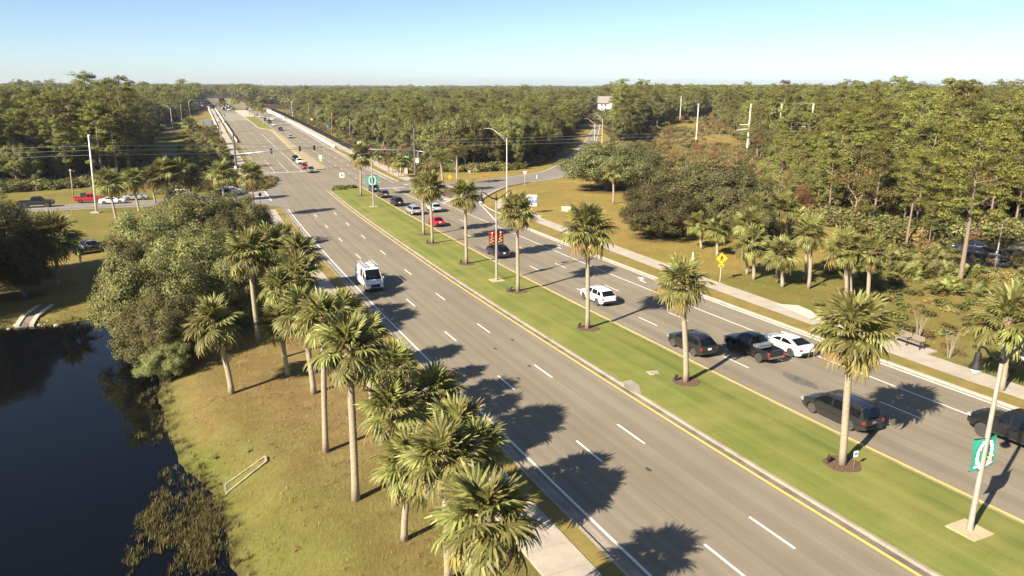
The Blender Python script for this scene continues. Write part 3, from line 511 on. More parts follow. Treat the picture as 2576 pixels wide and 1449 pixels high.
# left verge + walk, right verge + walk
strip('left_verge', -38, 152, [(lambda s: -1.95 - 0.30 * min(1, max(0, (s - 45) / 40)), 0.13), (-1.07, 0.145)], M_VERGE, ds=3, kind='structure')
rv = lambda s: float(np.interp(s, [0, 41, 100, 120], [34.6, 34.65, 36.0, 36.3]))
strip('right_verge', -38, 118, [(32.97, 0.145), (rv, 0.13), (lambda s: rv(s) + 0.3, 0.02)], M_VERGE, ds=3, kind='structure')
def slabs(name, s0, s1, L, oa, ob, dz=0.13, step=1.6):
    base = strip(name, s0, s1, [(lambda s: oa(s) - 0.03, dz - 0.4), (lambda s: oa(s), dz - 0.02), (lambda s: ob(s), dz - 0.02), (lambda s: ob(s) + 0.03, dz - 0.4)], M_GUTTER, ds=4, kind='structure')
    s = s0
    while s < s1 - 0.1:
        e = min(s1, s + L); mb = MB(); j = RNG.uniform(-0.004, 0.006); P = []
        for ss in (s + 0.012, e - 0.012):
            for oo in (oa(ss), ob(ss)):
                x, y = road_xy(ss, oo); P.append((float(x), float(y), float(road_z(x, y)) + dz + j))
        q = [P[0], P[1], P[3], P[2]]; mb.add(q + [(a, b, c - 0.1) for a, b, c in q], [(0, 1, 2, 3), (1, 0, 4, 5), (2, 1, 5, 6), (3, 2, 6, 7), (0, 3, 7, 4)])
        mb.build('slab', M_WALK, base); s = e
    return base
lw = lambda s: -1.98 - 0.30 * min(1, max(0, (s - 45) / 40))
slabs('left_sidewalk', 8, 150, 1.9, lambda s: lw(s) - 2.35, lw)
slabs('right_sidewalk', 8, 118, 1.9, lambda s: rv(s) + 0.02, lambda s: rv(s) + 2.5)
strip('left_sidewalk_near', -38, 8, [(-4.4, 0.11), (-2.0, 0.12)], M_WALK, kind='structure'); strip('right_sidewalk_near', -38, 8, [(34.6, 0.12), (37.1, 0.12)], M_WALK, kind='structure')
# right corner: curb follows the slip lane, concrete apron inside it
crn = [road_xy(118, 33.0)] + [tuple(p) for p in SIDE_LO[:6]]
cr = resamp(crn, 40)
def poly_curb(name, P, w=0.2, h=0.15, side_=1, mats=M_CURB):
    P = np.array(P, float); T = np.gradient(P, axis=0); T /= np.hypot(T[:, 0], T[:, 1])[:, None]; N = np.stack([T[:, 1], -T[:, 0]], 1) * side_
    V = []; F = []
    for p, nn in zip(P, N):
        for k, dz in ((-0.02, 0.0), (0.03, h), (w, h + 0.01), (w + 0.04, -0.1)):
            q = p + nn * k; V.append((q[0], q[1], gz(q[0], q[1]) + 0.05 + dz))
    for i in range(len(P) - 1):
        for k in range(3): F.append((i * 4 + k, i * 4 + k + 1, i * 4 + 5 + k, i * 4 + 4 + k))
    o = MB().add(V, F).build(name, mats); o['kind'] = 'structure'; return o
poly_curb('corner_curb', cr + np.array([0.5, 0.0]))
apr = [(-2.8, 148.5), (0.8, 149.8), (1.9, 146.5), (0.2, 139.5), (1.8, 132.0), (5.5, 126.5), (3.6, 124.3), (-0.3, 130.2), (-3.0, 138.0)]
flat_poly('corner_apron', apr, M_WALK, 0.15, kind='structure')
x, y = road_xy(118, 36.3); x2, y2 = road_xy(118, 38.8)
patch('right_sidewalk_link', [(x, y), (0.7, 129.5)], [(x2, y2), (4.8, 125.8)], M_WALK, 0.145, kind='structure')
# slip-lane island with a mulched bed
isl = np.array(ISLAND); cI = isl.mean(0)
flat_poly('corner_island', isl, M_WALK, 0.17, kind='structure'); flat_poly('island_mulch', cI + (isl - cI) * 0.72 + np.array([-0.3, 0.6]), M_MULCH, 0.21, kind='structure')
# far right walk beyond the side road, verge and curb
strip('far_right_sidewalk', 190, 640, [(lambda s: float(np.interp(s, [190, 212, 245, 300, 320], [31.6, 31.6, 32.6, 31.8, 31.4])), 0.16), (lambda s: float(np.interp(s, [190, 250, 300, 640], [34.4, 36.0, 35.2, 34.6])), 0.16)], M_WALK, ds=5, kind='structure')
strip('far_right_verge', 190, 300, [(29.9, 0.15), (lambda s: float(np.interp(s, [190, 212, 245, 300], [31.6, 31.6, 32.6, 31.8])), 0.14)], M_VERGE, ds=5, kind='structure')
curb('far_right_curb', 29.7, 1, 190, 300); curb('far_left_curb', -2.4, -1, 200, 330)
strip('far_left_verge', 200, 345, [(-4.3, 0.13), (-2.65, 0.15)], M_VERGE, ds=5, kind='structure')
strip('far_left_sidewalk', 196, 640, [(-7.2, 0.14), (-4.3, 0.14)], M_WALK, ds=5, kind='structure')
# far median: pavers, grass, bare concrete
mL = lambda s: float(np.interp(s, [229, 236, 304, 390, 407, 520, 640], [14.0, 13.2, 14.8, 16.1, 11.4, 10.9, 9.0])); mR = lambda s: float(np.interp(s, [228, 235, 640], [16.6, 17.5, 17.6]))
strip('far_median_pavers', 229, 392, [(lambda s: mL(s) - .02, -0.05), (mL, 0.16), (lambda s: mL(s) + 0.3, 0.165), (mR, 0.165), (lambda s: mR(s) + .02, -0.05)], [M_FADED, M_PAVER], ds=4, mi=[0, 0, 1, 0], kind='structure')
strip('far_median_lawn', 390, 505, [(lambda s: mL(s) - .02, -0.05), (mL, 0.16), (lambda s: mL(s) + 0.3, 0.18), (lambda s: mR(s) - 0.3, 0.18), (mR, 0.15), (lambda s: mR(s) + .02, -0.05)], [M_CURB, M_LAWN], ds=4, mi=[0, 0, 1, 0, 0], kind='structure')
strip('far_median_slab', 505, 600, [(lambda s: mL(s) - .02, -0.05), (mL, 0.16), (mR, 0.16), (lambda s: mR(s) + .02, -0.05)], concrete('bare_concrete', (0.47, 0.39, 0.28)), ds=4, kind='structure')
strip('far_median_lawn_beyond', 600, 900, [(7.0, 0.05), (12, 0.2), (17, 0.05)], M_LAWN, ds=10, kind='structure')
# ------------------------------------------------------------------ painted markings (flat print on the road)
DZ = 0.008
def line(name, o, s0, s1, w=0.13, m=M_WHITE, ds=3, par=road, dz=DZ):
    f = o if callable(o) else (lambda s: o)
    return strip(name, s0, s1, [(lambda s: f(s) - w / 2, dz), (lambda s: f(s) + w / 2, dz)], m, par, ds)
line('edge_line', 0.0, -38, 150, 0.16); line('edge_line', 32.31, -38, 122, 0.16); line('lane_line', 29.11, -38, 187, 0.15)
line('yellow_line', 10.65, -38, 177, 0.19, M_YELLOW); line('yellow_line', 19.13, -38, 181, 0.19, M_YELLOW)
line('lane_line', 25.6, 146, 176.3, 0.15)
OFF = [3.71, 7.29, 22.16, 25.73]
for o, ph, smax in zip(OFF, PHASE, (150, 150, 178, 140)):
    s = ph - 4 * 12.192
    while s < smax:
        if s > -30: line('lane_dash', o, s, s + 3.05, 0.15, ds=3)
        s += 12.192
FOF = lambda a, b: (lambda s: float(np.interp(s, [226, 260, 340], [a, (a + b) / 2, b])))
for o, lo in ((2.35, 262), (6.1, 262), (21.35, 190), (25.2, 190)):
    s = lo
    while s < 540: line('lane_dash', o, s, s + 3.05, 0.17, ds=3); s += 12.192
line('lane_line', 2.4, 226, 258, 0.15); line('lane_line', 6.05, 226, 258, 0.15); line('lane_line', 9.95, 226, 374, 0.15)
line('edge_line', -1.5, 226, 640, 0.16); line('edge_line', lambda s: float(np.interp(s, [185, 260, 370, 640], [28.1, 28.5, 29.5, 28.9])), 188, 640, 0.16)
line('yellow_line', lambda s: mL(s) - 0.35, 232, 640, 0.15, M_FADED); line('yellow_line', lambda s: mR(s) + 0.4, 229, 640, 0.15, M_FADED)
def quad_mark(name, P, m=M_WHITE, par=road, dz=DZ):
    V = [(float(x), float(y), float(road_z(x, y)) + dz) for x, y in P]; return MB().add(V, [tuple(range(len(V)))]).build(name, m, par)
def so_poly(name, P, m=M_WHITE, dz=DZ, par=road): return quad_mark(name, [road_xy(s, o) for s, o in P], m, par, dz)
so_poly('stop_line', [(225.2, -1.4), (225.2, 10.7), (225.9, 10.7), (225.9, -1.4)][::-1]); so_poly('stop_line', [(176.2, 19.4), (176.2, 28.4), (176.8, 28.4), (176.8, 19.4)][::-1])
# turn arrows in the right-turn lane and the far left-turn bay
def arrow(s, o, flip=1, sc=1.0, name='turn_arrow'):
    A = [(0, 0.08), (0, -0.08), (1.3, -0.12), (1.75, -0.5 * 1), (1.75, -0.25), (2.3, -0.75), (1.6, -1.15), (1.6, -0.8), (1.35, -0.75), (1.15, -0.35), (1.1, 0.06)]
    so_poly(name, [(s + a * sc * 1.2, o - b * flip * sc) for a, b in A][::(1 if flip > 0 else -1)][::-1])
for s in (52.5, 75.5, 96.5, 112): arrow(s, 30.55)
for s in (300, 345):
    so_poly('turn_arrow', [(s, 11.1), (s, 13.2), (s + .8, 13.2), (s + .8, 11.1)][::-1])
def bike(s, o):
    so_poly('lane_symbol', [(s, o - .5), (s + 1.2, o), (s, o + .5), (s + .3, o)]); so_poly('lane_symbol', [(s + 3, o - .9), (s + 3.5, o - .9), (s + 3.5, o + .9), (s + 3, o + .9)])
bike(229, 0.6)
# gore hatching before the slip lane
for k in range(4):
    s = 146 + k * 5.0; so_poly('gore_stripe', [(s, 29.3), (s + 3.6 - k * .3, 32.1 - k * .25), (s + 4.2 - k * .3, 32.1 - k * .25), (s + .7, 29.3)][::-1], dz=0.06)
so_poly('gore_stripe', [(181, 29.3), (183.5, 31.6), (184.1, 31.6), (181.7, 29.3)][::-1], dz=0.06)
# zebra crossing over the cross street mouth and its edge lines
for k in range(9):
    s = 165.5 + k * 3.0; so_poly('crossing_bar', [(s, -5.9), (s, -2.4), (s + .55, -2.4), (s + .55, -5.9)], dz=0.05)
so_poly('crossing_line', [(163.5, -2.3), (163.5, -2.0), (195, -2.7), (195, -3.0)], dz=0.054)
def ground_line(name, P, w, m, par, dz, n=40):
    P = resamp(P, n); T = np.gradient(P, axis=0); T /= np.hypot(T[:, 0], T[:, 1])[:, None]; N = np.stack([-T[:, 1], T[:, 0]], 1) * w / 2
    V = []; F = []
    for p, q in zip(P, N):
        for k in (1, -1): x, y = p + q * k; V.append((x, y, gz(x, y) + dz))
    for i in range(n - 1): F.append((2 * i, 2 * i + 1, 2 * i + 3, 2 * i + 2))
    o = MB().add(V, F).build(name, m, par)
    return o
ground_line('edge_line', np.array(Llo[:6]) + np.array([0.1, 0.35]), 0.16, M_WHITE, cross, 0.06); ground_line('edge_line', np.array(Lup[:6]) + np.array([0.1, -0.35]), 0.16, M_WHITE, cross, 0.06)
ground_line('lane_line', (np.array(Llo[:6]) + np.array(Lup[:6])) / 2 - np.array([0, 0.4]), 0.16, M_WHITE, cross, 0.06)
ground_line('edge_line', Rs[:] + (Ls - Rs) * 0.03, 0.22, M_WHITE, side, 0.06, 80); ground_line('edge_line', Ls[6:] + (Rs[6:] - Ls[6:]) * 0.05, 0.2, M_WHITE, side, 0.06, 80)
for k in (26, 30, 34, 38): ground_line('lane_dash', [(Ls[k] + Rs[k]) / 2, (Ls[k + 1] + Rs[k + 1]) / 2], 0.2, M_WHITE, side, 0.06, 4)
so_poly('asphalt_patch', [(43.5, 23.6), (45.2, 23.1), (46.8, 23.3), (47.4, 23.9), (46.2, 24.3), (44.4, 24.2)][::-1], plain('dark_patch', (.11, .098, .085), .9, var=.3), dz=0.005)
so_poly('asphalt_patch', [(98.0, 20.0), (99.5, 19.8), (103.5, 20.1), (103.2, 20.5), (99.0, 20.6)][::-1], MATS['dark_patch'], dz=0.005)
for k, (s, o) in enumerate(((62, 6.0), (63.5, 8.3), (57, 6.8), (55, 4.9), (39, 5.6), (109, 8.9), (131, 6.0))): so_poly('oil_spot', [(s + .28 * cos(a) * (1 + .3 * sin(3 * a)), o + .14 * sin(a)) for a in np.linspace(0, -2 * pi, 9)[:-1]], plain('oil_stain', (.06, .053, .046), .7, var=.2), dz=0.005)
flat_poly('parking_lot', PARKLOT, M_DARKROAD, 0.06, kind='structure')
flat_poly('bench_pad', [(BENCH[0][0] - 1.0, BENCH[0][1] + 0.3), (BENCH[0][0] + 0.7, BENCH[0][1] + 1.0), (BENCH[1][0] + 1.3, BENCH[1][1] - 0.3), (BENCH[1][0] - 0.6, BENCH[1][1] - 1.2)], M_WALK, 0.14, kind='structure')
flat_poly('stop_pad', PAD, concrete('pale_concrete', (0.56, 0.49, 0.40)), 0.155, kind='structure')
# ------------------------------------------------------------------ vegetation
M_OAK = foliage('oak_leaves', [(0.0, (0.098, 0.102, 0.034)), (0.5, (0.178, 0.176, 0.06)), (0.85, (0.245, 0.235, 0.09)), (1.0, (0.33, 0.31, 0.155))], 0.7, 0.28)
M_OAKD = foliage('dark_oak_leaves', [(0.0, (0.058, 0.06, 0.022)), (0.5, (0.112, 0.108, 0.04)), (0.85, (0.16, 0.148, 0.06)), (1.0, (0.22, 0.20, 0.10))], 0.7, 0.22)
M_OAKW = foliage('wood_leaves', [(0.0, (0.082, 0.088, 0.026)), (0.5, (0.156, 0.155, 0.047)), (0.85, (0.216, 0.20, 0.07)), (1.0, (0.285, 0.25, 0.10))], 0.7, 0.28)
M_PINE = foliage('pine_needles', [(0.0, (0.088, 0.095, 0.023)), (0.5, (0.175, 0.174, 0.039)), (1.0, (0.26, 0.243, 0.062))], 0.55, 0.25)
M_BROWN = foliage('autumn_leaves', [(0.0, (0.14, 0.082, 0.034)), (0.5, (0.25, 0.15, 0.058)), (0.8, (0.31, 0.21, 0.085)), (1.0, (0.22, 0.20, 0.065))], 0.7, 0.25)
M_SHRUB = foliage('shrub_leaves', [(0.0, (0.06, 0.065, 0.018)), (0.6, (0.125, 0.125, 0.033)), (1.0, (0.20, 0.165, 0.06))], 0.65, 0.25)
M_BRUSH = foliage('dry_brush', [(0.0, (0.15, 0.098, 0.042)), (0.45, (0.25, 0.17, 0.068)), (0.75, (0.31, 0.225, 0.095)), (1.0, (0.19, 0.18, 0.06))], 0.75, 0.2)
M_REED = foliage('marsh_grass', [(0.0, (0.05, 0.04, 0.014)), (0.6, (0.11, 0.09, 0.032)), (1.0, (0.20, 0.165, 0.07))], 0.8, 0.15)
M_TUFT = foliage('dry_grass', [(0.0, (0.19, 0.155, 0.05)), (0.5, (0.27, 0.205, 0.075)), (1.0, (0.38, 0.30, 0.14))], 0.85, 0.2)
M_FROND = foliage('palm_frond', [(0.0, (0.12, 0.125, 0.034)), (0.5, (0.205, 0.198, 0.056)), (1.0, (0.31, 0.28, 0.10))], 0.5, 0.32, 0.32, 0.3)
M_FRONDOLD = foliage('yellowed_frond', [(0.0, (0.17, 0.125, 0.036)), (0.6, (0.25, 0.19, 0.06)), (1.0, (0.33, 0.25, 0.10))], 0.65, 0.2, 0.2)
M_BOOT = plain('frond_boots', (0.17, 0.12, 0.075), 0.9, var=0.4, scale=8)
def bark(name, col, ring=False):
    m, n = mat(name); tc = n.new('ShaderNodeTexCoord').outputs['Object']
    a = n.noise(n.mapping(tc, (5, 5, 9 if ring else 1.4)), 1.0, 5, 0.7); b = n.noise(tc, 0.6, 3)
    c = n.ramp(a, [(0.3, tuple(x * 0.6 for x in col)), (0.6, col), (0.8, tuple(min(1, x * 1.25) for x in col))]); c = n.mix(n.math('MULTIPLY', b, 0.5), c, tuple(x * 0.62 for x in col))
    n.base(c); n.b.inputs['Roughness'].default_value = 0.9; n.bump(a, 0.5, 0.04); MATS[name] = m; return m
M_PTRUNK = bark('palm_trunk_bark', (0.36, 0.295, 0.205), True); M_OBARK = bark('oak_bark', (0.15, 0.125, 0.10)); M_PBARK = bark('pine_bark', (0.25, 0.185, 0.13)); M_TWIG = bark('bare_twigs', (0.33, 0.285, 0.225))

# ---- sabal fan frond: petiole along +x, costapalmate blade, curling tips
def frond_quads(rng, nseg=24, droop=0.5, L=1.0):
    V = []; pet = 0.50 * L
    V.append([(0, -.018 * L, 0), (0, .018 * L, 0), (pet, .011 * L, .05 * L), (pet, -.011 * L, .05 * L)])
    V.append([(0, 0, -.018 * L), (0, 0, .018 * L), (pet, 0, .06 * L), (pet, 0, .04 * L)])
    for i in range(nseg):
        a = (i / (nseg - 1) - 0.5) * 2; ang = a * 1.95 + rng.normal(0, 0.04); ln = L * (0.58 - 0.10 * abs(a)) * rng.uniform(0.86, 1.12)
        bx = pet + 0.16 * L * (1 - abs(a)) ; bz = 0.05 * L + 0.02 * L
        d = np.array([cos(ang), sin(ang)]); sag = droop * (0.55 + 0.6 * abs(a)) * rng.uniform(0.7, 1.3)
        up = 0.10 * abs(sin(ang))
        pts = []
        for t in (0, 0.4, 0.72, 1.0):
            r = ln * t; z = bz + up * r - sag * ln * t ** 2.6
            rr = r * (1 - 0.18 * sag * t * t)
            pts.append((bx + d[0] * rr, d[1] * rr, z))
        w = [0.012 * L, 0.032 * L, 0.024 * L, 0.002 * L]; nx_, ny_ = -d[1], d[0]; tilt = 0.012 * L * (1 if i % 2 else -1)
        for k in range(3):
            p, q = pts[k], pts[k + 1]
            V.append([(p[0] - nx_ * w[k], p[1] - ny_ * w[k], p[2] - tilt), (p[0] + nx_ * w[k], p[1] + ny_ * w[k], p[2] + tilt),
                      (q[0] + nx_ * w[k + 1], q[1] + ny_ * w[k + 1], q[2] + tilt * .6), (q[0] - nx_ * w[k + 1], q[1] - ny_ * w[k + 1], q[2] - tilt * .6)])
    return np.array(V)
FROND_Q = [frond_quads(np.random.default_rng(i), droop=d) for i, d in enumerate((0.22, 0.42, 0.65, 0.95))]
FROND_M = [np_quads('frond_%d' % i, q, M_FROND) for i, q in enumerate(FROND_Q)]
FROND_OLD = [np_quads('old_frond_%d' % i, q, M_FRONDOLD) for i, q in enumerate(FROND_Q)]
def frond_rot(az, el, roll): return Matrix.Rotation(az, 3, 'Z') @ Matrix.Rotation(-el, 3, 'Y') @ Matrix.Rotation(roll, 3, 'X')
def frond_set(rng, n):
    out = []
    for i in range(n):
        t = (i + 0.5) / n; az = i * 2.39996 + rng.normal(0, 0.18)
        el = radians(80 - 128 * t ** 0.9 + rng.normal(0, 7)); k = 0 if t < 0.25 else (1 if t < 0.55 else (2 if t < 0.8 else 3))
        out.append((az, el, rng.normal(0, 0.25), k, rng.uniform(0.88, 1.1), t))
    return out
def trunk_mb(h, lean, rng, r0=0.19, boots=False):
    mb = MB(); pts = []; rad = []; n = 9; bow = rng.uniform(-0.18, 0.18)
    for i in range(n):
        t = i / (n - 1); pts.append((lean * t ** 1.4, bow * sin(pi * t), h * t)); rad.append(r0 * (1.22 if i == 0 else (1.0 - 0.10 * t)) * (1 + rng.normal(0, .02)))
    mb.tube(pts, rad, 10); return mb
PALM_N = 0
def sabal(x, y, h, lean, r, label, group, nf=36, joined=False, old=0.12, lift=0.0, name='cabbage_palm'):
    global PALM_N; PALM_N += 1; rng = np.random.default_rng(100 + PALM_N); z = gz(x, y) + lift
    root = empty(name, (x, y, z), 0, label, 'palm tree', group); hh = max(0.6, h - 0.15 * r)
    trunk_mb(hh, lean, rng, 0.17 if r < 1.6 else 0.2).build('trunk', M_PTRUNK, root, True)
    R = r * 1.12; top = Vector((lean, 0, hh)); fs = frond_set(rng, nf)
    mb = MB(); mb.lathe([(0.16 * r, -0.45 * r), (0.21 * r, -0.2 * r), (0.18 * r, 0.1 * r), (0.05 * r, 0.3 * r)], 8, tuple(top)); mb.build('boot_sheath', M_BOOT, root, True)
    if joined:
        Q = []; mi = []
        for az, el, ro, k, sc, t in fs:
            M = np.array(frond_rot(az, el, ro)) * (R * sc); q = FROND_Q[k][::1] @ M.T + np.array(top); Q.append(q); mi.append(np.full(len(q), 1 if t > 1 - old else 0))
        link('crown', np_quads('palm_crown', np.concatenate(Q), [M_FROND, M_FRONDOLD], np.concatenate(mi)), root)
    else:
        for az, el, ro, k, sc, t in fs:
            isold = t > 1 - old; o = link('dead_frond' if isold else 'frond', (FROND_OLD if isold else FROND_M)[k], root)
            o.matrix_basis = Matrix.Translation(top + Vector((0, 0, 0.12 * r * (0.5 - t)))) @ (frond_rot(az, el, ro) * (R * sc)).to_4x4()
    return root
G_L = 'cabbage palms along the left side of the road'
LL = ['crooked short palm standing alone on the meadow above the pond', 'slender palm rising out of the shade behind the big oak by the pond', 'short palm with trunk half in shadow, right of the crooked meadow palm', 'pale-trunked palm with a very full head in the left roadside clump',
      'tall leaning palm whose bent trunk foots on the open tan meadow', 'tall palm with shaggy yellow skirt and straight trunk on the meadow', 'palm with dark shaded heart beside the left sidewalk, above the clump centre', 'palm crown in the middle of the left clump above the double crowns',
      'palm crown right against the left edge line of the road', 'palm crown nearest the road below the one touching the edge line', 'palm with bare trunk rising from sandy ground near the bottom', 'full palm crown second from the bottom, its trunk leaving the picture',
      'huge palm crown nearest the camera at the bottom of the picture', 'bushy bright palm beside the left verge just behind the white van', 'dark palm half in shade at the far end of the left row', 'small dark palm beside the sidewalk near the far end of the left row', 'small palm beside the sidewalk below the dark far pair', 'palm beside the left verge just in front of the white van', 'pale palm in the left row between the oak and the white van', 'palm crown overhanging the verge, right of the double crowns near the bottom', 'shaded palm in the left row just below the white van']
for i, (x, y, h, ln, r) in enumerate(PALM_LEFT): sabal(x, y, h, ln, r * 0.95, LL[i], G_L, nf=36 if r > 1.3 else 32)
LM = ['nearest median palm with a small white yard sign at its foot', 'median palm beside the black SUV, second from the camera', 'median palm standing in front of the white SUV', 'median palm with a shiny box at its foot right of the red banners', 'median palm left of the red banner lamp post', 'fuller of the two close median palms left of the red car', 'slimmer of the two close median palms, crown touching its neighbour', 'median palm beside the shrubs at the far tip of the lawn']
for i, (x, y, h, ln, r) in enumerate(PALM_MEDIAN): sabal(x, y, h, ln, r, LM[i], 'cabbage palms in the mown median', nf=38, old=0.2, lift=0.2)
LS = ['palm bending right at the near edge of the side street, right of the white pole', 'palm in front of the side street behind the white sedan', 'palm in front of the silver sedan on the side street', 'palm with yellow skirt before the dark SUV on the side street', 'straight palm between two others before the dark SUV', 'thin palm hidden in the row before the dark SUV', 'dark-trunked palm between the two SUVs on the side street', 'palm in front of the slate grey SUV at the side street', 'palm at the street corner next to the zebra crossing', 'lone palm by the left oak, left of the camouflage pickup']
for i, (x, y, h, ln, r) in enumerate(PALM_STREET): sabal(x, y, h, ln, r, LS[i], 'cabbage palms along the side street', nf=34, joined=(y > 130))
LR = ['leftmost palm in front of the round oaks right of the road', 'second palm from the left before the round oaks', 'tall palm with full head left in the right-hand grove', 'front palm with feathered boots behind the yellow warning sign', 'narrow palm just left of the feather-booted palm', 'bright back palm on the left of the grove', 'palm with a wide yellow skirt at the back of the grove', 'second trunk of the wide yellow-skirted pair', 'stout low palm in the middle of the right-hand grove', 'small palm half behind the stout low palm', 'palm with white boot collar on the right edge of the grove', 'palm half hidden behind the white-collared palm', 'palm with grey-brown dead fronds, right of the grove', 'dark second trunk beside the palm with dead fronds', 'palm with orange skirt standing free on the dry field', 'solitary small palm before the dark round oak by the exit road', 'large palm with white boots behind the near lamp post']
for i, (x, y, h, ln, r) in enumerate(PALM_RIGHT): sabal(x, y, max(h, 2.6), ln, r, LR[i], 'cabbage palms on the dry field right of the road', nf=32, old=0.2 if i in (6, 7, 14) else 0.1, joined=(y > 150))
for i, (x, y, h, ln, r) in enumerate(PALM_GROVE): sabal(x, y, h, ln, r, 'young palm in the low grove behind the far corner sidewalk', 'young palms at the far corner', nf=26, joined=True)
for i, (x, y, h, ln, r) in enumerate(PALM_BANK): sabal(x, y, h, ln, r, 'palm on the grassy bank left of the overpass', 'palms on the bank of the overpass', nf=26, joined=True)
for i, (x, y, h, ln, r) in enumerate(PALM_ISLAND):
    s, o = so(np.array([x]), np.array([y])); sabal(x, y, h, ln, r, 'tall palm on the grass island of the overpass', 'palms on the far grass island', nf=24, joined=True, old=0.25, lift=0.15)
# feather palms at the far corner
def feather_quads(rng, L=1.0):
    V = []; n = 18
    def rach(t): return np.array([L * (t - 0.12 * t ** 3), 0, L * (0.30 * t - 0.62 * t ** 2.4)])
    for i in range(n):
        t0 = 0.12 + 0.88 * i / n; p = rach(t0); q = rach(min(1, t0 + 0.03)); ll = L * 0.27 * (0.5 + 1.2 * t0) * (1.15 - t0) * 1.25
        for s in (-1, 1):
            d = np.array([0.62, s * 0.75, -0.22]) + rng.normal(0, .06, 3); d /= np.linalg.norm(d); e = p + d * ll; w = np.array([0.012, 0, 0.004]) * L
            V.append([p - w, p + w, e + w * .3, e - w * .3])
    for i in range(6):
        p, q = rach(i / 6), rach((i + 1) / 6); w = np.array([0, 0.012 * L * (1 - i / 7), 0]); V.append([p - w, p + w, q + w, q - w])
    return np.array(V)
FQ = [feather_quads(np.random.default_rng(i)) for i in range(3)]
for i, (x, y, h, ln, r) in enumerate(PALM_DATE):
    rng = np.random.default_rng(50 + i); root = empty('feather_palm', (x, y, gz(x, y) + 0.15), 0, ['big feather palm on the mulched corner island', 'feather palm on the grass behind the corner island'][i], 'palm tree', 'feather palms at the far corner')
    trunk_mb(h - 0.3, ln, rng, 0.24).build('trunk', M_PTRUNK, root, True); Q = []; top = np.array([ln, 0, h - 0.2])
    for k in range(52):
        t = (k + .5) / 52; M = np.array(frond_rot(k * 2.39996, radians(78 - 100 * t + rng.normal(0, 5)), rng.normal(0, .2))) * (r * 1.05 * rng.uniform(.9, 1.08)); Q.append(FQ[k % 3] @ M.T + top)
    link('crown', np_quads('feather_crown', np.concatenate(Q), M_FROND), root)

# ---- broadleaf, pine and bare trees: unit meshes, reused
def rand_dirs(rng, n): 
    v = rng.normal(size=(n, 3)); return v / np.linalg.norm(v, axis=1)[:, None]
def leaf_cards(rng, C, Nrm, size, aspect=0.6, jit=0.34):
    n = len(C); a = rand_dirs(rng, n); nn = Nrm + rng.normal(0, jit, (n, 3)); nn /= np.linalg.norm(nn, axis=1)[:, None]
    u = np.cross(nn, a); u /= np.linalg.norm(u, axis=1)[:, None] + 1e-9; v = np.cross(nn, u); s = (size * rng.uniform(0.6, 1.35, n))[:, None]
    u = u * s * 0.5; v = v * s * 0.5 * aspect
    return np.stack([C - u, C - v, C + u, C + v], 1)
def limb_tubes(mb, rng, starts):
    for p0, p1, r0, r1 in starts:
        m_ = (np.array(p0) + np.array(p1)) / 2 + rng.normal(0, .06, 3) * np.linalg.norm(np.array(p1) - np.array(p0)); mb.tube([p0, m_, p1], [r0, (r0 + r1) / 2, r1], 6, False)
def oak_parts(seed, nclump=170, nleaf=330, leaf=0.19, flat=0.62, matl=None, low=-0.55):
    """crown radius 1 (scaled later by ~5): returns crown quads, trunk mesh builder"""
    rng = np.random.default_rng(seed); C = []; N = []
    lob = [(rng.uniform(-.45, .45), rng.uniform(-.45, .45), rng.uniform(-.15, .25), rng.uniform(.45, .68)) for _ in range(7)] + [(0, 0, 0.1, .72)] + ([(.55 * cos(a), .55 * sin(a), -.32, .45) for a in (0.3, 1.6, 2.8, 4.1, 5.3)] if low < -.8 else [])
    cl = []
    while len(cl) < nclump:
        l = lob[rng.integers(len(lob))]; d = rand_dirs(rng, 1)[0]
        if d[2] < low: continue
        p = np.array([l[0] + d[0] * l[3], l[1] + d[1] * l[3], (l[2] + d[2] * l[3]) * flat * 1.25])
        cl.append((p, d, rng.uniform(0.13, 0.25)))
    for p, d, r in cl:
        k = int(nleaf * (r / 0.19) ** 2); dd = rand_dirs(rng, k); dd[:, 2] *= 0.75; rr = r * rng.uniform(0.45, 1.05, k)[:, None]
        C.append(p + dd * rr); N.append(dd * 0.8 + d * 0.5 + np.array([0, 0, .35]))
    # inner fill so the crown is not hollow
    k = int(nclump * nleaf * 0.16); dd = rand_dirs(rng, k) * rng.uniform(0.2, .75, k)[:, None]; dd[:, 2] *= flat; C.append(dd); N.append(rand_dirs(rng, k))
    C = np.concatenate(C); N = np.concatenate(N); return leaf_cards(rng, C, N, leaf * 0.2), [c[0] for c in cl]
def oak_mesh(name, seed, H=1.3, trunk=True, **kw):
    rng = np.random.default_rng(seed + 500); q, cl = oak_parts(seed, **kw); crown = np_quads(name + '_crown', q + np.array([0, 0, H]), kw.get('matl') or M_OAK)
    mb = MB(); mb.tube([(0, 0, -0.12), (0.02, 0, 0.25), (0, 0.03, H * .55)], [.11, .085, .07], 8, False)
    for p in cl[::7][:11]: limb_tubes(mb, rng, [((0, 0.02, H * .5), (p[0] * .85, p[1] * .85, p[2] + H - 0.05), .045, .012)])
    return crown, mb.mesh(name + '_trunk', M_OBARK, True)
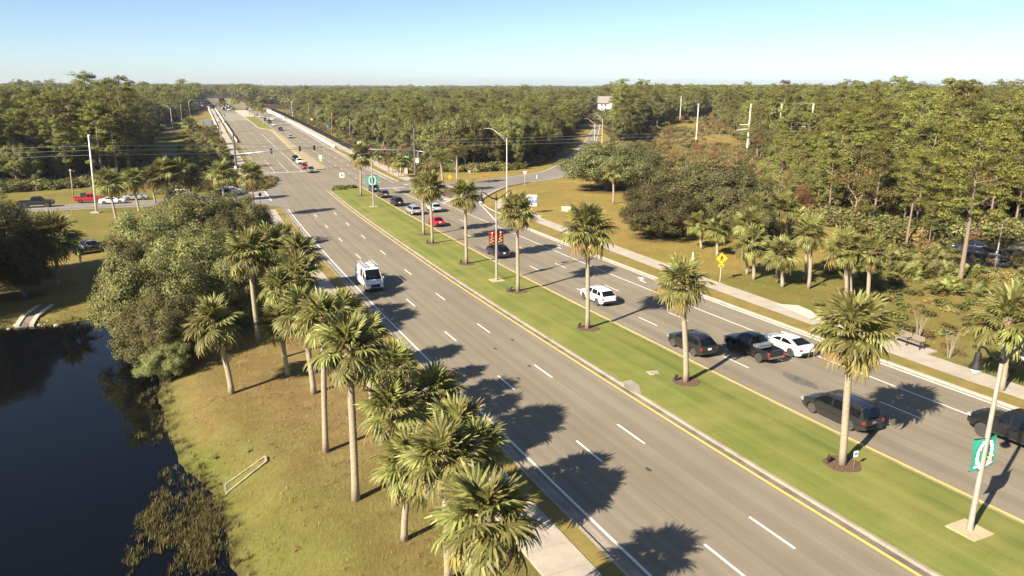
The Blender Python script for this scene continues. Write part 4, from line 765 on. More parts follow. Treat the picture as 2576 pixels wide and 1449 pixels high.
def pine_mesh(name, seed, H=20.0, lod=1.0, mat_l=None, fullness=1.0, lowb=(.42, .55)):
    """real size, H metres tall"""
    rng = np.random.default_rng(seed); mb = MB(); bend = rng.normal(0, .5, 2)
    def axis(t): return np.array([bend[0] * t * t, bend[1] * t * t, H * t])
    mb.tube([axis(t) for t in np.linspace(0, .97, 8)], [0.26 * (1 - .8 * t) + .02 for t in np.linspace(0, 1, 8)], 7, False)
    C = []; N = []; base = rng.uniform(*lowb); nb = int(19 * fullness)
    for i in range(nb):
        t = base + (1.0 - base) * ((i + rng.uniform(0, 1)) / nb) ** .85; az = i * 2.4 + rng.normal(0, .5); u = (t - base) / (1 - base)
        ln = H * 0.235 * (0.55 + 1.1 * u) * (1.06 - u) ** .55 * rng.uniform(.45, 1.15); p = axis(max(.2, t - .05 - .03 * rng.random())); e = axis(min(.99, t)) + np.array([cos(az) * ln, sin(az) * ln, ln * rng.uniform(.0, .25)])
        mid = (p + e) / 2 + np.array([0, 0, -.05 * ln]); mb.tube([p, mid, e], [.075, .05, .02], 4, False)
        R_ = rng.uniform(1.15, 1.95) * (H / 20)
        for f in range(4):
            c = e + rng.normal(0, .48, 3) * R_ * np.array([1, 1, .42]); r = R_ * rng.uniform(.45, .75); k = int(58 * lod); dd = rand_dirs(rng, k); dd[:, 2] = np.where(dd[:, 2] < -.2, -.2 * rng.random(k), dd[:, 2])
            C.append(c + dd * r * rng.uniform(.55, 1.08, k)[:, None] * np.array([1.1, 1.1, .72])); N.append(dd + np.array([0, 0, .35]))
    k = int(160 * lod); dd = rand_dirs(rng, k); C.append(axis(.97) + dd * np.array([1.2, 1.2, .9]) * rng.uniform(.4, 1, k)[:, None]); N.append(dd + np.array([0, 0, .4]))
    C = np.concatenate(C); N = np.concatenate(N); q = leaf_cards(rng, C, N, 0.50 / max(.35, lod) ** .5 * (H / 20) ** .5, 0.34 if lod >= .8 else .5)
    return np_quads(name + '_crown', q, mat_l or M_PINE), mb.mesh(name + '_trunk', M_PBARK, True)
def bare_mesh(name, seed, H=9.0, leaves=900, matl=None):
    rng = np.random.default_rng(seed); mb = MB(); tips = []
    def br(p, d, ln, r, dep):
        e = p + d * ln; m_ = (p + e) / 2 + rng.normal(0, .05, 3) * ln; mb.tube([p, m_, e], [r, r * .8, r * .6], 5 if dep < 2 else 3, False)
        if dep >= 4: tips.append(e); return
        for _ in range(3 if dep < 3 else 2):
            nd = d + rng.normal(0, .55, 3) + np.array([0, 0, .12]); nd /= np.linalg.norm(nd); br(e if rng.random() < .7 else m_, nd, ln * rng.uniform(.58, .82), r * .58, dep + 1)
        tips.append(e)
    br(np.zeros(3), np.array([rng.normal(0, .08), rng.normal(0, .08), 1.0]), H * .3, H * .02, 0)
    T_ = np.array(tips); c = T_[rng.integers(len(T_), size=leaves)] + rng.normal(0, H * .045, (leaves, 3))
    return np_quads(name + '_crown', leaf_cards(rng, c, rand_dirs(rng, leaves), .27), matl or M_BROWN), mb.mesh(name + '_trunk', M_TWIG, True)
OAKLOW = [oak_mesh('low_oak_%d' % i, 30 + i, H=0.92, low=-0.9) for i in range(3)]
OAKDRK = []
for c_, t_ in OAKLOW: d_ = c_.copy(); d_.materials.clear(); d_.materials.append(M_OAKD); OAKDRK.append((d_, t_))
FOAK = [oak_mesh('wood_oak_%d' % i, 40 + i, nclump=100, nleaf=120, leaf=0.34, flat=.85, H=1.2, low=-0.8, matl=M_OAKW) for i in range(3)]
PINEM = [pine_mesh('slash_pine_%d' % i, 60 + i, 20, 2.2, fullness=1.25, lowb=(.36, .5)) for i in range(3)]
FPINE = [pine_mesh('wood_pine_%d' % i, 70 + i, 18, 1.5, fullness=1.45, lowb=(.14, .32)) for i in range(4)]
BAREM = [bare_mesh('bare_tree_%d' % i, 80 + i, 9.5, (5200, 4200, 1500)[i]) for i in range(3)]
def tree(name, cm, tm, x, y, sc, rot, label, cat='tree', group=None, z=None, lean=0.0):
    root = empty(name, (x, y, (gz(x, y) if z is None else z)), rot, label, cat, group)
    s3 = sc if hasattr(sc, '__len__') else (sc, sc, sc); root.scale = s3
    if lean: root.rotation_euler = (0, lean, rot)
    link('trunk', tm, root); link('crown', cm, root); return root
OL = {'L': ['broad live oak at the top of the clump beside the pond', 'live oak leaning out over the pond on the left edge of the clump', 'middle oak of the clump beside the pond', 'oak at the upper right of the pond clump by the sidewalk', 'low oak nearest the meadow in the pond clump', 'left oak of the pond clump beside the camouflage pickup', 'thin grey oak close to the street corner', 'small oak dipping into the pond', 'oak in the very centre of the pond clump', 'oak behind the centre of the pond clump', 'shaded low oak on the right flank of the pond clump'],
      'K': ['large dark oak at the left picture edge', 'smaller dark oak in front of the one at the left edge', 'dark oak cut off by the left picture edge', 'dark oak standing beyond the left picture edge'],
      'R': ['round dark oak beside the exit road', 'widest dark oak in the middle of the dry field', 'left lobe oak in front of the widest dark oak', 'right oak of the dark group on the dry field', 'reddish-brown oak with a hydrant at its foot', 'oak behind the round one beside the exit road', 'low oak at the right end of the dark group, behind the grove palms']}
cnt = {}
BROAK = oak_mesh('brown_oak', 91, matl=M_BROWN, nclump=90, nleaf=80, leaf=.36, H=1.0)
for i, (k, x, y, h, r) in enumerate(OAKS):
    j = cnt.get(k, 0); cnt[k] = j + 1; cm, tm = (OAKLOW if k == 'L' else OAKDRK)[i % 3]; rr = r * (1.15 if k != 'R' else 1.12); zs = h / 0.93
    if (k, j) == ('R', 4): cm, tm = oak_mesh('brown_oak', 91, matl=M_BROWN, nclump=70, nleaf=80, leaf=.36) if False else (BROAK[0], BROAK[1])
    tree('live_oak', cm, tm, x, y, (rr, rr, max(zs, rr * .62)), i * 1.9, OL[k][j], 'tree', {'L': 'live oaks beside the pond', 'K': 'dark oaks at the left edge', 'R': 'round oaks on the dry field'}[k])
PN = ['tall pine with a long bare trunk standing alone at the edge of the dry field', 'pine trunk rising through the orange thicket', 'thicker of the twin pine trunks in the right-hand wood', 'thinner of the twin pine trunks in the right-hand wood', 'short pale-trunked tree with bright crown under the tall pine', 'shorter pine left of the twin trunks', 'leftmost pine of the right-hand wood']
for i, (x, y, h, ln) in enumerate(PINES):
    H = [17.5, 13, 17, 16, 6.5, 11, 9][i]; cm, tm = PINEM[i % 3]; tree('tall_pine', cm, tm, x, y, (H / 20 * (1.15 if i == 0 else 1.0),) * 2 + (H / 20,), i * 1.3, PN[i], 'tree', 'pines at the edge of the right-hand wood')
# ------------------------------------------------------------------ the woods: trees by position, the largest-looking ones single, the rest as one mass
def front_fn(F):
    bb = np.array([f[1] / f[2] for f in F]); rr = np.array([math.hypot(f[1], f[2]) for f in F]); o = np.argsort(bb); return bb[o], rr[o]
FL, FC, FR = front_fn(FRONT_L), front_fn(FRONT_C), front_fn(FRONT_R)
# bearing beyond the picture edges
FL = (np.r_[-1.1, FL[0]], np.r_[235.0, FL[1]]); FR = (np.r_[FR[0], 1.1], np.r_[FR[1], 150.0])
Sroad = np.array([]) 
def wood_points():
    pts = []; r = 100.0
    def spacing(r): return 4.9 if r < 330 else (7.2 if r < 650 else (10.5 if r < 1300 else 21.0))
    while r < 3600:
        sp = spacing(r); n = int(2.1 * r / sp); th = -1.05 + 2.1 * (np.arange(n) + RNG.uniform(-.42, .42, n)) / n; rr = r + RNG.uniform(-.45, .45, n) * sp
        pts.append(np.stack([rr * np.sin(th), rr * np.cos(th)], 1)); r += sp * 0.95
    return np.concatenate(pts)
WP = wood_points(); bx = WP[:, 0] / WP[:, 1]; br = np.hypot(WP[:, 0], WP[:, 1])
def beyond(F, k=0.0): 
    rr = np.interp(bx, F[0], F[1], left=1e9, right=1e9); return br > rr + 2 + k
inL = (bx <= FL[0][-1]) & beyond(FL); inC = (bx > FC[0][0]) & (bx < FC[0][-1]) & beyond(FC); inR = (bx > FR[0][0]) & beyond(FR)
rest = ~(bx <= FL[0][-1]) & ~((bx > FC[0][0]) & (bx < FC[0][-1])) & ~(bx > FR[0][0]) & (br > 900)
keep = inL | inC | inR | rest
s_, o_ = so(WP[:, 0], WP[:, 1])
keep &= ~((np.abs(o_ - 14.5) < np.where(s_ < 640, 34, 26)) & (s_ < 1180)) & ~((np.abs(o_ - 14.5) < 28) & (s_ < 1900) & (br < 1250))
# side road corridor, lower road, brush corridor under the power line, house clearing
mid = (np.array(Ls) + np.array(Rs)) / 2
def dist_line(P, x, y): 
    d = np.full(x.shape, 1e9)
    for i in range(len(P) - 1):
        a, b = P[i], P[i + 1]; ab = b - a; t = np.clip(((x - a[0]) * ab[0] + (y - a[1]) * ab[1]) / (ab @ ab + 1e-9), 0, 1); d = np.minimum(d, np.hypot(x - a[0] - ab[0] * t, y - a[1] - ab[1] * t))
    return d
dside = dist_line(mid, WP[:, 0], WP[:, 1]); keep &= dside > np.where(WP[:, 1] < 560, 11.5, 8.0)
LR_ = np.array(LOWER_ROAD).mean(0); keep &= ~((np.abs(WP[:, 0] - LR_[0]) < 26) & (np.abs(WP[:, 1] - LR_[1]) < 10))
HOUSE = (82.5, 635.0); keep &= ~((np.abs(WP[:, 0] - HOUSE[0] + (HOUSE[1] - WP[:, 1]) * .13) < 18) & (WP[:, 1] > HOUSE[1] - 170) & (WP[:, 1] < HOUSE[1] + 12) & (WP[:, 1] < HOUSE[1] + 16))
BR = np.array(BRUSH, float)   # power-line corridor
inbr = poly_sd(BR, WP[:, 0], WP[:, 1]) < 0
BX = ~inbr & (WP[:, 1] < 330) & (bx > 0.14) & (bx < 0.36) & keep   # brushy slope left of the corridor
WPk = WP[keep & ~inbr]; r = np.hypot(WPk[:, 0], WPk[:, 1]); b = WPk[:, 0] / WPk[:, 1]
cl = np.sin(WPk[:, 0] * .021 + 1.3) * np.cos(WPk[:, 1] * .017 + .4) + RNG.normal(0, .55, len(WPk))
isL = b < -0.34; isR = b > 0.12
pp = np.where(isL, np.where(r < 330, .62, .45), np.where(isR, np.where(r < 420, .62, .5), np.where(r < 420, .02, .25))); pp = np.clip(pp + .22 * cl, 0, 1); pp = np.where(isR & (r < 420), np.clip(pp, .5, .72), pp)
u = RNG.random(len(WPk)); kind = np.where(u < pp, 0, 1)                                # 0 pine, 1 oak, 2 brown/bare
brn = RNG.random(len(WPk)); pb = np.where(isR & (r < 330), .26, np.where(isR, .05, .05)); pb = np.where(isR & (r < 200), .40, pb); scl_b = 1.25; kind = np.where(brn < pb, 2, kind)
kind = np.where((r > 1300) & (kind == 2), 1, kind)
scl = RNG.uniform(.66, 1.2, len(WPk)); scl = np.where(isL & (kind == 0) & (r < 500), scl * 1.0, scl); scl = np.where(r > 1300, scl * 1.0, scl)
scl = np.where(isR & (r < 260), scl * .86, scl); hz = np.where((~isL) & (~isR), .82, 1.0) * np.where(RNG.random(len(WPk)) < .05, 1.25, 1.0)
scl = np.where((b > .30) & (b < .425) & (r < 262), scl * .62, scl)   # young growth before the power poles
wz = ground_z(WPk[:, 0], WPk[:, 1], False)
order = np.argsort(r); single = np.zeros(len(WPk), bool); quota = {0: 190, 1: 150, 2: 80}
for i in order:
    k = int(kind[i])
    inview = abs(math.atan2(WPk[i, 0], WPk[i, 1])) < 0.66
    if quota[k] > 0 and inview: quota[k] -= 1; single[i] = True
    if not any(quota.values()): break
PXX = 1288 + 1850 * b * np.sqrt(1 + b * b) / np.sqrt(1 + b * b)
def region(i): return 'left of the overpass' if isL[i] else ('right of the exit road' if isR[i] else 'between overpass and exit road')
def place(i):
    p = PXX[i]
    for lim, t in ((60, 'at the far left edge of the left wood'), (200, 'left of the whitish pole'), (300, 'behind the red pickup'), (420, 'behind the side street palms'), (600, 'beside the lower road'), (900, 'behind the overpass fence'), (1040, 'behind the young palms'), (1190, 'behind the feather palms'), (1300, 'behind the brown oak'), (1500, 'on the left of the exit road'), (1640, 'behind the round oak of the exit road'), (1780, 'beside the far power poles'), (1880, 'left of the near power poles'), (1960, 'between the near power poles'), (2060, 'right of the near power poles'), (2180, 'behind the twin pine trunks'), (2300, 'above the wide-skirted palms'), (2420, 'left of the lone tall pine'), (2500, 'behind the lone tall pine')):
        if p < lim: return t
    return 'at the right picture edge'
def front_r(i): F = FL if isL[i] else (FR if isR[i] else FC); return float(np.interp(b[i], F[0], F[1]))
def row(i): d = r[i] - front_r(i); return 'front-row' if d < 7 else ('second-row' if d < 15 else ('mid-row' if d < 30 else 'deep'))
def size(i): s = scl[i] * hz[i]; return 'tall' if s > 1.04 else ('low' if s < .78 else 'middling')
for i in np.where(single)[0]:
    k = int(kind[i]); x, y = WPk[i]; s = float(scl[i]); rot = float(RNG.uniform(0, 6.28)); rg = region(i)
    if k == 0: cm, tm = FPINE[i % 4]; tree('wood_pine', cm, tm, x, y, (s * 1.05, s * 1.05, s * float(hz[i])), rot, row(i) + ' ' + size(i) + ' pine ' + place(i), 'tree', 'pines in the wood ' + rg, float(wz[i]))
    elif k == 1: cm, tm = FOAK[i % 3]; q = 5.2 * s; tree('wood_oak', cm, tm, x, y, (q, q, q * 1.15), rot, row(i) + ' ' + size(i) + ' leafy oak ' + place(i), 'tree', 'oaks in the wood ' + rg, float(wz[i]))
    else: cm, tm = BAREM[i % 3]; q = s * 1.3; tree('bare_tree', cm, tm, x, y, q, rot, row(i) + ' ' + size(i) + ' brown autumn tree ' + place(i), 'tree', 'brown trees in the wood ' + rg, float(wz[i]))
# the mass
def join_meshes(name, parts):
    """parts: [(mesh, matrix)] -> one mesh (numpy, keeps materials)"""
    Vs = []; Ls_ = []; st = []; mi = []; mats = []; vo = 0; lo = 0
    for me_, M in parts:
        n = len(me_.vertices); co = np.empty(n * 3, np.float32); me_.vertices.foreach_get('co', co); co = co.reshape(-1, 3) @ np.array(M)[:3, :3].T + np.array(M)[:3, 3]
        l = np.empty(len(me_.loops), np.int32); me_.loops.foreach_get('vertex_index', l); p = np.empty(len(me_.polygons), np.int32); me_.polygons.foreach_get('loop_start', p)
        q = np.empty(len(me_.polygons), np.int32); me_.polygons.foreach_get('material_index', q); mp = []
        for m in me_.materials:
            if m not in mats: mats.append(m)
            mp.append(mats.index(m))
        Vs.append(co); Ls_.append(l + vo); st.append(p + lo); mi.append(np.array(mp)[q]); vo += n; lo += len(l)
    V = np.concatenate(Vs); L = np.concatenate(Ls_); S_ = np.concatenate(st); me = bpy.data.meshes.new(name)
    me.vertices.add(len(V)); me.vertices.foreach_set('co', V.astype(np.float32).ravel()); me.loops.add(len(L)); me.loops.foreach_set('vertex_index', L.astype(np.int32)); me.polygons.add(len(S_))
    me.polygons.foreach_set('loop_start', S_.astype(np.int32)); me.polygons.foreach_set('material_index', np.concatenate(mi).astype(np.int32))
    for m in mats: me.materials.append(m)
    me.update(calc_edges=True); return me
SRC = bpy.data.collections.new('wood_sources')
def src(name, me): o = bpy.data.objects.new(name, me); SRC.objects.link(o); return o
I4 = Matrix.Identity(4)
srcs = []
for i, (c, t) in enumerate(FPINE): srcs.append(('a%02d' % i, join_meshes('wood_pine_whole', [(c, I4), (t, I4)])))
S46 = Matrix.Diagonal((5.2, 5.2, 6.0, 1))
for i, (c, t) in enumerate(FOAK): srcs.append(('a%02d' % (4 + i), join_meshes('wood_oak_whole', [(c, S46), (t, S46)])))
for i, (c, t) in enumerate(BAREM): srcs.append(('a%02d' % (7 + i), join_meshes('bare_whole', [(c, I4), (t, I4)])))
FAR_P = pine_mesh('far_pine', 99, 19, 0.2); FAR_O = oak_parts(98, nclump=30, nleaf=26, leaf=1.0, flat=.85)[0]
srcs.append(('a10', FAR_P[0])); srcs.append(('a11', np_quads('far_oak', (FAR_O + np.array([0, 0, 1.5])) * np.array([5.4, 5.4, 6.0]), M_OAKW)))
def shrub_q(seed, n=420, h=1.0, matl=None, leaf=.22):
    rng = np.random.default_rng(seed); C = []; N = []
    for _ in range(9):
        p = np.array([rng.uniform(-.7, .7), rng.uniform(-.7, .7), rng.uniform(.25, .7) * h]); dd = rand_dirs(rng, n // 9); C.append(p + dd * rng.uniform(.15, .48, n // 9)[:, None] * np.array([1, 1, .8])); N.append(dd + np.array([0, 0, .4]))
    C = np.concatenate(C); C[:, 2] = np.maximum(C[:, 2], 0.02); return np_quads('shrub', leaf_cards(rng, C, np.concatenate(N), leaf), matl)
SHR = [shrub_q(1, matl=M_SHRUB), shrub_q(2, matl=M_BRUSH), shrub_q(3, 300, 1.2, M_BRUSH, .2), shrub_q(4, 420, 1.0, M_OAK)]
for i, m_ in enumerate(SHR): srcs.append(('a%02d' % (12 + i), m_))
def tuft_q(seed, n=16, h=.5, matl=None, spread=.22, w=.02):
    rng = np.random.default_rng(seed); V = []
    for _ in range(n):
        a = rng.uniform(0, 6.28); d = np.array([cos(a), sin(a), 0]); p = np.array([rng.normal(0, spread * .5), rng.normal(0, spread * .5), 0]); e = p + d * rng.uniform(.1, .5) * h + np.array([0, 0, h * rng.uniform(.5, 1)]); wv = np.array([-d[1], d[0], 0]) * w
        V.append([p - wv, p + wv, e + wv * .3, e - wv * .3])
    return np_quads('tuft', np.array(V), matl)
srcs += [('a16', tuft_q(1, 18, .55, M_REED, .35, .022)), ('a17', tuft_q(2, 18, .42, M_REED, .4, .022)), ('a18', tuft_q(3, 14, .30, M_TUFT, .3, .018)), ('a19', tuft_q(4, 14, .22, M_SHRUB, .3, .02))]
for n_, m_ in srcs: src('src_' + n_, m_)
def scatter(name, P, idx, rot, scl3, label=None, cat=None):
    me = bpy.data.meshes.new(name); n = len(P); me.vertices.add(n); me.vertices.foreach_set('co', np.asarray(P, np.float32).ravel())
    a = me.attributes.new('idx', 'INT', 'POINT'); a.data.foreach_set('value', np.asarray(idx, np.int32)); a = me.attributes.new('rot', 'FLOAT_VECTOR', 'POINT'); a.data.foreach_set('vector', np.stack([np.zeros(n), np.zeros(n), rot], 1).astype(np.float32).ravel())
    a = me.attributes.new('scl', 'FLOAT_VECTOR', 'POINT'); a.data.foreach_set('vector', np.asarray(scl3, np.float32).ravel()); me.update()
    o = link(name, me); o['kind'] = 'stuff'
    if label: tag(o, label, cat)
    ng = bpy.data.node_groups.new(name, 'GeometryNodeTree'); ng.interface.new_socket('Geometry', in_out='INPUT', socket_type='NodeSocketGeometry'); ng.interface.new_socket('Geometry', in_out='OUTPUT', socket_type='NodeSocketGeometry')
    N = ng.nodes; gi = N.new('NodeGroupInput'); go = N.new('NodeGroupOutput'); ip = N.new('GeometryNodeInstanceOnPoints'); ci = N.new('GeometryNodeCollectionInfo'); ci.inputs['Collection'].default_value = SRC
    ci.inputs['Separate Children'].default_value = True; ci.inputs['Reset Children'].default_value = True; ip.inputs['Pick Instance'].default_value = True
    def na(nm, t): q = N.new('GeometryNodeInputNamedAttribute'); q.data_type = t; q.inputs['Name'].default_value = nm; return q.outputs['Attribute']
    Lk = ng.links.new; Lk(gi.outputs[0], ip.inputs['Points']); Lk(ci.outputs[0], ip.inputs['Instance']); Lk(na('idx', 'INT'), ip.inputs['Instance Index']); Lk(na('rot', 'FLOAT_VECTOR'), ip.inputs['Rotation']); Lk(na('scl', 'FLOAT_VECTOR'), ip.inputs['Scale']); Lk(ip.outputs[0], go.inputs[0])
    md = o.modifiers.new('scatter', 'NODES'); md.node_group = ng; return o
w = np.where(~single)[0]; rr = r[w]; kk = kind[w]; ii = np.arange(len(w))
ix = np.where(kk == 0, ii % 4, np.where(kk == 1, 4 + ii % 3, 7 + ii % 3)); ix = np.where((rr > 620) & (kk == 0), 10, ix); ix = np.where((rr > 620) & (kk == 1), 11, ix)
wide = np.where(rr > 1300, 1.9, np.where(rr > 650, 1.5, np.where(rr > 330, 1.15, 1.0))); sc = scl[w]
scatter('woodland', np.c_[WPk[w], wz[w]], ix, RNG.uniform(0, 6.28, len(w)), np.stack([sc * wide, sc * wide, sc * hz[w] * np.where(rr > 1300, .92, 1.0)], 1), 'deep pine and oak woodland stretching to the horizon', 'woodland')
# undergrowth along the wood fronts, brush under the power line and on the slope, shrubs on the banks
UP = []; UI = []; US = []
def add_sh(P, ids, smin, smax):
    n = len(P); UP.append(P); UI.append(RNG.choice(ids, n)); s = RNG.uniform(smin, smax, n); US.append(np.stack([s, s, s * RNG.uniform(.7, 1.1, n)], 1))
for F, ids, n in ((FL, [12, 15, 15], 1500), (FC, [12, 13, 15], 900), (FR, [12, 15, 13], 1000)):
    bq = RNG.uniform(max(F[0][0], -.78), min(F[0][-1], .78), n); rq = np.interp(bq, F[0], F[1]) + RNG.uniform(-3, 9, n); P = np.stack([rq * bq / np.sqrt(1 + bq ** 2), rq / np.sqrt(1 + bq ** 2)], 1)
    s1, o1 = so(P[:, 0], P[:, 1]); P = P[(np.abs(o1 - 14.5) > 27) & (dist_line(mid, P[:, 0], P[:, 1]) > 9.5)]; add_sh(P, ids, 1.0, 2.6)
def fill(poly, n): 
    P = np.stack([RNG.uniform(poly[:, 0].min(), poly[:, 0].max(), n), RNG.uniform(poly[:, 1].min(), poly[:, 1].max(), n)], 1); return P[poly_sd(poly, P[:, 0], P[:, 1]) < 0]
Pb = fill(BR, 4600); add_sh(Pb[np.sin(Pb[:, 0] * .11) + np.cos(Pb[:, 1] * .045 + 1) + RNG.normal(0, .35, len(Pb)) > -.55], [13, 13, 14, 12, 15], .6, 2.2)
SL = np.array([(22, 300), (38, 215), (52, 150), (62, 140), (80, 180), (75, 230), (52, 300), (50, 420), (44, 400)], float); Pb = fill(SL, 2600); Pb = Pb[dist_line(mid, Pb[:, 0], Pb[:, 1]) > 10]; add_sh(Pb, [12, 13, 14, 13, 15], .9, 2.5)
FIELD = np.array([(36, 60), (60, 70), (78, 100), (56, 106), (40, 92), (34, 80)], float); Pb = fill(FIELD, 700); add_sh(Pb, [12, 13, 12, 19], .3, 1.0)
EDGE = np.array([(52, 88), (60, 76), (72, 80), (90, 108), (60, 108)], float); Pb = fill(EDGE, 340); Pb = Pb[poly_sd(np.array(PARKLOT), Pb[:, 0], Pb[:, 1]) > 1.5]; add_sh(Pb, [12, 12, 13, 15], .7, 1.5)
NEAR = np.array([(36, 62), (35.5, 56), (40, 48), (60, 55), (60, 66), (44, 68)], float); Pb = fill(NEAR, 200); add_sh(Pb, [12, 13, 12], .25, .65)
sB = RNG.uniform(205, 420, 620); oB = RNG.uniform(-24, -8, 620); X, Y = road_xy(sB, oB); add_sh(np.stack([X, Y], 1), [12, 12, 13, 15], .7, 1.7)
sB = RNG.uniform(225, 560, 900); oB = RNG.uniform(40, 62, 900); X, Y = road_xy(sB, oB); add_sh(np.stack([X, Y], 1), [12, 13, 12, 15], .8, 2.0)
lk = np.array([(-78, 160), (-56, 165), (-60, 196), (-88, 195)], float); Pb = fill(lk, 260); add_sh(Pb, [12, 12, 13], .6, 1.5)
Pb = np.stack([HOUSE[0] - (hq := RNG.uniform(12, 170, 300)) * .13 + RNG.normal(0, 9, 300), HOUSE[1] - hq], 1); add_sh(Pb, [15, 12, 15], 2.5, 5.5)
xs, ys = road_xy(180, 12.5); NB = np.array(BED_NOSE); Pb = fill(NB, 90)
nose_c = np.array([road_xy(178 + RNG.uniform(-3, 3), 15 + RNG.uniform(-2.8, 2.8)) for _ in range(26)]).reshape(-1, 2)
UPa = np.concatenate(UP); zU = ground_z(UPa[:, 0], UPa[:, 1], False)
scatter('undergrowth', np.c_[UPa, zU - .05], np.concatenate(UI), RNG.uniform(0, 6.28, len(UPa)), np.concatenate(US), 'low brown and green brush along the wood edges and power line', 'brush')
# marsh grass in the pond shallows and tufts on the bank
MP = []; 
P = []
for k in range(26):
    c = np.array([-16.6, 33.6]) + RNG.normal(0, 1, 2) * np.array([1.5, 2.6]); a = RNG.normal(2.2, .5); q = RNG.normal(0, 1, (int(RNG.uniform(18, 70)), 2)) * np.array([RNG.uniform(.5, 1.3), RNG.uniform(.14, .34)])
    P.append(c + q @ np.array([[cos(a), sin(a)], [-sin(a), cos(a)]]))
P = np.concatenate(P); d = poly_sd(PONDP, P[:, 0], P[:, 1]); P = P[(d < .2) & (d > -4.8)]
P2 = np.stack([RNG.uniform(-60, -8, 9000), RNG.uniform(24, 72, 9000)], 1); d2 = poly_sd(PONDP, P2[:, 0], P2[:, 1]); P2 = P2[(d2 < .8) & (d2 > -.9 + .7 * np.sin(P2[:, 1] * 1.1))]
MPs = np.concatenate([P, P2[:2200]]); z = np.maximum(ground_z(MPs[:, 0], MPs[:, 1], False), POND_Z - .04); ms = RNG.uniform(.35, .8, len(MPs))
scatter('marsh_grass', np.c_[MPs, z], RNG.choice([16, 17], len(MPs)), RNG.uniform(0, 6.28, len(MPs)), np.stack([ms] * 3, 1), 'tan marsh grass growing in the pond shallows', 'marsh grass')
P = np.stack([RNG.uniform(-45, 6, 16000), RNG.uniform(18, 72, 16000)], 1); s1, o1 = so(P[:, 0], P[:, 1]); d = poly_sd(PONDP, P[:, 0], P[:, 1]); P = P[(d > .6) & (o1 < -5.2)]; P = P[np.sin(P[:, 0] * .6) * np.cos(P[:, 1] * .5) + RNG.normal(0, .5, len(P)) > .1]
P3 = np.stack([RNG.uniform(12, 60, 9000), RNG.uniform(36, 125, 9000)], 1); s3, o3 = so(P3[:, 0], P3[:, 1]); P3 = P3[(o3 > 40) & (o3 < 75)]; P = np.concatenate([P, P3[:3000]])
ms = RNG.uniform(.25, .6, len(P)); scatter('grass_tufts', np.c_[P, ground_z(P[:, 0], P[:, 1], False) - .02], RNG.choice([18, 18, 18, 19], len(P)), RNG.uniform(0, 6.28, len(P)), np.stack([ms] * 3, 1), 'rough dry grass tufts on the meadow', 'grass')
Pt = fill(BR, 900); Pt = Pt[np.sin(Pt[:, 0] * .13) + np.cos(Pt[:, 1] * .05) + RNG.normal(0, .5, len(Pt)) > .35][:46]
for i, (x, y) in enumerate(Pt): cm, tm = BAREM[i % 3]; tree('scrub_tree', cm, tm, x, y, float(RNG.uniform(.4, .72)), i * .9, ('taller' if i % 2 else 'smaller') + ' brown scrub tree in the brush ' + ('near' if y < 270 else ('half way along' if y < 380 else 'far along')) + ' the power line', 'tree', 'scrub trees under the power line')
# nose shrubs, saw palmettos, crape myrtles, field shrubs: single plants
for i, (x, y) in enumerate(nose_c[:12]):
    s = float(RNG.uniform(.65, 1.0)); link('nose_shrub', SHR[[0, 0, 1, 3][i % 4]], None, (x, y, gz(x, y) + .16), i * 1.1).scale = (s, s, s * .9)
    tag(COL.objects[-1], 'round shrub in the planted tip of the median', 'shrub', 'shrubs at the median tip')
def palmetto_q(seed):
    rng = np.random.default_rng(seed); Q = []
    for k in range(26):
        az = k * 2.4; el = radians(rng.uniform(5, 75)); M = np.array(frond_rot(az, el, rng.normal(0, .3))) * rng.uniform(.8, 1.15); Q.append(FROND_Q[k % 3] @ M.T + np.array([rng.normal(0, .3), rng.normal(0, .3), .15]))
    return np.concatenate(Q)
PALMETTO = [np_quads('palmetto_%d' % i, palmetto_q(i), M_FROND) for i in range(3)]
for i in range(34):
    b_ = RNG.uniform(.47, .68); rr_ = RNG.uniform(88, 112); x, y = rr_ * b_ / math.hypot(1, b_), rr_ / math.hypot(1, b_)
    if poly_sd(np.array(PARKLOT), np.array([x]), np.array([y]))[0] < 2: continue
    s = float(RNG.uniform(.9, 1.7)); o = link('saw_palmetto', PALMETTO[i % 3], None, (x, y, gz(x, y)), i * .7); o.scale = (s, s, s); tag(o, ('low' if s < 1.15 else ('large' if s > 1.45 else 'middling')) + ' saw palmetto clump ' + ('left of' if b_ < .585 else 'right of') + ' the lone tall pine, ' + ('toward the field' if rr_ < 100 else 'toward the trees'), 'shrub', 'saw palmettos on the right')
for i, (x, y) in enumerate(MYRTLE):
    rng = np.random.default_rng(i); root = empty('crape_myrtle', (x, y, gz(x, y)), 0, ['bare multi-stemmed myrtle right behind the bench', 'bare multi-stemmed myrtle right of the bench'][i], 'shrub', 'bare myrtles by the bench'); tw = []
    for k in range(7):
        a = k * .9 + rng.normal(0, .2); ln = rng.uniform(1.5, 2.1); e = np.array([cos(a) * .45, sin(a) * .45, ln]); MB().tube([(cos(a) * .08, sin(a) * .08, 0), e * .55 + np.array([0, 0, .1]), e], [.035, .028, .015], 5, False).build('stem', M_TWIG, root, True)
        for q in range(5):
            b2 = e + rng.normal(0, 1, 3) * np.array([.3, .3, .2]) + np.array([0, 0, .3]); tw.append((e, b2))
    mb = MB()
    for p, q in tw: mb.tube([p, q], [.011, .004], 3, False)
    mb.build('twigs', M_TWIG, root)
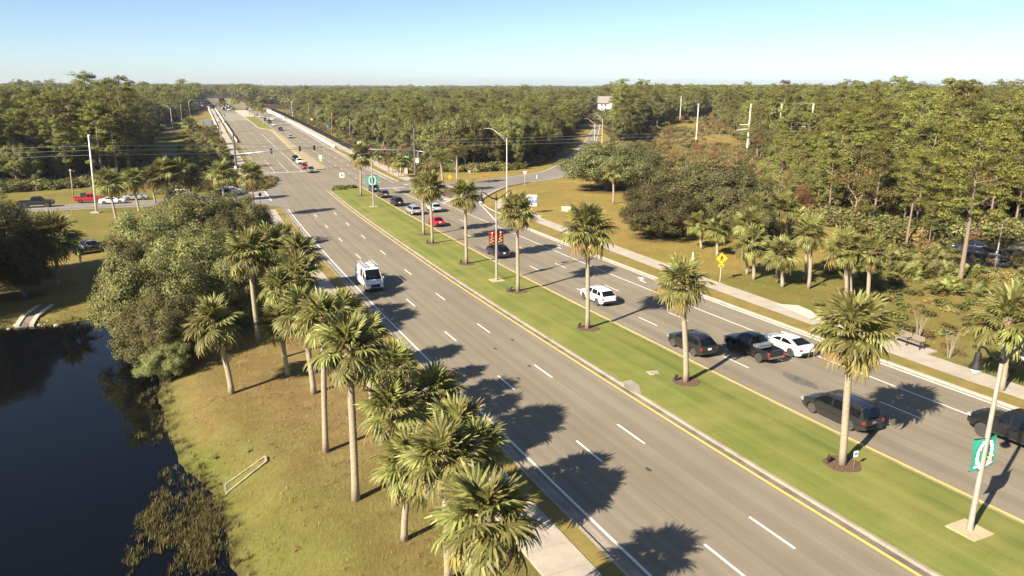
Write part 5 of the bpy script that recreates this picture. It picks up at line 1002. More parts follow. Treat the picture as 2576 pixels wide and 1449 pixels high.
for i, (x, y, s) in enumerate(((35.2, 66.5, .9), (38.5, 61.8, .8), (44, 66, .9), (31.0, 71.5, .8), (36.2, 75.0, .7), (47.0, 60.0, 1.0))):
    o = link('field_shrub', SHR[(i % 2) * 3], None, (x, y, gz(x, y)), i * 1.3); o.scale = (s, s, s * .8); tag(o, ['dark shrub behind the bench', 'dark shrub right of the first bare myrtle', 'low shrub far behind the bench', 'low green shrub at the foot of the grove palms', 'low shrub left of the free-standing palm', 'green shrub at the right picture edge'][i], 'shrub')
for i in range(22):
    x, y = RNG.uniform(-27, -4), RNG.uniform(26, 56); s1, o1 = so(np.array([x]), np.array([y])); d1 = poly_sd(PONDP, np.array([x]), np.array([y]))[0]
    if d1 < 1.5 or o1[0] > -6: continue
    o = link('fallen_frond', FROND_OLD[i % 2], None, (x, y, gz(x, y) + .06), float(RNG.uniform(0, 6.28))); o.scale = (.55, .55, .25); tag(o, 'dry fallen frond lying on the tan meadow', 'fallen frond', 'fallen fronds on the meadow')
# ------------------------------------------------------------------ vehicles
M_GLASS = plain('tinted_glass', (0.006, 0.007, 0.009), 0.05, var=0, spec=0.45); M_TYRE = plain('tyre_rubber', (0.04, 0.038, 0.036), 0.85, var=.2); M_RIM = plain('alloy_rim', (0.55, 0.54, 0.52), 0.3, 0.9, var=.1)
M_DRIM = plain('dark_rim', (0.16, 0.15, 0.14), 0.5, 0.4, var=.1); M_TRIM = plain('dark_trim', (0.022, 0.022, 0.024), 0.6, var=.15); M_LENS = plain('headlamp_lens', (0.55, 0.56, 0.58), 0.08, 0.3, var=.1); M_TAIL = plain('tail_lens', (0.30, 0.012, 0.014), 0.15, var=.1)
M_PLATE = plain('number_plate', (0.66, 0.68, 0.68), 0.5, var=.15, scale=14); M_CHROME = plain('chrome', (0.6, 0.6, 0.6), 0.15, 1.0, var=0); M_BRAKE = plain('brake_lamp_lit', (0.5, 0.02, 0.02), 0.2, var=0, emit=((1, 0.05, 0.03), 1.2))
PAINT = {'white': paint('paint_white', (0.80, 0.79, 0.76)), 'silver': paint('paint_silver', (0.46, 0.47, 0.47), .3, .5, .35), 'pale_silver': paint('paint_pale_silver', (0.56, 0.60, 0.62), .3, .5, .3), 'black': paint('paint_black', (0.012, 0.012, 0.014)),
         'grey': paint('paint_grey', (0.075, 0.072, 0.07), .28), 'dark_grey': paint('paint_dark_grey', (0.019, 0.019, 0.019), .25), 'navy': paint('paint_navy', (0.014, 0.020, 0.045)), 'blue': paint('paint_blue', (0.035, 0.055, 0.10)), 'red': paint('paint_red', (0.36, 0.012, 0.022)),
         'slate': paint('paint_slate', (0.07, 0.08, 0.095)), 'steel': paint('paint_steel', (0.20, 0.21, 0.215), .3, .5, .3)}
def camo_mat():  # pattern tones darkened: the shade under the oaks is painted into them
    m, n = mat('camouflage_wrap_in_shade'); tc = n.new('ShaderNodeTexCoord').outputs['Object']; a = n.noise(tc, 2.6, 2, .4)
    x = n.new('ShaderNodeValToRGB'); x.color_ramp.interpolation = 'CONSTANT'; e = x.color_ramp.elements; e[0].color = (.05, .05, .06, 1); e[1].position = .5; e[1].color = (.075, .075, .085, 1); q = e.new(.62); q.color = (.36, .38, .42, 1); q = e.new(.40); q.color = (.03, .03, .036, 1)
    n.l(a, x.inputs[0]); n.base(x.outputs[0]); n.b.inputs['Roughness'].default_value = .4; return m
PAINT['camo'] = camo_mat()
# ztop: (x/L, z) belt/hood line; cabin: x4,x3,x2,x1 (rear glass base/top, windscreen top/base), roof z
SPEC = {
 'suv': dict(L=4.66, W=1.87, zb=.27, wr=.36, xr=-1.33, xf=1.38, zt=[(-.5, .98), (-.46, 1.04), (-.2, 1.05), (.2, 1.07), (.235, 1.06), (.40, .98), (.47, .90), (.5, .74)], cab=(-2.26, -1.66, .40, 1.26), zr=(1.55, 1.67), rails=True, win=[(-1.80, -1.22), (-1.15, -.2), (-.12, 1.0)]),
 'wagon_suv': dict(L=4.6, W=1.85, zb=.28, wr=.35, xr=-1.3, xf=1.36, zt=[(-.5, .98), (-.47, 1.02), (-.2, 1.02), (.2, 1.04), (.235, 1.04), (.40, .98), (.47, .92), (.5, .74)], cab=(-2.2, -2.0, .40, 1.12), zr=(1.62, 1.68), rails=True, win=[(-1.95, -1.2), (-1.12, -.2), (-.12, .92)]),
 'sedan': dict(L=4.88, W=1.84, zb=.22, wr=.335, xr=-1.40, xf=1.42, zt=[(-.5, .86), (-.48, 1.00), (-.34, 1.01), (-.2, .93), (.2, .95), (.22, .94), (.40, .82), (.47, .74), (.5, .60)], cab=(-2.08, -.95, .22, 1.34), zr=(1.36, 1.42), rails=False, win=[(-1.35, -.25), (-.17, .88)]),
 'coupe': dict(L=4.35, W=1.82, zb=.24, wr=.34, xr=-1.28, xf=1.30, zt=[(-.5, .70), (-.47, .88), (-.30, 1.02), (-.2, 1.0), (.2, .98), (.22, .97), (.36, .90), (.45, .78), (.5, .56)], cab=(-1.72, -.75, .18, .98), zr=(1.36, 1.43), rails=False, win=[(-.95, -.3), (-.22, .66)]),
 'minivan': dict(L=5.15, W=1.99, zb=.23, wr=.355, xr=-1.52, xf=1.50, zt=[(-.5, .98), (-.47, 1.02), (-.2, 1.03), (.2, 1.03), (.26, 1.02), (.40, .93), (.47, .84), (.5, .66)], cab=(-2.48, -2.2, .62, 1.62), zr=(1.66, 1.75), rails=True, win=[(-2.2, -1.3), (-1.2, -.1), (0.0, 1.25)]),
 'pickup': dict(L=5.35, W=1.92, zb=.40, wr=.385, xr=-1.62, xf=1.70, zt=[(-.5, 1.14), (-.1, 1.14), (.13, 1.15), (.2, 1.16), (.38, 1.12), (.47, 1.05), (.5, .82)], cab=(-.62, -.42, .72, 1.26), zr=(1.76, 1.82), bed=(-2.58, -.72), win=[(-.42, .28), (.36, 1.05)], rails=False),
 'big_pickup': dict(L=5.95, W=2.05, zb=.52, wr=.44, xr=-1.80, xf=1.88, zt=[(-.5, 1.32), (-.1, 1.32), (.13, 1.34), (.2, 1.36), (.38, 1.32), (.47, 1.24), (.5, .95)], cab=(-.85, -.65, .72, 1.28), zr=(2.0, 2.06), bed=(-2.88, -.95), win=[(-.62, .25), (.33, 1.1)], rails=False),
 'van': dict(L=5.6, W=2.06, zb=.34, wr=.36, xr=-1.65, xf=1.72, zt=[(-.5, 1.25), (-.2, 1.25), (.2, 1.25), (.30, 1.26), (.42, 1.14), (.48, 1.0), (.5, .75)], cab=(-2.78, -2.70, 1.02, 2.12), zr=(2.24, 2.32), win=[(-.4, .55), (.75, 1.62)], rails=False, hi=.16),
}
def lerp(a, b, t): return a + (b - a) * t
def car_parts(kind):
    S = SPEC[kind]; L, W = S['L'], S['W']; hw = W / 2; P = {}
    zx = [a * L for a, _ in S['zt']]; zv = [b for _, b in S['zt']]
    ztop = lambda x: float(np.interp(x, zx, zv)); wid = lambda x: hw * float(np.interp(x / L, [-.5, -.47, -.40, -.2, .25, .40, .46, .5], [.80, .91, .97, 1, 1, .97, .90, .72]))
    zbot = lambda x: float(np.interp(x / L, [-.5, -.42, .42, .5], [S['zb'] + .14, S['zb'], S['zb'], S['zb'] + .06]))
    ra = S['wr'] + .075; xs = set(np.linspace(-L / 2, L / 2, 23)); 
    for xw in (S['xr'], S['xf']):
        for c in (-1, -.92, -.75, -.5, -.2, .2, .5, .75, .92, 1): xs.add(xw + ra * c)
        xs.add(xw - ra - .004); xs.add(xw + ra + .004)
    if 'bed' in S: xs |= {S['bed'][0] + .05, S['bed'][0] + .055, S['bed'][1], S['bed'][1] + .005}
    xs = sorted(xs); V = []; F = []; npt = 9
    for x in xs:
        zt = ztop(x); w = wid(x); zb = zbot(x); za = -1
        for xw in (S['xr'], S['xf']):
            if abs(x - xw) <= ra + 1e-6: za = S['wr'] + math.sqrt(max(0, ra * ra - (x - xw) ** 2))
        h = zt - zb; pts = [(w * .93, zb), (w * .985, zb + .14 * h), (w, zb + .5 * h), (w * .992, zb + .76 * h), (w * .955, zt - .035), (w * .88, zt)]
        if 'bed' in S and S['bed'][0] + .05 < x < S['bed'][1] + .001: zf = S['zb'] + .36; pts += [(w * .86, zt), (w * .84, zf), (0, zf)]
        else: pts += [(w * .6, zt + .025), (w * .3, zt + .04), (0, zt + .045)]
        pts = [(y, max(z, za) if i < 5 else z) for i, (y, z) in enumerate(pts)]
        row = [(x, y, z) for y, z in pts] + [(x, -y, z) for y, z in pts[-2::-1]]; V += row
    n = 2 * npt - 1
    for i in range(len(xs) - 1):
        for k in range(n - 1): F.append((i * n + k, (i + 1) * n + k, (i + 1) * n + k + 1, i * n + k + 1))
    F += [tuple(range(n))[::1], tuple(range((len(xs) - 1) * n, len(xs) * n))[::-1]]
    mb = MB().add(V, F)
    # cabin
    x4, x3, x2, x1 = S['cab']; zr3, zrm = S['zr']; wb = hw * .93; wr = hw * (.70 if 'hi' not in S else .84); wr = wr if kind != 'minivan' else hw * .76
    b4, b1 = ztop(x4) - .02, ztop(x1) - .01; xm = (x2 + x3) / 2
    st = [(x4, b4 + .01), (lerp(x4, x3, .5), lerp(b4, zr3, .55)), (x3, zr3), (lerp(x3, xm, .5), lerp(zr3, zrm, .8)), (xm, zrm), (x2, zrm - .03), (lerp(x2, x1, .5), lerp(zrm - .03, b1, .46)), (x1, b1 + .01)]
    V = []; F = []
    for x, zr_ in st:
        bb = lerp(b4, b1, (x - x4) / (x1 - x4)); bb = min(bb, ztop(x) - .01); f = (zr_ - bb) / max(.01, zrm - bb); wrr = lerp(wb, wr, max(0, f) ** .8); fr = .07 * max(0.02, f)
        wbl = min(wb, wid(x) * .93)
        pts = [(wbl, bb), (lerp(wbl, wrr, .5) + .012 * f, lerp(bb, zr_ - fr, .5)), (wrr, zr_ - fr), (wrr - .07 * f, zr_ - fr * .28), (wrr * .5, zr_ + .012 * f), (0, zr_ + .02 * f)]
        V += [(x, y, z) for y, z in pts] + [(x, -y, z) for y, z in pts[-2::-1]]
    n = 11
    for i in range(len(st) - 1):
        for k in range(n - 1): F.append((i * n + k, (i + 1) * n + k, (i + 1) * n + k + 1, i * n + k + 1))
    F += [tuple(range(n)), tuple(range((len(st) - 1) * n, len(st) * n))[::-1]]; mb.add(V, F); P['body'] = [mb.mesh(kind + '_body', PAINT['white'], True, 34)]
    def roof_at(x): return float(np.interp(x, [a for a, _ in st], [b for _, b in st]))
    def side_y(x, z, wl=None):
        bb = min(lerp(b4, b1, (x - x4) / (x1 - x4)), ztop(x) - .01); zr_ = roof_at(x); f = (zr_ - bb) / max(.01, zrm - bb); fr = .07 * max(.02, f); t = (z - bb) / max(.05, zr_ - fr - bb); wrr = lerp(wb, wr, max(0, f) ** .8); wbl = min(wb, wid(x) * .93)
        return lerp(wbl, wrr, min(1, max(0, t))) + .012 * f * (1 - abs(2 * t - 1))
    wins = []
    for a, b in S['win']:
        for sg in (1, -1):
            mb = MB(); q = []
            zlo = lambda x: ztop(x) + .045
            def top(x): return max(zlo(x) + .02, roof_at(x) - .13)
            N_ = 5; lo = [(lerp(a, b, i / N_), zlo(lerp(a, b, i / N_))) for i in range(N_ + 1)]; hi = [(x, top(x)) for x, _ in lo]
            vs = [(x, sg * (side_y(x, z) + .012), z) for x, z in lo] + [(x, sg * (side_y(x, z) + .012), z) for x, z in hi] + [(x, sg * (side_y(x, z) - .03), z) for x, z in lo] + [(x, sg * (side_y(x, z) - .03), z) for x, z in hi]; m_ = N_ + 1; fs = []
            for i in range(N_): fs += [(i, i + 1, m_ + i + 1, m_ + i), (2 * m_ + i, 3 * m_ + i, 3 * m_ + i + 1, 2 * m_ + i + 1), (m_ + i, m_ + i + 1, 3 * m_ + i + 1, 3 * m_ + i), (i, 2 * m_ + i, 2 * m_ + i + 1, i + 1)]
            fs += [(0, m_, 3 * m_, 2 * m_), (N_, 2 * m_ + N_, 3 * m_ + N_, m_ + N_)]
            if sg > 0: fs = [f[::-1] for f in fs]
            mb.add(vs, fs); wins.append(mb.mesh(kind + '_window', M_GLASS, True, 30))
    P['side_window'] = wins
    def glass(xa, za, xb, zb_, ya, yb, fwd):
        d = Vector((xb - xa, 0, zb_ - za)); nn = Vector((d.z, 0, -d.x)).normalized(); nn = nn if (nn.x > 0) == fwd else -nn; rows = []
        for t in (0, .5, 1):
            for u in (-1, -.55, 0, .55, 1):
                y = lerp(ya, yb, t) * u; bow = .022 * (1 - u * u); rows.append(Vector((lerp(xa, xb, t), y, lerp(za, zb_, t))) + nn * (.012 + bow))
        fs = [(r * 5 + c, r * 5 + c + 1, (r + 1) * 5 + c + 1, (r + 1) * 5 + c) for r in range(2) for c in range(4)]; back = [v - nn * .05 for v in rows]; edge = [0, 1, 2, 3, 4, 9, 14, 13, 12, 11, 10, 5]
        fs2 = [(edge[i], edge[(i + 1) % 12], 15 + edge[(i + 1) % 12], 15 + edge[i]) for i in range(12)]
        me_ = MB().add(rows + back, fs + fs2).mesh('glass', M_GLASS, True, 40); return me_
    def onln(xa, za, xb, zb_, t): return lerp(xa, xb, t), lerp(za, zb_, t)
    a = onln(x1, ztop(x1), x2, zrm - .03, .10); b = onln(x1, ztop(x1), x2, zrm - .03, .93); P['windscreen'] = [glass(a[0] + .03, a[1] + .02, b[0] + .02, b[1], wb * .88, wr * .90, True)]
    a = onln(x4, ztop(x4), x3, zr3, .12); b = onln(x4, ztop(x4), x3, zr3, .90); P['rear_window'] = [glass(a[0] - .02, a[1] + .03, b[0] - .02, b[1], wb * .84, wr * .90, False)]
    # wheels
    tw = .235 if 'pickup' in kind else .21; r = S['wr']; mb = MB(); hwid = tw / 2
    mb.lathe([(r * .62, -hwid), (r * .93, -hwid), (r, -hwid * .7), (r, hwid * .7), (r * .93, hwid), (r * .62, hwid)], 20, axis='y'); P['_tyre'] = mb.mesh('tyre', M_TYRE, True, 40)
    mb = MB(); mb.lathe([(r * .66, -.01), (r * .66, .012), (r * .60, .012), (r * .58, -.03), (.02, -.03)], 18, axis='y')
    for k in range(5):
        t = k * 2 * pi / 5; u = Vector((cos(t), 0, sin(t))); v = Vector((-sin(t), 0, cos(t))); h = .045
        q = [u * .03 + v * h, u * r * .60 + v * h * .7, u * r * .60 - v * h * .7, u * .03 - v * h]; mb.add([p + Vector((0, .012, 0)) for p in q] + [p + Vector((0, -.03, 0)) for p in q], [(0, 1, 2, 3), (3, 2, 1, 0), (0, 4, 5, 1), (1, 5, 6, 2), (2, 6, 7, 3), (3, 7, 4, 0)])
    P['_rim'] = mb.mesh('rim', M_RIM)
    # dark underside
    mb = MB(); mb.box((0, 0, S['zb'] + .16), (L * .90, W - .56, .34)); mb.box((S['xr'], 0, S['wr'] + .12), (ra * 1.9, W - .56, .62 if 'pickup' not in kind else .3)); mb.box((S['xf'], 0, S['wr'] + .12), (ra * 1.9, W - .56, .62)); P['underside'] = [mb.mesh('underside', M_TRIM)]
    zl = ztop(L / 2 - .12); P['headlight'] = []
    for sg in (1, -1):
        mb = MB(); xh = L / 2 - .20; mb.box((xh, sg * (wid(xh) - .16), ztop(xh) - .15), (.30, .33, .15), rz=-sg * .42); P['headlight'].append(mb.mesh('headlight', M_LENS))
    P['tail_light'] = []
    for sg in (1, -1):
        xt = -L / 2 + .07; mb = MB(); zz = ztop(xt) - (.17 if kind not in ('pickup', 'big_pickup', 'van') else .28); mb.box((xt, sg * (wid(xt) - .07), zz), (.17, .24 if kind not in ('pickup', 'big_pickup', 'van') else .15, .15 if kind not in ('pickup', 'big_pickup', 'van') else .36), rz=sg * .25); P['tail_light'].append(mb.mesh('tail_light', M_TAIL))
    mb = MB(); xp = -L / 2; mb.box((xp - .006, 0, .80 if kind not in ('pickup', 'big_pickup') else S['zb'] + .22), (.03, .34, .17)); P['number_plate'] = [mb.mesh('plate', M_PLATE)]
    mb = MB(); mb.box((L / 2 - .03, 0, lerp(zbot(L / 2), zl, .58)), (.10, W * .50, .20 if kind not in ('van', 'pickup', 'big_pickup') else .34)); 
    P['grille'] = [mb.mesh('grille', M_TRIM)]
    mb = MB(); cm = M_CHROME if kind in ('pickup', 'big_pickup') else M_TRIM; mb.box((-L / 2 + .02, 0, zbot(-L / 2) + .10), (.16, W * .80, .17)); P['rear_bumper'] = [mb.mesh('rear_bumper', cm)]
    mb = MB(); mb.box((L / 2 - .05, 0, zbot(L / 2) + .08), (.14, W * .72, .14)); P['front_bumper'] = [mb.mesh('front_bumper', M_TRIM)]
    P['wing_mirror'] = []
    for sg in (1, -1):
        mb = MB(); mb.box((x1 - .42, sg * (hw + .07), ztop(x1 - .4) + .11), (.13, .20, .14), taper=.85); mb.box((x1 - .40, sg * (hw - .03), ztop(x1 - .4) + .05), (.06, .12, .05)); P['wing_mirror'].append(mb.mesh('mirror', PAINT['white']))
    P['door_seams'] = []
    for sg in (1, -1):
        mb = MB()
        for xd in [S['win'][-1][1] - .05, S['win'][-1][0] - .04] + ([S['win'][-2][0] - .04] if len(S['win']) > 1 and kind not in ('coupe',) else []):
            zb = zbot(xd) + .06; h = ztop(xd) - zb; w = wid(xd); pr = [(w * .986 + .006, zb + .12 * h), (w + .006, zb + .5 * h), (w * .992 + .006, zb + .76 * h), (w * .957 + .006, ztop(xd) - .04)]; 
            V = [(xd + dx, sg * y, z) for y, z in pr for dx in (-.012, .012)]; mb.add(V, [(2 * i, 2 * i + 1, 2 * i + 3, 2 * i + 2)[::sg] for i in range(3)])
        mb.box((S['win'][-1][0] + .12, sg * (hw * .985), ztop(0) - .14), (.17, .05, .035)); P['door_seams'].append(mb.mesh('door_seams', M_TRIM))
    if S['rails']:
        P['roof_rail'] = []
        for sg in (1, -1):
            mb = MB(); ys = sg * (wr - .06); mb.tube([(x3 + .05, ys, roof_at(x3 + .05) - .02), (x3 + .18, ys, roof_at(x3 + .2) + .06), (xm, ys, zrm + .055), (x2 - .2, ys, roof_at(x2 - .2) + .05), (x2 - .05, ys, roof_at(x2) - .01)], .022, 5); P['roof_rail'].append(mb.mesh('roof_rail', M_TRIM))
    mb = MB(); mb.box((0, 0, S['zb'] + .06), (2 * (S['xf'] - ra) * .96, W * .975, .10)); P['sill'] = [mb.mesh('sill', M_TRIM)]
    return P
CARP = {k: car_parts(k) for k in SPEC}
PAINTED = ('body', 'wing_mirror')
def vehicle(name, kind, color, x, y, yaw, label, cat, group=None, dz=0.0, rim=None, z=None, pitch=0.0):
    S = SPEC[kind]; P = CARP[kind]; zz = (gz(x, y) if z is None else z) + 0.012 + dz; root = empty(name, (x, y, zz), yaw, label, cat, group); 
    if pitch: root.rotation_euler = (0, pitch, yaw)
    for pn, ms in P.items():
        if pn[0] == '_': continue
        for m_ in ms:
            o = link(pn, m_, root)
            if pn in PAINTED: o.material_slots[0].link = 'OBJECT'; o.material_slots[0].material = PAINT[color]
    for xw in (S['xr'], S['xf']):
        for sg in (1, -1):
            w = link('wheel', P['_tyre'], root, (xw, sg * (S['W'] / 2 - .125), S['wr'])); w.rotation_euler = (0, 0, 0 if sg > 0 else pi)
            rm = link('rim', P['_rim'], w, (0, .095, 0)); rm.material_slots[0].link = 'OBJECT'; rm.material_slots[0].material = rim or M_RIM
    return root
def road_car(name, kind, color, s, o, label, cat, group, away=True, rim=None, dth=0.0):
    x, y = road_xy(s, o); yaw = road_th(s) + (pi / 2 if away else -pi / 2) + dth
    z = float(road_z(x, y)); z2 = float(road_z(*road_xy(s + 5, o))); sl = math.atan2(z2 - z, 5.0)
    return vehicle(name, kind, color, float(x), float(y), yaw, label, cat, group, z=z, rim=rim, pitch=(-sl if away else sl))
GR = 'vehicles queuing away from the camera beside the median'
road_car('pickup_truck', 'big_pickup', 'black', 31.7, 27.65 - .05, 'large black lifted pickup cut off by the right picture edge', 'pickup truck', GR, rim=M_DRIM)
mv = road_car('minivan', 'minivan', 'dark_grey', 39.3, 20.92, 'dark grey minivan with red tail lights behind the nearest median palm', 'minivan', GR)
road_car('parked_suv', 'suv', 'dark_grey', 54.6, 20.75, 'black SUV beside the second median palm', 'SUV', GR)
bp = road_car('pickup_truck', 'pickup', 'black', 51.5, 24.55, 'black crew-cab pickup with a silver toolbox in its bed', 'pickup truck', GR)
road_car('white_sedan', 'sedan', 'white', 51.2, 27.85, 'white sedan in the outer lane beside the black pickup', 'car', GR)
road_car('white_suv', 'suv', 'white', 71.1, 21.5, 'white SUV driving behind the third median palm', 'SUV', GR)
road_car('navy_suv', 'suv', 'navy', 96.0, 20.75, 'navy blue SUV behind the lamp post with red banners', 'SUV', GR)
road_car('red_coupe', 'coupe', 'red', 121.6, 20.4, 'red rounded coupe behind the pair of median palms', 'car', GR)
road_car('silver_suv', 'suv', 'pale_silver', 136.5, 24.4, 'pale silver SUV in the second lane, ahead of the red coupe', 'SUV', GR)
road_car('silver_suv', 'wagon_suv', 'silver', 134.8, 20.15, 'silver boxy SUV in the inner lane ahead of the red coupe', 'SUV', GR)
road_car('dark_suv', 'suv', 'black', 147.0, 20.0, 'black SUV third in the queue at the stop line', 'SUV', GR)
road_car('grey_suv', 'suv', 'grey', 160.0, 20.05, 'grey SUV second in the queue at the stop line', 'SUV', GR)
fr = road_car('blue_suv', 'suv', 'blue', 171.0, 20.1, 'dark blue SUV first at the stop line, under the green banner', 'SUV', GR)
vx = road_car('work_van', 'van', 'white', 87.2, 1.45, 'white work van with ladder rack coming towards the camera', 'van', None, away=False)
# sub-objects of the van and the tool box of the pickup
mb = MB()
for xx in (-2.1, -.6, .7):
    mb.tube([(xx, -.86, 2.30), (xx, -.86, 2.46), (xx, .86, 2.46), (xx, .86, 2.30)], .022, 5)
for yy in (-.86, .86): mb.tube([(-2.35, yy, 2.45), (.85, yy, 2.45)], .022, 5)
mb.build('roof_rack', M_CHROME, vx)
mb = MB(); mb.box((-1.75, -1.035, 1.0), (1.7, .02, .9)); mb.build('livery_panel', plain('pale_blue_livery', (.45, .60, .72), .4), vx)
M_ALU = plain('ladder_metal', (.50, .46, .40), .5, .3)
def ladder(y0, z0, L, label):
    root = empty('ladder', vx.location, vx.rotation_euler[2], label, 'ladder', 'ladders on the van roof'); mb = MB()
    for yy in (y0 - .2, y0 + .2): mb.box((-.8, yy, z0), (L, .04, .09))
    mb.build('side_rails', M_ALU, root); mb = MB(); k = 0
    for i in range(int(L / .3)): mb.box((-.8 - L / 2 + .15 + i * .3, y0, z0), (.035, .40, .035))
    mb.build('rungs', M_ALU, root); root.rotation_euler = vx.rotation_euler
ladder(-.62, 2.54, 3.4, 'longer ladder strapped on the left side of the van roof'); ladder(.66, 2.54, 2.6, 'shorter ladder strapped on the right side of the van roof')
mb = MB(); mb.box((0, 0, .12), (.5, 1.45, .24)); mb.box((0, 0, .265), (.54, 1.5, .05)); tb = mb.build('tool_box', plain('grey_box_metal', (.30, .31, .32), .4, .5), None)
tb.matrix_world = bp.matrix_basis @ Matrix.Translation((-1.05, 0, .98)); tag(tb, 'silver toolbox lying across the bed of the black pickup', 'toolbox')
GQ = 'cars waiting in the far left-turn bay'
road_car('grey_car', 'suv', 'steel', 222.6, 11.9, 'silver grey SUV first in the far left-turn bay', 'car', GQ, False)
road_car('red_car', 'sedan', 'red', 234.8, 11.6, 'red car second in the far left-turn bay', 'car', GQ, False)
road_car('white_car', 'suv', 'white', 250.6, 11.7, 'white SUV third in the far left-turn bay', 'car', GQ, False)
road_car('dark_car', 'pickup', 'black', 260.5, 11.6, 'black pickup fourth in the far left-turn bay', 'pickup truck', GQ, False)
GB = 'cars driving away over the overpass'
for s, o, k, c, lb in ((346, 19.8, 'suv', 'silver', 'silver SUV last of the cars on the overpass'), (387, 20.3, 'suv', 'black', 'black SUV ahead of the silver one on the overpass'), (417, 20.2, 'sedan', 'white', 'whitish car in the middle of the line on the overpass'), (438.5, 20.0, 'big_pickup', 'blue', 'blue pickup in the line on the overpass'), (466, 23.9, 'sedan', 'white', 'white car alone in the outer lane of the overpass'),
                       (464, 19.6, 'suv', 'black', 'black SUV beside the grass island on the overpass'), (495, 19.5, 'sedan', 'white', 'white car half hidden by the island palms'), (518, 19.6, 'suv', 'dark_grey', 'dark SUV behind the island palms')):
    road_car('overpass_car', k, c, s, o, lb, 'car', GB)
for i, (s, o, k, c) in enumerate(((592, 20.0, 'suv', 'white'), (604, 22.2, 'van', 'white'), (612, 19.4, 'suv', 'white'), (618, 22.8, 'sedan', 'black'), (600, 25.5, 'van', 'white'), (630, 20, 'sedan', 'silver'), (645, 23.5, 'suv', 'white'))): road_car('distant_car', k, c, s, o, 'small distant car parked right of the island beyond the crest', 'car', 'cars beyond the crest, right')
for i in range(39):
    s = 606 + (i // 3) * 13 + RNG.uniform(-3, 3); o = (1.0, 4.6, 8.0)[i % 3] + RNG.uniform(-.2, .2) + 1.5
    road_car('distant_car', ['suv', 'sedan', 'pickup', 'wagon_suv'][i % 4], ['black', 'white', 'grey', 'silver', 'slate', 'dark_grey', 'white'][i % 7], s, o, 'tiny distant car in the crowd coming over the crest', 'car', 'cars coming over the crest', False)
for i in range(6): road_car('distant_car', ['suv', 'sedan'][i % 2], ['white', 'black', 'silver'][i % 3], 650 + i * 21, -7 - (i % 2) * 4, 'tiny distant car left of the road beyond the crest', 'car', 'cars beyond the crest, left')
# side street
CD = math.atan2(5.6, 15.7)
GS = 'vehicles on the side street left'
def street_car(name, kind, col, x, y, yaw, lb, cat, **k): return vehicle(name, kind, col, x, y, yaw, lb, cat, GS, dz=.04, **k)
street_car('pickup_truck', 'big_pickup', 'black', -92.2, 141.6, CD, 'black pickup leftmost on the side street', 'pickup truck')
rp = street_car('pickup_truck', 'pickup', 'red', -85.7, 148.4, CD, 'red pickup on the far lane of the side street', 'pickup truck')
street_car('white_sedan', 'sedan', 'white', -80.0, 147.0 - .6, CD, 'white sedan before the red pickup on the side street', 'car')
street_car('silver_sedan', 'sedan', 'silver', -78.2, 153.4 - 1.2, CD + .02, 'silver sedan between the palms of the side street', 'car')
street_car('dark_suv', 'suv', 'dark_grey', -69.9, 153.2, CD + .05, 'dark SUV behind three palm trunks on the side street', 'SUV')
street_car('white_suv', 'suv', 'white', -70.6, 157.0, CD + .05, 'white SUV mostly hidden behind the dark SUV', 'SUV')
street_car('slate_suv', 'suv', 'slate', -60.8, 157.0, CD + .08, 'slate grey SUV waiting at the mouth of the side street', 'SUV')
street_car('white_suv', 'suv', 'white', -61.6, 160.8, CD + .08, 'white SUV on the far side of the slate grey SUV', 'SUV')
mb = MB(); mb.box((0, 0, .45), (.9, .9, .9)); bx_ = mb.build('black_crate', plain('black_box', (.02, .02, .02), .6), None); bx_.matrix_world = rp.matrix_basis @ Matrix.Translation((-1.1, .3, 1.0)); tag(bx_, 'black crate standing in the bed of the red pickup', 'crate')
cx, cy = (CAMO[0][0] + CAMO[1][0]) / 2, (CAMO[0][1] + CAMO[1][1]) / 2 + .6
ct = vehicle('pickup_truck', 'pickup', 'camo', cx, cy, math.atan2(CAMO[0][1] - CAMO[1][1], CAMO[0][0] - CAMO[1][0]), 'camouflage-patterned pickup parked on the grass under the oaks', 'pickup truck', rim=M_DRIM)
for i, (x, y) in enumerate(PARKED): vehicle('parked_car', ['sedan', 'suv'][i], ['navy', 'black'][i], x, y, 2.4, ['dark blue car in the small car park at the right edge', 'black SUV in the small car park, shaded by pines'][i], 'car', 'cars in the small car park', dz=.07)
# ------------------------------------------------------------------ street furniture
M_POLE = plain('grey_pole', (0.30, 0.27, 0.23), .6, .0, var=.1); M_WPOLE = plain('pale_pole', (0.60, 0.54, 0.43), .6, var=.1); M_CPOLE = plain('concrete_pole', (0.60, 0.53, 0.40), .85, var=.12); M_BLK = plain('black_metal', (0.016, 0.0155, 0.015), .6, .0, var=.2, spec=.3)
M_WOOD = plain('weathered_wood', (0.30, 0.245, 0.18), .85, var=.25); M_STEEL = plain('galvanised_steel', (0.36, 0.37, 0.38), .4, .6, var=.12); M_DPOLE = plain('dark_steel_pole', (0.13, 0.125, 0.12), .5, .4, var=.15); M_FROST = plain('frosted_glass', (0.62, 0.62, 0.60), .3, var=.05)
M_SWHITE = plain('sign_white', (0.78, 0.77, 0.74), .5, var=.05); M_SYEL = plain('sign_yellow', (0.74, 0.40, 0.015), .5, var=.05); M_SBLK = plain('sign_black', (0.015, 0.015, 0.015), .5, var=0); M_SBLUE = plain('sign_blue', (0.06, 0.16, 0.42), .5, var=.08); M_SGREEN = plain('sign_green', (0.02, 0.20, 0.10), .5, var=.06); M_SRED = plain('sign_red', (0.50, 0.02, 0.025), .5, var=.05); M_SBACK = plain('sign_back', (0.33, 0.35, 0.37), .5, .4, var=.1)
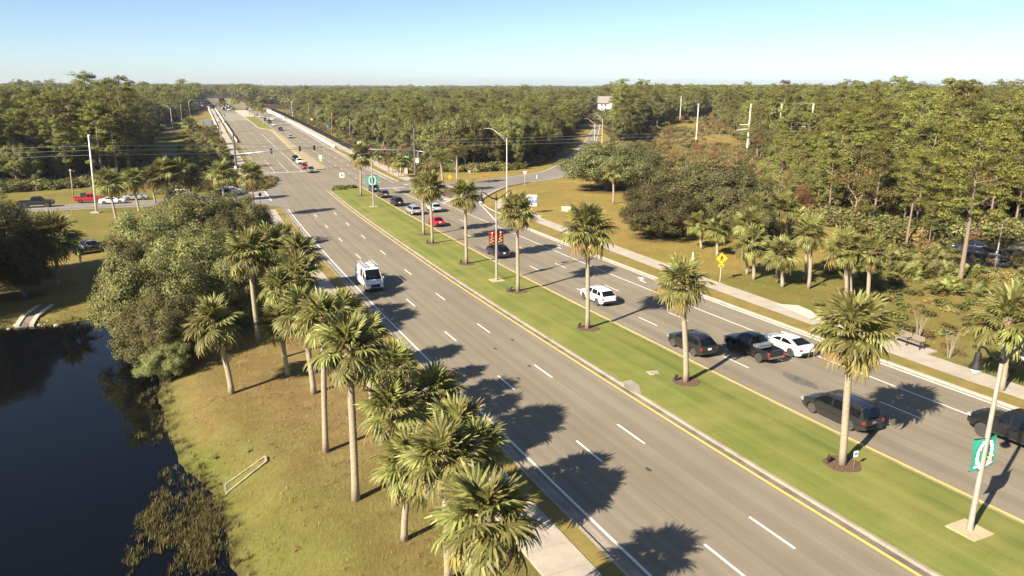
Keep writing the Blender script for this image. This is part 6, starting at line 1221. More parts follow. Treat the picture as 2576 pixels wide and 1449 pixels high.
M_BTEAL = plain('banner_teal', (0.035, 0.36, 0.25), .8, var=.1, scale=2); M_BRED = plain('banner_red', (0.27, 0.016, 0.03), .8, var=.12); M_GOLD = plain('banner_gold', (0.62, 0.44, 0.14), .7, var=.12); M_WREATH = plain('wreath_white', (0.62, 0.66, 0.72), .8, var=.3, scale=12); M_BOW = plain('bow_cream', (0.80, 0.68, 0.36), .7, var=.1); M_BBAND = plain('banner_band', (0.20, 0.12, 0.055), .8, var=.3, scale=10)
def text_mesh(txt, size, m, align='CENTER'):
    cu = bpy.data.curves.new('text', 'FONT'); cu.body = txt; cu.size = size; cu.align_x = align; cu.align_y = 'CENTER'; cu.extrude = 0.004; cu.resolution_u = 2; o = bpy.data.objects.new('text', cu); COL.objects.link(o)
    bpy.context.view_layer.update(); me_ = bpy.data.meshes.new_from_object(o.evaluated_get(bpy.context.evaluated_depsgraph_get())); bpy.data.objects.remove(o); me_.materials.clear(); me_.materials.append(m); return me_
def put(o, M): o.matrix_basis = M; return o
def face_cam(x, y): return math.atan2(x, -y) if False else 0.0
def plane_M(loc, yaw): return Matrix.Translation(loc) @ Matrix.Rotation(yaw, 4, 'Z') @ Matrix.Rotation(pi / 2, 4, 'X')     # local x right, y up, z towards viewer side
# ---- lamp posts with twin lanterns, banners
def lantern_mb():
    mb = MB(); mb.lathe([(.03, 0), (.06, -.05), (.13, -.14), (.15, -.42), (.19, -.56), (.29, -.74), (.30, -.80), (.25, -.80)], 14); return mb
LANT = lantern_mb().mesh('lantern_hood', M_BLK, True, 45); mb = MB(); mb.lathe([(.25, -.79), (.25, -.86), (.19, -1.0), (.07, -1.06)], 14); LGL = mb.mesh('lantern_glass', M_FROST, True)
def twin_lamp(x, y, h, th, label, base=True, name='lamp_post', grp='twin-lantern lamp posts in the median', sides=(1, -1), arm=1.8, lift=.2, z=None):
    z0 = (gz(x, y) + lift) if z is None else z; root = empty(name, (x, y, z0), th, label, 'lamp post', grp)
    mb = MB(); mb.tube([(0, 0, 0), (0, 0, .5), (0, 0, h)], [.155, .135, .09], 12); mb.build('pole', M_POLE, root, True, 40)
    mb = MB(); mb.lathe([(.11, h - .12), (.15, h), (.13, h + .15), (.06, h + .3), (.05, h + .55), (.02, h + .8)], 10); mb.build('finial', M_BLK, root, True)
    for sg in sides:
        pts = [(sg * .05, 0, h + .05), (sg * .45, 0, h + .12), (sg * .95, 0, h + .42), (sg * 1.35, 0, h + .78), (sg * (arm - .12), 0, h + .92), (sg * arm, 0, h + .86), (sg * arm, 0, h + .72)]
        a = MB().tube(pts, [.075, .07, .06, .05, .045, .045, .05], 8).build('arm', M_BLK, root, True)
        l = link('lantern', LANT, root, (sg * arm, 0, h + .74)); link('lantern_glass', LGL, l)
    if base:
        mb = MB(); mb.box((0, 0, 0.0), (1.45, 1.45, .16)); mb.build('base_slab', plain('sandy_slab', (.40, .33, .20), .9), root)
    return root
def banner(x, y, z0, th, sg, zt, h, w, style, label):
    root = empty('street_banner', (x, y, z0), th, label, 'banner', 'pole banners along the median'); n = 8; V = []; F = []
    for i in range(n + 1):
        for j in range(3):
            u = j / 2; t = i / n; V.append((sg * (.14 + w * u), .06 * sin(t * 4 + u * 2) * u + .05 * u, zt - h * t + (.10 * u if style == 'teal' else 0)))
    for i in range(n):
        for j in range(2): F.append((i * 3 + j, i * 3 + j + 1, (i + 1) * 3 + j + 1, (i + 1) * 3 + j))
    m_ = len(V); V2 = V + [(a, b + .012, c) for a, b, c in V]; F2 = F + [tuple(m_ + i for i in f[::-1]) for f in F]; mb = MB().add(V2, F2); mb.build('fabric', M_BTEAL if style == 'teal' else M_BRED, root, True)
    for zz in (zt + .01, zt - h - .01): MB().tube([(0, 0, zz), (sg * (.14 + w), .05, zz + (.10 if style == 'teal' else 0))], .02, 6).build('bracket', M_BLK, root)
    yf = -.035; rng = np.random.default_rng(int(abs(x) * 10) + sg)
    if style == 'teal':
        mb = MB(); R = w * .68; cz = zt - h * .50
        for k in range(26):
            a = -pi / 2 + pi * (k + .5) / 26; rr = R * rng.uniform(.9, 1.08); c = (sg * (.10 + rr * cos(a) * .85), yf + rng.uniform(-.01, .01), cz + rr * 1.25 * sin(a)); mb.box(c, (.17, .03, .15), ry=rng.uniform(0, 3))
        for k in range(4): mb.box((sg * (.20 + .13 * k), yf, zt - h * .88 + .03 * k), (.15, .03, .10), ry=rng.uniform(-.5, .5))
        mb.build('wreath', M_WREATH, root)
        if sg > 0:
            mb = MB(); 
            for k in range(6): mb.box((.10 + R * .62 + .11 * cos(k * 1.05), yf - .03, cz - R * .35 + .13 * sin(k * 1.05)), (.20, .03, .05), ry=-k * 1.05)
            mb.build('bow', M_BOW, root)
    else:
        mb = MB(); cx_ = sg * (.14 + w * .5); zt2 = zt - h * .20; zb2 = zt - h * .80; P_ = []
        for k in range(25):
            t = k / 24; P_.append((cx_ + sg * 0 + (w * (.05 + .34 * t)) * sin(t * 5.5 * pi), yf, zt2 + (zb2 - zt2) * t))
        mb.tube(P_, [.022 + .022 * (k / 24) for k in range(25)], 6); mb.build('ribbon_tree', M_GOLD, root, True)
        mb = MB(); mb.lathe([(.005, -.10), (.10, 0), (.005, .10)], 8, (cx_, yf, zt - h * .13)); mb.build('tree_topper', M_SWHITE, root)
        mb = MB(); mb.box((cx_, yf, zt - h * .90), (w * .85, .02, h * .10)); mb.build('band', M_BBAND, root)
    return root
for i, (x, y, h, ln) in enumerate(LAMP):
    th = road_th(so(np.array([x]), np.array([y]))[0][0]); z0 = gz(x, y) + .2
    twin_lamp(x, y, h, th, ['near lamp post on a square slab at the right, with teal banners', 'lamp post with the red banners in the middle of the median', 'far lamp post with small teal banners at the end of the median'][i])
    st = ['teal', 'red', 'teal'][i]; zt = [h * .56, h * .62, h * .61][i]; bh = [1.62, 1.65, 1.7][i]; bw = [.72, .75, .95][i]
    for sg in (-1, 1): banner(x, y, z0, th, sg, zt, bh, bw, st, [['left half of the near teal wreath banner', 'right half of the near teal wreath banner with a cream bow'], ['left red banner with golden ribbon tree', 'right red banner with golden ribbon tree'], ['left half of the far teal wreath banner', 'right half of the far teal wreath banner']][i][sg > 0])
# ---- davit street lights, poles, masts
def davit(x, y, h, d, label, m=M_WPOLE, arm=4.0, rise=1.9, two=False, name='street_light', z=None, cat='street light', grp='pale street lights along the exit road', r=.13):
    z0 = gz(x, y) if z is None else z; root = empty(name, (x, y, z0), d, label, cat, grp); MB().tube([(0, 0, 0), (0, 0, .4), (0, 0, h)], [r * 1.5, r, r * .7], 10).build('pole', m, root, True, 40)
    for sg in ((1, -1) if two else (1,)):
        pts = [(0, 0, h - .15), (sg * arm * .35, 0, h + rise * .42), (sg * arm * .68, 0, h + rise * .86), (sg * arm * .85, 0, h + rise), (sg * arm, 0, h + rise)]; MB().tube(pts, [.065, .06, .05, .05, .05], 6).build('arm', m, root, True)
        MB().tube([(0, 0, h - .9), (sg * arm * .30, 0, h + rise * .18), (sg * arm * .62, 0, h + rise * .76)], .04, 5).build('brace', m, root); mb = MB(); mb.box((sg * (arm + .28), 0, h + rise), (.7, .24, .13), taper=.8); mb.build('lamp_head', M_STEEL, root)
    return root
SLN = ['tall pale street light at the corner apron', 'street light behind the bend of the exit road', 'street light just left of the bend of the exit road', 'street light by the round trees of the exit road', 'small street light in front of the white house', 'straight street light left of the white house', 'lamp in the small car park at the right edge']
for i, (x, y, h, ln) in enumerate(STREETLIGHT):
    if i == 6: davit(x, y, 5.5, .8, SLN[i], M_POLE, 1.2, .2, grp='pale street lights along the exit road', r=.09)
    else: davit(x, y, max(h, 8.5) if i else h, pi + .1, SLN[i])
for i, (x, y, h, ln) in enumerate(YLIGHT): davit(x, y, h + 3, .2, 'Y-shaped street light behind the fence of the overpass', M_WPOLE, 2.6, 2.0, True)
for i, (x, y, h, ln) in enumerate(LEFTLIGHT): davit(x, y, h, pi + .3 if i == 0 else .2, ['street light beside the lower road left of the overpass', 'street light left of the overpass, arm to the right', 'farthest street light left of the overpass'][i], M_WPOLE, 3.2, 1.4, grp='street lights left of the overpass')
WPL = ['grey post behind the overpass fence, leftmost', 'grey post behind the overpass fence, second from left', 'grey post behind the overpass fence, third from left', 'grey post behind the overpass fence, rightmost', 'wooden post on the grass behind the red pickup', 'bare post beside the lower road', 'post in the wood above the far corner']
for i, (x, y, h, ln) in enumerate(WOODPOLE):
    root = empty('utility_post', (x, y, gz(x, y)), 0, WPL[i], 'post', 'plain posts'); MB().tube([(0, 0, -.3), (ln * .5, 0, h * .5), (ln, 0, h)], [.14, .12, .10], 8).build('pole', M_WOOD, root, True); mb = MB(); mb.box((ln, 0, h - .25), (.5, .12, .2)); mb.build('bracket', M_STEEL, root)
# transmission poles
TL = ['far left concrete pole of the power line', 'second far concrete pole of the power line', 'third far concrete pole of the power line', 'concrete pole with a V top above the brush', 'left of three near concrete poles with side arms', 'middle of three near concrete poles with side arms', 'right of three near concrete poles, half hidden by pines']
TP = []
for i, (x, y, h, ln) in enumerate(TRANS):
    z0 = gz(x, y); root = empty('power_pole', (x, y, z0), 0, TL[i], 'power pole', 'concrete poles of the power line'); MB().tube([(0, 0, -.5), (0, 0, h)], [.40 if i > 3 else .34, .28 if i > 3 else .24], 8).build('pole', M_CPOLE, root, True, 50); TP.append((x, y, z0 + h))
    if i == 3:
        for sg in (-1, 1): MB().tube([(0, 0, h - .6), (sg * 1.2, 0, h + .2)], .05, 5).build('top_arm', M_STEEL, root)
    if i > 3:
        for zz, l in ((h - 7.4, 3.6), (h - 9.0, 4.4)): MB().tube([(0, 0, zz), (-l * .6, 0, zz - .1), (-l, 0, zz + (-.45 if l > 4 else 0))], [.17, .15, .10], 6).build('side_arm', M_WPOLE, root)
def wire(pts, label, sag=.8, r=.022, name='power_line', grp=None, m=M_STEEL):
    P_ = []
    for a, b in zip(pts[:-1], pts[1:]):
        for k in range(12): t = k / 12; P_.append((lerp(a[0], b[0], t), lerp(a[1], b[1], t), lerp(a[2], b[2], t) - 4 * sag * t * (1 - t)))
    P_.append(pts[-1]); return tag(MB().tube(P_, r, 4).build(name, m), label, 'wire', grp)
wire([TP[4], TP[5], TP[6]], 'wire joining the tops of the three near concrete poles', .15, .04)
for a in (4, 5): MB  # guys
gp = TP[4]; wire([(gp[0] + .3, gp[1], gp[2] - 8.2), (gp[0] + 9.5, gp[1] - 6, gz(gp[0] + 9.5, gp[1] - 6))], 'guy wire of the left near concrete pole', .05, .04, 'guy_wire')
x, y, h, ln = WHITEPOLE[0]; z0 = gz(x, y); root = empty('pale_power_pole', (x, y, z0), 0, 'tall leaning whitish pole beside the side street', 'power pole'); MB().tube([(0, 0, -.3), (ln * .5, 0, h * .5), (ln, 0, h)], [.22, .17, .12], 10).build('pole', plain('white_pole', (.62, .58, .52), .6, var=.1), root, True); mb = MB(); mb.box((0, 0, .08), (1.6, 1.3, .2)); mb.build('base_slab', M_CURB, root); mb = MB(); mb.box((ln + .1, 0, h - .15), (.4, .12, .2)); mb.build('bracket', M_STEEL, root)
wp = (x, y, z0)
# signal masts
def signal_head(root, p, yaw, lit=None, label=None):
    mb = MB(); mb.box((0, 0, 0), (.34, .22, 1.12)); hd = mb.build('signal_head', M_SBLK, root, loc=p, rotz=yaw)
    for k, (c, nm) in enumerate((((.35, .02, .02), 'red'), ((.25, .16, .01), 'amber'), ((.01, .16, .05), 'green'))):
        m_ = plain('lens_' + nm, tuple(v * .5 for v in c), .3, var=0)
        if lit == nm: m_ = plain('lens_lit_' + nm, c, .3, var=0, emit=((1, .04, .04), 5))
        mb = MB(); mb.lathe([(.13, -.12), (.135, -.24), (.12, -.24), (.12, -.125), (.01, -.125)], 10, (0, 0, .35 - .35 * k), axis='y'); mb.build('lens', [m_], hd)
    mb = MB(); mb.box((0, .05, 0), (.62, .03, 1.42)); mb.build('backplate', M_SBLK, hd)
    return hd
x, y, h, ln = MAST_L[0]; z0 = gz(x, y); dx = MAST_L[2][3] - MAST_L[1][3]; root = empty('signal_mast', (x, y, z0), 0, 'left traffic signal mast with three black signal heads seen from behind', 'traffic signal', 'traffic signal masts'); ha = 4.9
MB().tube([(0, 0, 0), (0, 0, h)], [.34, .22], 12).build('pole', M_DPOLE, root, True, 50); AD = Vector((cos(road_th(210)), sin(road_th(210)), 0))
AL = 25.5; a0 = Vector((.2, 0, ha + .3)); a1 = a0 + AD * AL * .93 + Vector((0, 0, 1.3)); MB().tube([a0, (a0 + a1) / 2 + Vector((0, 0, .25)), a1], [.17, .13, .07], 10).build('mast_arm', M_STEEL, root, True)
for f in (.40, .73, .90): p = a0 + (a1 - a0) * f + Vector((0, 0, .15)); signal_head(root, p, road_th(210) + pi)
MB().tube([(0, 0, h - .5), (1.6, .6, h + .1), (3.6, 1.5, h + .35), (4.6, 1.9, h + .30)], [.06, .05, .045, .08], 6).build('lamp_arm', M_DPOLE, root, True); mb = MB(); mb.box((-.1, -.35, 1.6), (.55, .4, .8)); mb.build('control_box', M_SWHITE, root)
x, y, h, ln = MAST_R[0]; z0 = gz(x, y); root = empty('signal_mast', (x, y, z0), 0, 'right traffic signal mast with three red lights and a street name sign', 'traffic signal', 'traffic signal masts'); hr = 6.5
MB().tube([(0, 0, 0), (0, 0, h)], [.36, .24], 12).build('pole', M_DPOLE, root, True, 50); a0 = Vector((-.2, 0, hr)); a1 = a0 + Vector((-20.4, -.6, .15)); MB().tube([a0, (a0 + a1) / 2 + Vector((0, 0, .2)), a1], [.19, .14, .07], 10).build('mast_arm', M_STEEL, root, True)
for f in (.39, .58, .80): p = a0 + (a1 - a0) * f + Vector((0, 0, .1)); signal_head(root, p, road_th(200), 'red')
MB().tube([(0, 0, hr), (3.6, -1.6, hr - .35)], [.17, .10], 8).build('short_arm', M_STEEL, root, True)
mb = MB(); mb.box((-2.6, -.1, hr - 1.75), (2.1, .05, .55)); sg_ = mb.build('street_name_sign', M_SGREEN, root); mb = MB(); 
for k in range(7): mb.box((-3.35 + k * .25, -.14, hr - 1.75), (.12, .02, .24))
mb.build('lettering', M_SWHITE, sg_)
for zz in (4.3, 3.8, 3.4): mb = MB(); mb.box((.65, -.25, zz), (.9, .05, .34)); mb.build('small_sign', M_SWHITE, root)
mr = (x, y, z0)
E0 = (-215.0, wp[1] - 47, wp[2]); E1 = (92.0, mr[1] + 28, mr[2])
for k, (hl, hr_) in enumerate(((12.1, 9.3), (11.3, 8.4), (10.45, 7.5))):
    wire([(E0[0], E0[1], E0[2] + hl - .3), (wp[0] + .5, wp[1], wp[2] + hl), (mr[0], mr[1], mr[2] + hr_), (E1[0], E1[1], E1[2] + hr_ + 2.0)], ['topmost wire along the side street', 'middle wire along the side street', 'lowest wire along the side street'][k], .35, .024, grp='wires along the side street')
wire([(-190, 160, 16.5), (-78, 205, 17.5), (20, 245, 17)], 'thin far wire before the left wood', .4, .018)
# overpass lamps on the left walk
for i, (x, y, h, ln) in enumerate(BRLAMP): twin_lamp(x, y, max(h * .92, 7), road_th(320), ['lantern post on the left walk of the overpass, front', 'lantern post on the left walk of the overpass, behind', 'lantern post far up the left walk of the overpass'][i], False, grp='lantern posts on the overpass', z=float(road_z(x, y)) + .1, arm=2.2)
# ---- signs
def post(root, h, m=M_STEEL, r=.035): return MB().tube([(0, 0, -.2), (0, 0, h)], r, 6).build('post', m, root)
def plate(root, poly, z, m, name='plate', y=-.045, t=.015):
    mb = MB(); mb.prism(poly, 0, t); o = mb.build(name, m, root); o.matrix_basis = Matrix.Translation((0, y, z)) @ Matrix.Rotation(pi / 2, 4, 'X'); return o
def glyph(root, me_, z, y=-.066, x=0): o = link('lettering', me_, root); o.matrix_basis = Matrix.Translation((x, y, z)) @ Matrix.Rotation(pi / 2, 4, 'X'); return o
def rect(w, h): return [(-w / 2, -h / 2), (w / 2, -h / 2), (w / 2, h / 2), (-w / 2, h / 2)]
def dia(s): return [(0, -s), (s, 0), (0, s), (-s, 0)]
def sign_root(i, yaw, label, name, far=False, src_=None): x, y, h, ln = (src_ or SIGNS)[i]; return empty(name, (x, y, gz(x, y)), yaw, label, 'sign'), h
def cam_yaw(i, L_=None): x, y = (L_ or SIGNS)[i][:2]; return -math.atan2(x, y)
rt, h = sign_root(0, .12 - .15, 'yellow diamond pedestrian warning sign with a small arrow plate below', 'warning_sign'); post(rt, 3.1, M_WPOLE); plate(rt, dia(.66), 2.75, M_SYEL); pg = [(-.03, .33), (.04, .36), (.09, .30), (.06, .24), (.12, .14), (.22, .02), (.18, -.02), (.08, .06), (.06, -.06), (.14, -.22), (.17, -.38), (.10, -.38), (.05, -.22), (-.02, -.12), (-.10, -.24), (-.20, -.36), (-.25, -.31), (-.14, -.16), (-.08, .0), (-.06, .10), (-.18, .0), (-.22, .04), (-.08, .20)]
plate(rt, pg, 2.75, M_SBLK, 'walking_figure', -.065, .008); plate(rt, rect(.62, .34), 1.93, M_SYEL, 'arrow_plate'); plate(rt, [(-.2, .1), (-.2, .03), (.02, -.04), (-.06, -.1), (.2, -.12), (.14, .06), (.08, .0)], 1.93, M_SBLK, 'arrow', -.065, .008)
rt, h = sign_root(1, -.05, 'blue and white route sign assembly at the corner of the dry field', 'route_sign'); post(rt, 3.3, M_WPOLE)
for k, xx in enumerate((-.52, .52)):
    for zz, w_, hh, m_ in ((3.15, .9, .42, M_SWHITE), (2.42, .92, .86, M_SBLUE), (1.62, .8, .58, M_SWHITE)):
        o = plate(rt, [(a + xx, b) for a, b in rect(w_, hh)], zz, m_)
    plate(rt, [(a + xx, b) for a, b in ((-.30, .28), (.30, .28), (.34, .02), (0, -.36), (-.34, .02))], 2.44, M_SWHITE, 'shield', -.062, .006); plate(rt, [(a + xx, b) for a, b in ((-.27, .13), (.27, .13), (.30, .0), (0, -.31), (-.30, .0))], 2.44, M_SBLUE, 'shield_field', -.07, .006)
    glyph(rt, text_mesh('95', .30, M_SWHITE), 2.42, -.082, xx); plate(rt, [(a + xx, b) for a, b in ((-.25, -.19), (-.15, -.22), (.06, .02), (.13, -.06), (.22, .2), (-.06, .12), (.01, .07))], 1.62, M_SBLUE, 'arrow', -.062, .008)
rt, h = sign_root(2, .25, 'white square turn sign with black bent arrow on the tip of the median', 'turn_sign'); post(rt, 3.4); plate(rt, rect(1.1, 1.1), 3.0, M_SWHITE); plate(rt, [(.26, -.4), (.38, -.4), (.38, .18), (.24, .34), (-.02, .34), (-.16, .2), (-.16, .0), (-.36, .0), (-.08, -.32), (.16, .0), (-.02, .0), (-.02, .16), (.03, .2), (.2, .2), (.26, .12)], 3.0, M_SBLK, 'arrow', -.062, .008)
rt, h = sign_root(3, .2, 'white speed limit sign at the far end of the sidewalk', 'speed_limit_sign'); post(rt, 6.5); plate(rt, rect(.95, 1.25), 6.45, M_SWHITE); glyph(rt, text_mesh('SPEED\nLIMIT', .26, M_SBLK), 6.73); glyph(rt, text_mesh('45', .52, M_SBLK), 6.17)
rt, h = sign_root(4, .0, 'yield sign with white face beside the exit road', 'yield_sign'); post(rt, 3.3, M_WPOLE); plate(rt, [(-.62, .5), (0, -.58), (.62, .5)], 2.95, M_SRED); plate(rt, [(-.48, .42), (0, -.42), (.48, .42)], 2.97, M_SWHITE, 'face', -.062, .006)
rt, h = sign_root(5, .0, 'small grey back of a yield sign on the far grass', 'yield_sign'); post(rt, 1.9); plate(rt, [(-.5, .42), (0, -.46), (.5, .42)], 1.75, M_SBACK)
rt, h = sign_root(6, .3, 'orange-yellow sign on a pole beside the corner island', 'warning_sign'); post(rt, 3.3); plate(rt, dia(.52), 2.9, M_SYEL)
rt, h = sign_root(7, .9, 'dark back of a sign at the street corner by the zebra crossing', 'sign_back'); post(rt, 2.1, M_BLK, .05); plate(rt, rect(.62, .62), 2.0, M_SBLK)
rt, h = sign_root(8, .5, 'black and white one-way arrow sign at the side street', 'one_way_sign'); post(rt, 2.5); plate(rt, rect(1.0, .40), 2.15, M_SBLK); plate(rt, [(-.42, -.09), (.16, -.09), (.16, -.17), (.45, 0), (.16, .17), (.16, .09), (-.42, .09)], 2.15, M_SWHITE, 'arrow', -.062, .008)
rt, h = sign_root(9, .3, 'small pale yard sign at the foot of the nearest median palm', 'yard_sign'); rt.location.z += .2; post(rt, .9, M_STEEL, .014); plate(rt, rect(.30, .36), .95, M_SWHITE); plate(rt, rect(.24, .12), .96, M_SBLUE, 'print', -.062, .005)
rt, h = sign_root(10, .4, 'low T-shaped post beside the side street', 'road_marker'); post(rt, 1.6, M_WOOD, .06); mb = MB(); mb.box((0, 0, 1.6), (.9, .08, .10)); mb.build('crossbar', M_WOOD, rt)
rt, h = sign_root(0, .2, 'white keep-right sign over a yellow marker on the far median tip', 'keep_right_sign', src_=SIGNS_FAR); rt.location.z = float(road_z(SIGNS_FAR[0][0], SIGNS_FAR[0][1])) + .1; post(rt, 3.6); plate(rt, rect(.85, 1.05), 3.4, M_SWHITE); plate(rt, [(-.26, .34), (-.12, .34), (-.12, .02), (.14, -.18), (.06, -.3), (.34, -.34), (.3, -.06), (.2, -.12), (-.26, .2)], 3.4, M_SBLK, 'arrow', -.062, .008); plate(rt, dia(.44), 2.45, plain('marker_lime', (.5, .5, .04), .5), 'marker')
for k, (lb, m_) in enumerate((('yellow back-lit diamond sign behind the overpass fence', M_SYEL), ('small blue sign behind the overpass fence', M_SBLUE), ('blue sign at the far end of the overpass fence', M_SBLUE))):
    rt, h = sign_root(k + 1, .2, lb, 'roadside_sign', src_=SIGNS_FAR); post(rt, 3.4); plate(rt, dia(.8) if k == 0 else rect(.9, 1.6), 3.3, m_)
rt, h = sign_root(4, .3, 'grey back of a wide guide sign on two posts left of the overpass', 'guide_sign', src_=SIGNS_FAR); rt.location.z = float(road_z(*SIGNS_FAR[4][:2])) - 3.5
for xx in (-1.9, 1.9): MB().tube([(xx, 0, -1), (xx, 0, 7.4)], .12, 6).build('post', M_STEEL, rt)
mb = MB(); mb.box((0, .15, 6.2), (5.2, .06, 2.6)); mb.build('panel', M_SBACK, rt)
for zz in (5.3, 6.2, 7.1): mb = MB(); mb.box((0, .03, zz), (5.2, .12, .12)); mb.build('rail', M_STEEL, rt)
# ---- small ground things
def cabinet(x, y, d, label, m, name, cap=None, rz=0, cat='cabinet'):
    root = empty(name, (x, y, gz(x, y)), rz, label, cat); mb = MB(); mb.box((0, 0, d[2] / 2), d); mb.build('body', m, root)
    mb = MB(); mb.box((0, 0, d[2] + .05), (d[0] + .1, d[1] + .1, .10)); mb.build('lid', cap or m, root); return root
(c0, c1, c2, c3, c4, c5, c6) = CABINET
cabinet(*c0, (1.55, .7, .62), 'low cream utility box on the dry field', plain('cream_box', (.72, .64, .46), .6), 'utility_box', rz=.02); mb = MB(); mb.lathe([(.28, 0), (.30, .3), (.2, .5), (.05, .55)], 9, (c0[0] + 1.15, c0[1] + .1, gz(*c0))); tag(mb.build('valve_bonnet', M_BLK, None, True), 'black rounded bonnet right of the cream utility box', 'valve')
cabinet(*c1, (1.15, .8, 1.9), 'tall grey signal cabinet beside the right signal mast', plain('cabinet_grey', (.42, .39, .36), .5, .3), 'signal_cabinet')
def marker(x, y, h, label): root = empty('marker_post', (x, y, gz(x, y)), 0, label, 'post'); mb = MB(); mb.box((0, 0, h / 2), (.14, .10, h)); mb.build('post', M_SWHITE, root); mb = MB(); mb.box((0, 0, h + .03), (.17, .13, .06)); mb.build('cap', M_SWHITE, root)
marker(*c2, 1.0, 'short white marker post on the dry field left of the grove'); marker(*c3, .9, 'short white marker post beside the exit road')
root = empty('fire_hydrant', (c4[0], c4[1], gz(*c4)), 0, 'red fire hydrant at the foot of the brown oak', 'hydrant'); mb = MB(); mb.lathe([(.2, 0), (.2, .08), (.13, .1), (.13, .62), (.17, .66), (.12, .8), (.03, .88)], 10); mb.build('barrel', M_SRED, root, True, 40); MB().tube([(-.26, 0, .5), (.26, 0, .5)], .07, 8).build('nozzles', M_SYEL, root)
def ground_lid(x, y, w, label, name, m, rz): root = empty(name, (x, y, gz(x, y)), rz, label, 'ground cover'); mb = MB(); mb.box((0, 0, .155), (w, w * .8, .16)); mb.build('frame', m, root); mb = MB(); mb.box((0, 0, .245), (w * .7, w * .55, .03)); mb.build('cover', M_GUTTER, root); return root
ground_lid(*c5, 1.0, 'square sandy utility lid set in the median lawn', 'valve_box', plain('sandy_lid', (.46, .37, .19), .9), .2)
root = empty('storm_inlet', (*road_xy(49.2, 11.35), float(road_z(*road_xy(49.2, 11.35)))), road_th(49) + pi / 2, 'concrete storm drain inlet in the left curb of the median', 'drain'); mb = MB(); mb.box((0, -.35, .10), (3.0, .9, .12)); mb.build('top_slab', M_GUTTER, root); mb = MB(); mb.box((.2, .14, .06), (1.5, .06, .12)); mb.build('opening', M_BLK, root)
for i, (x, y, h, ln, r) in enumerate(PALM_MEDIAN):
    z = gz(x, y); tag(flat_poly('mulch_ring', [(x + 1.02 * cos(a) * (1 + .05 * sin(5 * a + i)), y + 1.02 * sin(a) * (1 + .05 * sin(5 * a + i))) for a in np.linspace(0, 2 * pi, 20)[:-1]], M_MULCH, .262, kind=None), 'mulch ring: ' + LM[i].split(',')[0], 'mulch ring', 'mulch rings in the median')
    if i in (0, 1, 2, 3, 4, 5):
        root = empty('uplight', (x - .75, y + .1, z + .24), .6, 'uplight: ' + LM[i].split(',')[0], 'spotlight', 'uplights at the median palms'); MB().tube([(0, 0, 0), (0, 0, .22)], .05, 6).build('stake', M_BLK, root); mb = MB(); mb.lathe([(.09, -.16), (.11, .1), (.13, .16), (.02, .16)], 9); o = mb.build('lamp_head', M_BLK, root, True, loc=(.03, 0, .32)); o.rotation_euler = (0, .7, 0)
        if i == 3: mb = MB(); mb.box((-.45, -.15, .22), (.42, .42, .42)); mb.build('reflecting_box', M_CHROME, root)
# bench: two seat bays of slats
bx0, by0 = BENCH[0]; bx1, by1 = BENCH[1]; yaw = math.atan2(by1 - by0, bx1 - bx0); root = empty('park_bench', ((bx0 + bx1) / 2 + .28, (by0 + by1) / 2 + .12, gz((bx0 + bx1) / 2, (by0 + by1) / 2) + .15), yaw, 'long slatted bench with black iron ends on a concrete pad', 'bench')
SLM = plain('bench_slat', (.23, .19, .145), .7, var=.15); Lb = 2.5
for k in range(5): mb = MB(); mb.box((0, -.42 + .105 * k, .45), (Lb, .08, .035)); mb.build('slat', SLM, root)
for k in range(5): mb = MB(); mb.box((0, .10 + .035 * k, .56 + .095 * k), (Lb, .03, .075)); mb.build('slat', SLM, root)
for xx in (-Lb / 2 + .03, 0, Lb / 2 - .03):
    mb = MB(); mb.box((xx, -.40, .22), (.06, .06, .44)); mb.box((xx, .16, .30), (.06, .07, .6)); mb.box((xx, -.12, .42), (.06, .62, .05)); mb.box((xx, .2, .75), (.05, .06, .5)); mb.box((xx, -.15, .66), (.05, .55, .045)); mb.box((xx, -.40, .55), (.05, .05, .22)); mb.build('iron_frame', M_BLK, root)
# pond structures
f = np.array(FLUME); a, b = np.array([-46.6, 66.9]), np.array([-47.6, 71.4]); d = (b - a) / np.hypot(*(b - a)); nn = np.array([-d[1], d[0]]); root = empty('concrete_flume', (0, 0, 0), 0, 'pale concrete drain flume running down the far pond bank', 'drain flume')
for off, w_, hh in ((-.62, .42, .12), (.62, .42, .12), (0, .85, .0)):
    P_ = []; 
    for t in np.linspace(-.4, 5.2, 8): c = a + d * t + nn * off; P_.append((c, max(gz(*c), POND_Z) + .10 + hh))
    V = []; F = []
    for c, z in P_:
        for q, dz in ((-w_ / 2, -.4), (-w_ / 2, 0), (w_ / 2, 0), (w_ / 2, -.4)): p = c + nn * q; V.append((p[0], p[1], z + dz))
    for i in range(7):
        for k in range(3): F.append((i * 4 + k, (i + 1) * 4 + k, (i + 1) * 4 + k + 1, i * 4 + k + 1))
    MB().add(V, F + [(0, 1, 2, 3), (31, 30, 29, 28)]).build('side_wall' if hh else 'channel_floor', MATS['sidewalk_concrete'] if hh else M_DARKGUT, root)
for i in range(16):
    x, y = a + nn * RNG.normal(-.6, 1.3) - d * RNG.uniform(-.4, .8); s = RNG.uniform(.12, .3); mb = MB(); mb.lathe([(.2, -.3), (.9, -.1), (.8, .4), (.15, .6)], 7, (0, 0, 0)); o = mb.build('riprap_stone', M_CURB, None, loc=(x, y, max(gz(x, y), POND_Z)), rotz=i); o.scale = (s, s * .7, s * .7); tag(o, 'loose pale stone at the foot of the concrete flume', 'stone', 'riprap stones at the flume')
H = np.array(HEADWALL); root = empty('concrete_headwall', (0, 0, 0), 0, 'long narrow concrete drain frame sunk in the meadow near the pond', 'drain')
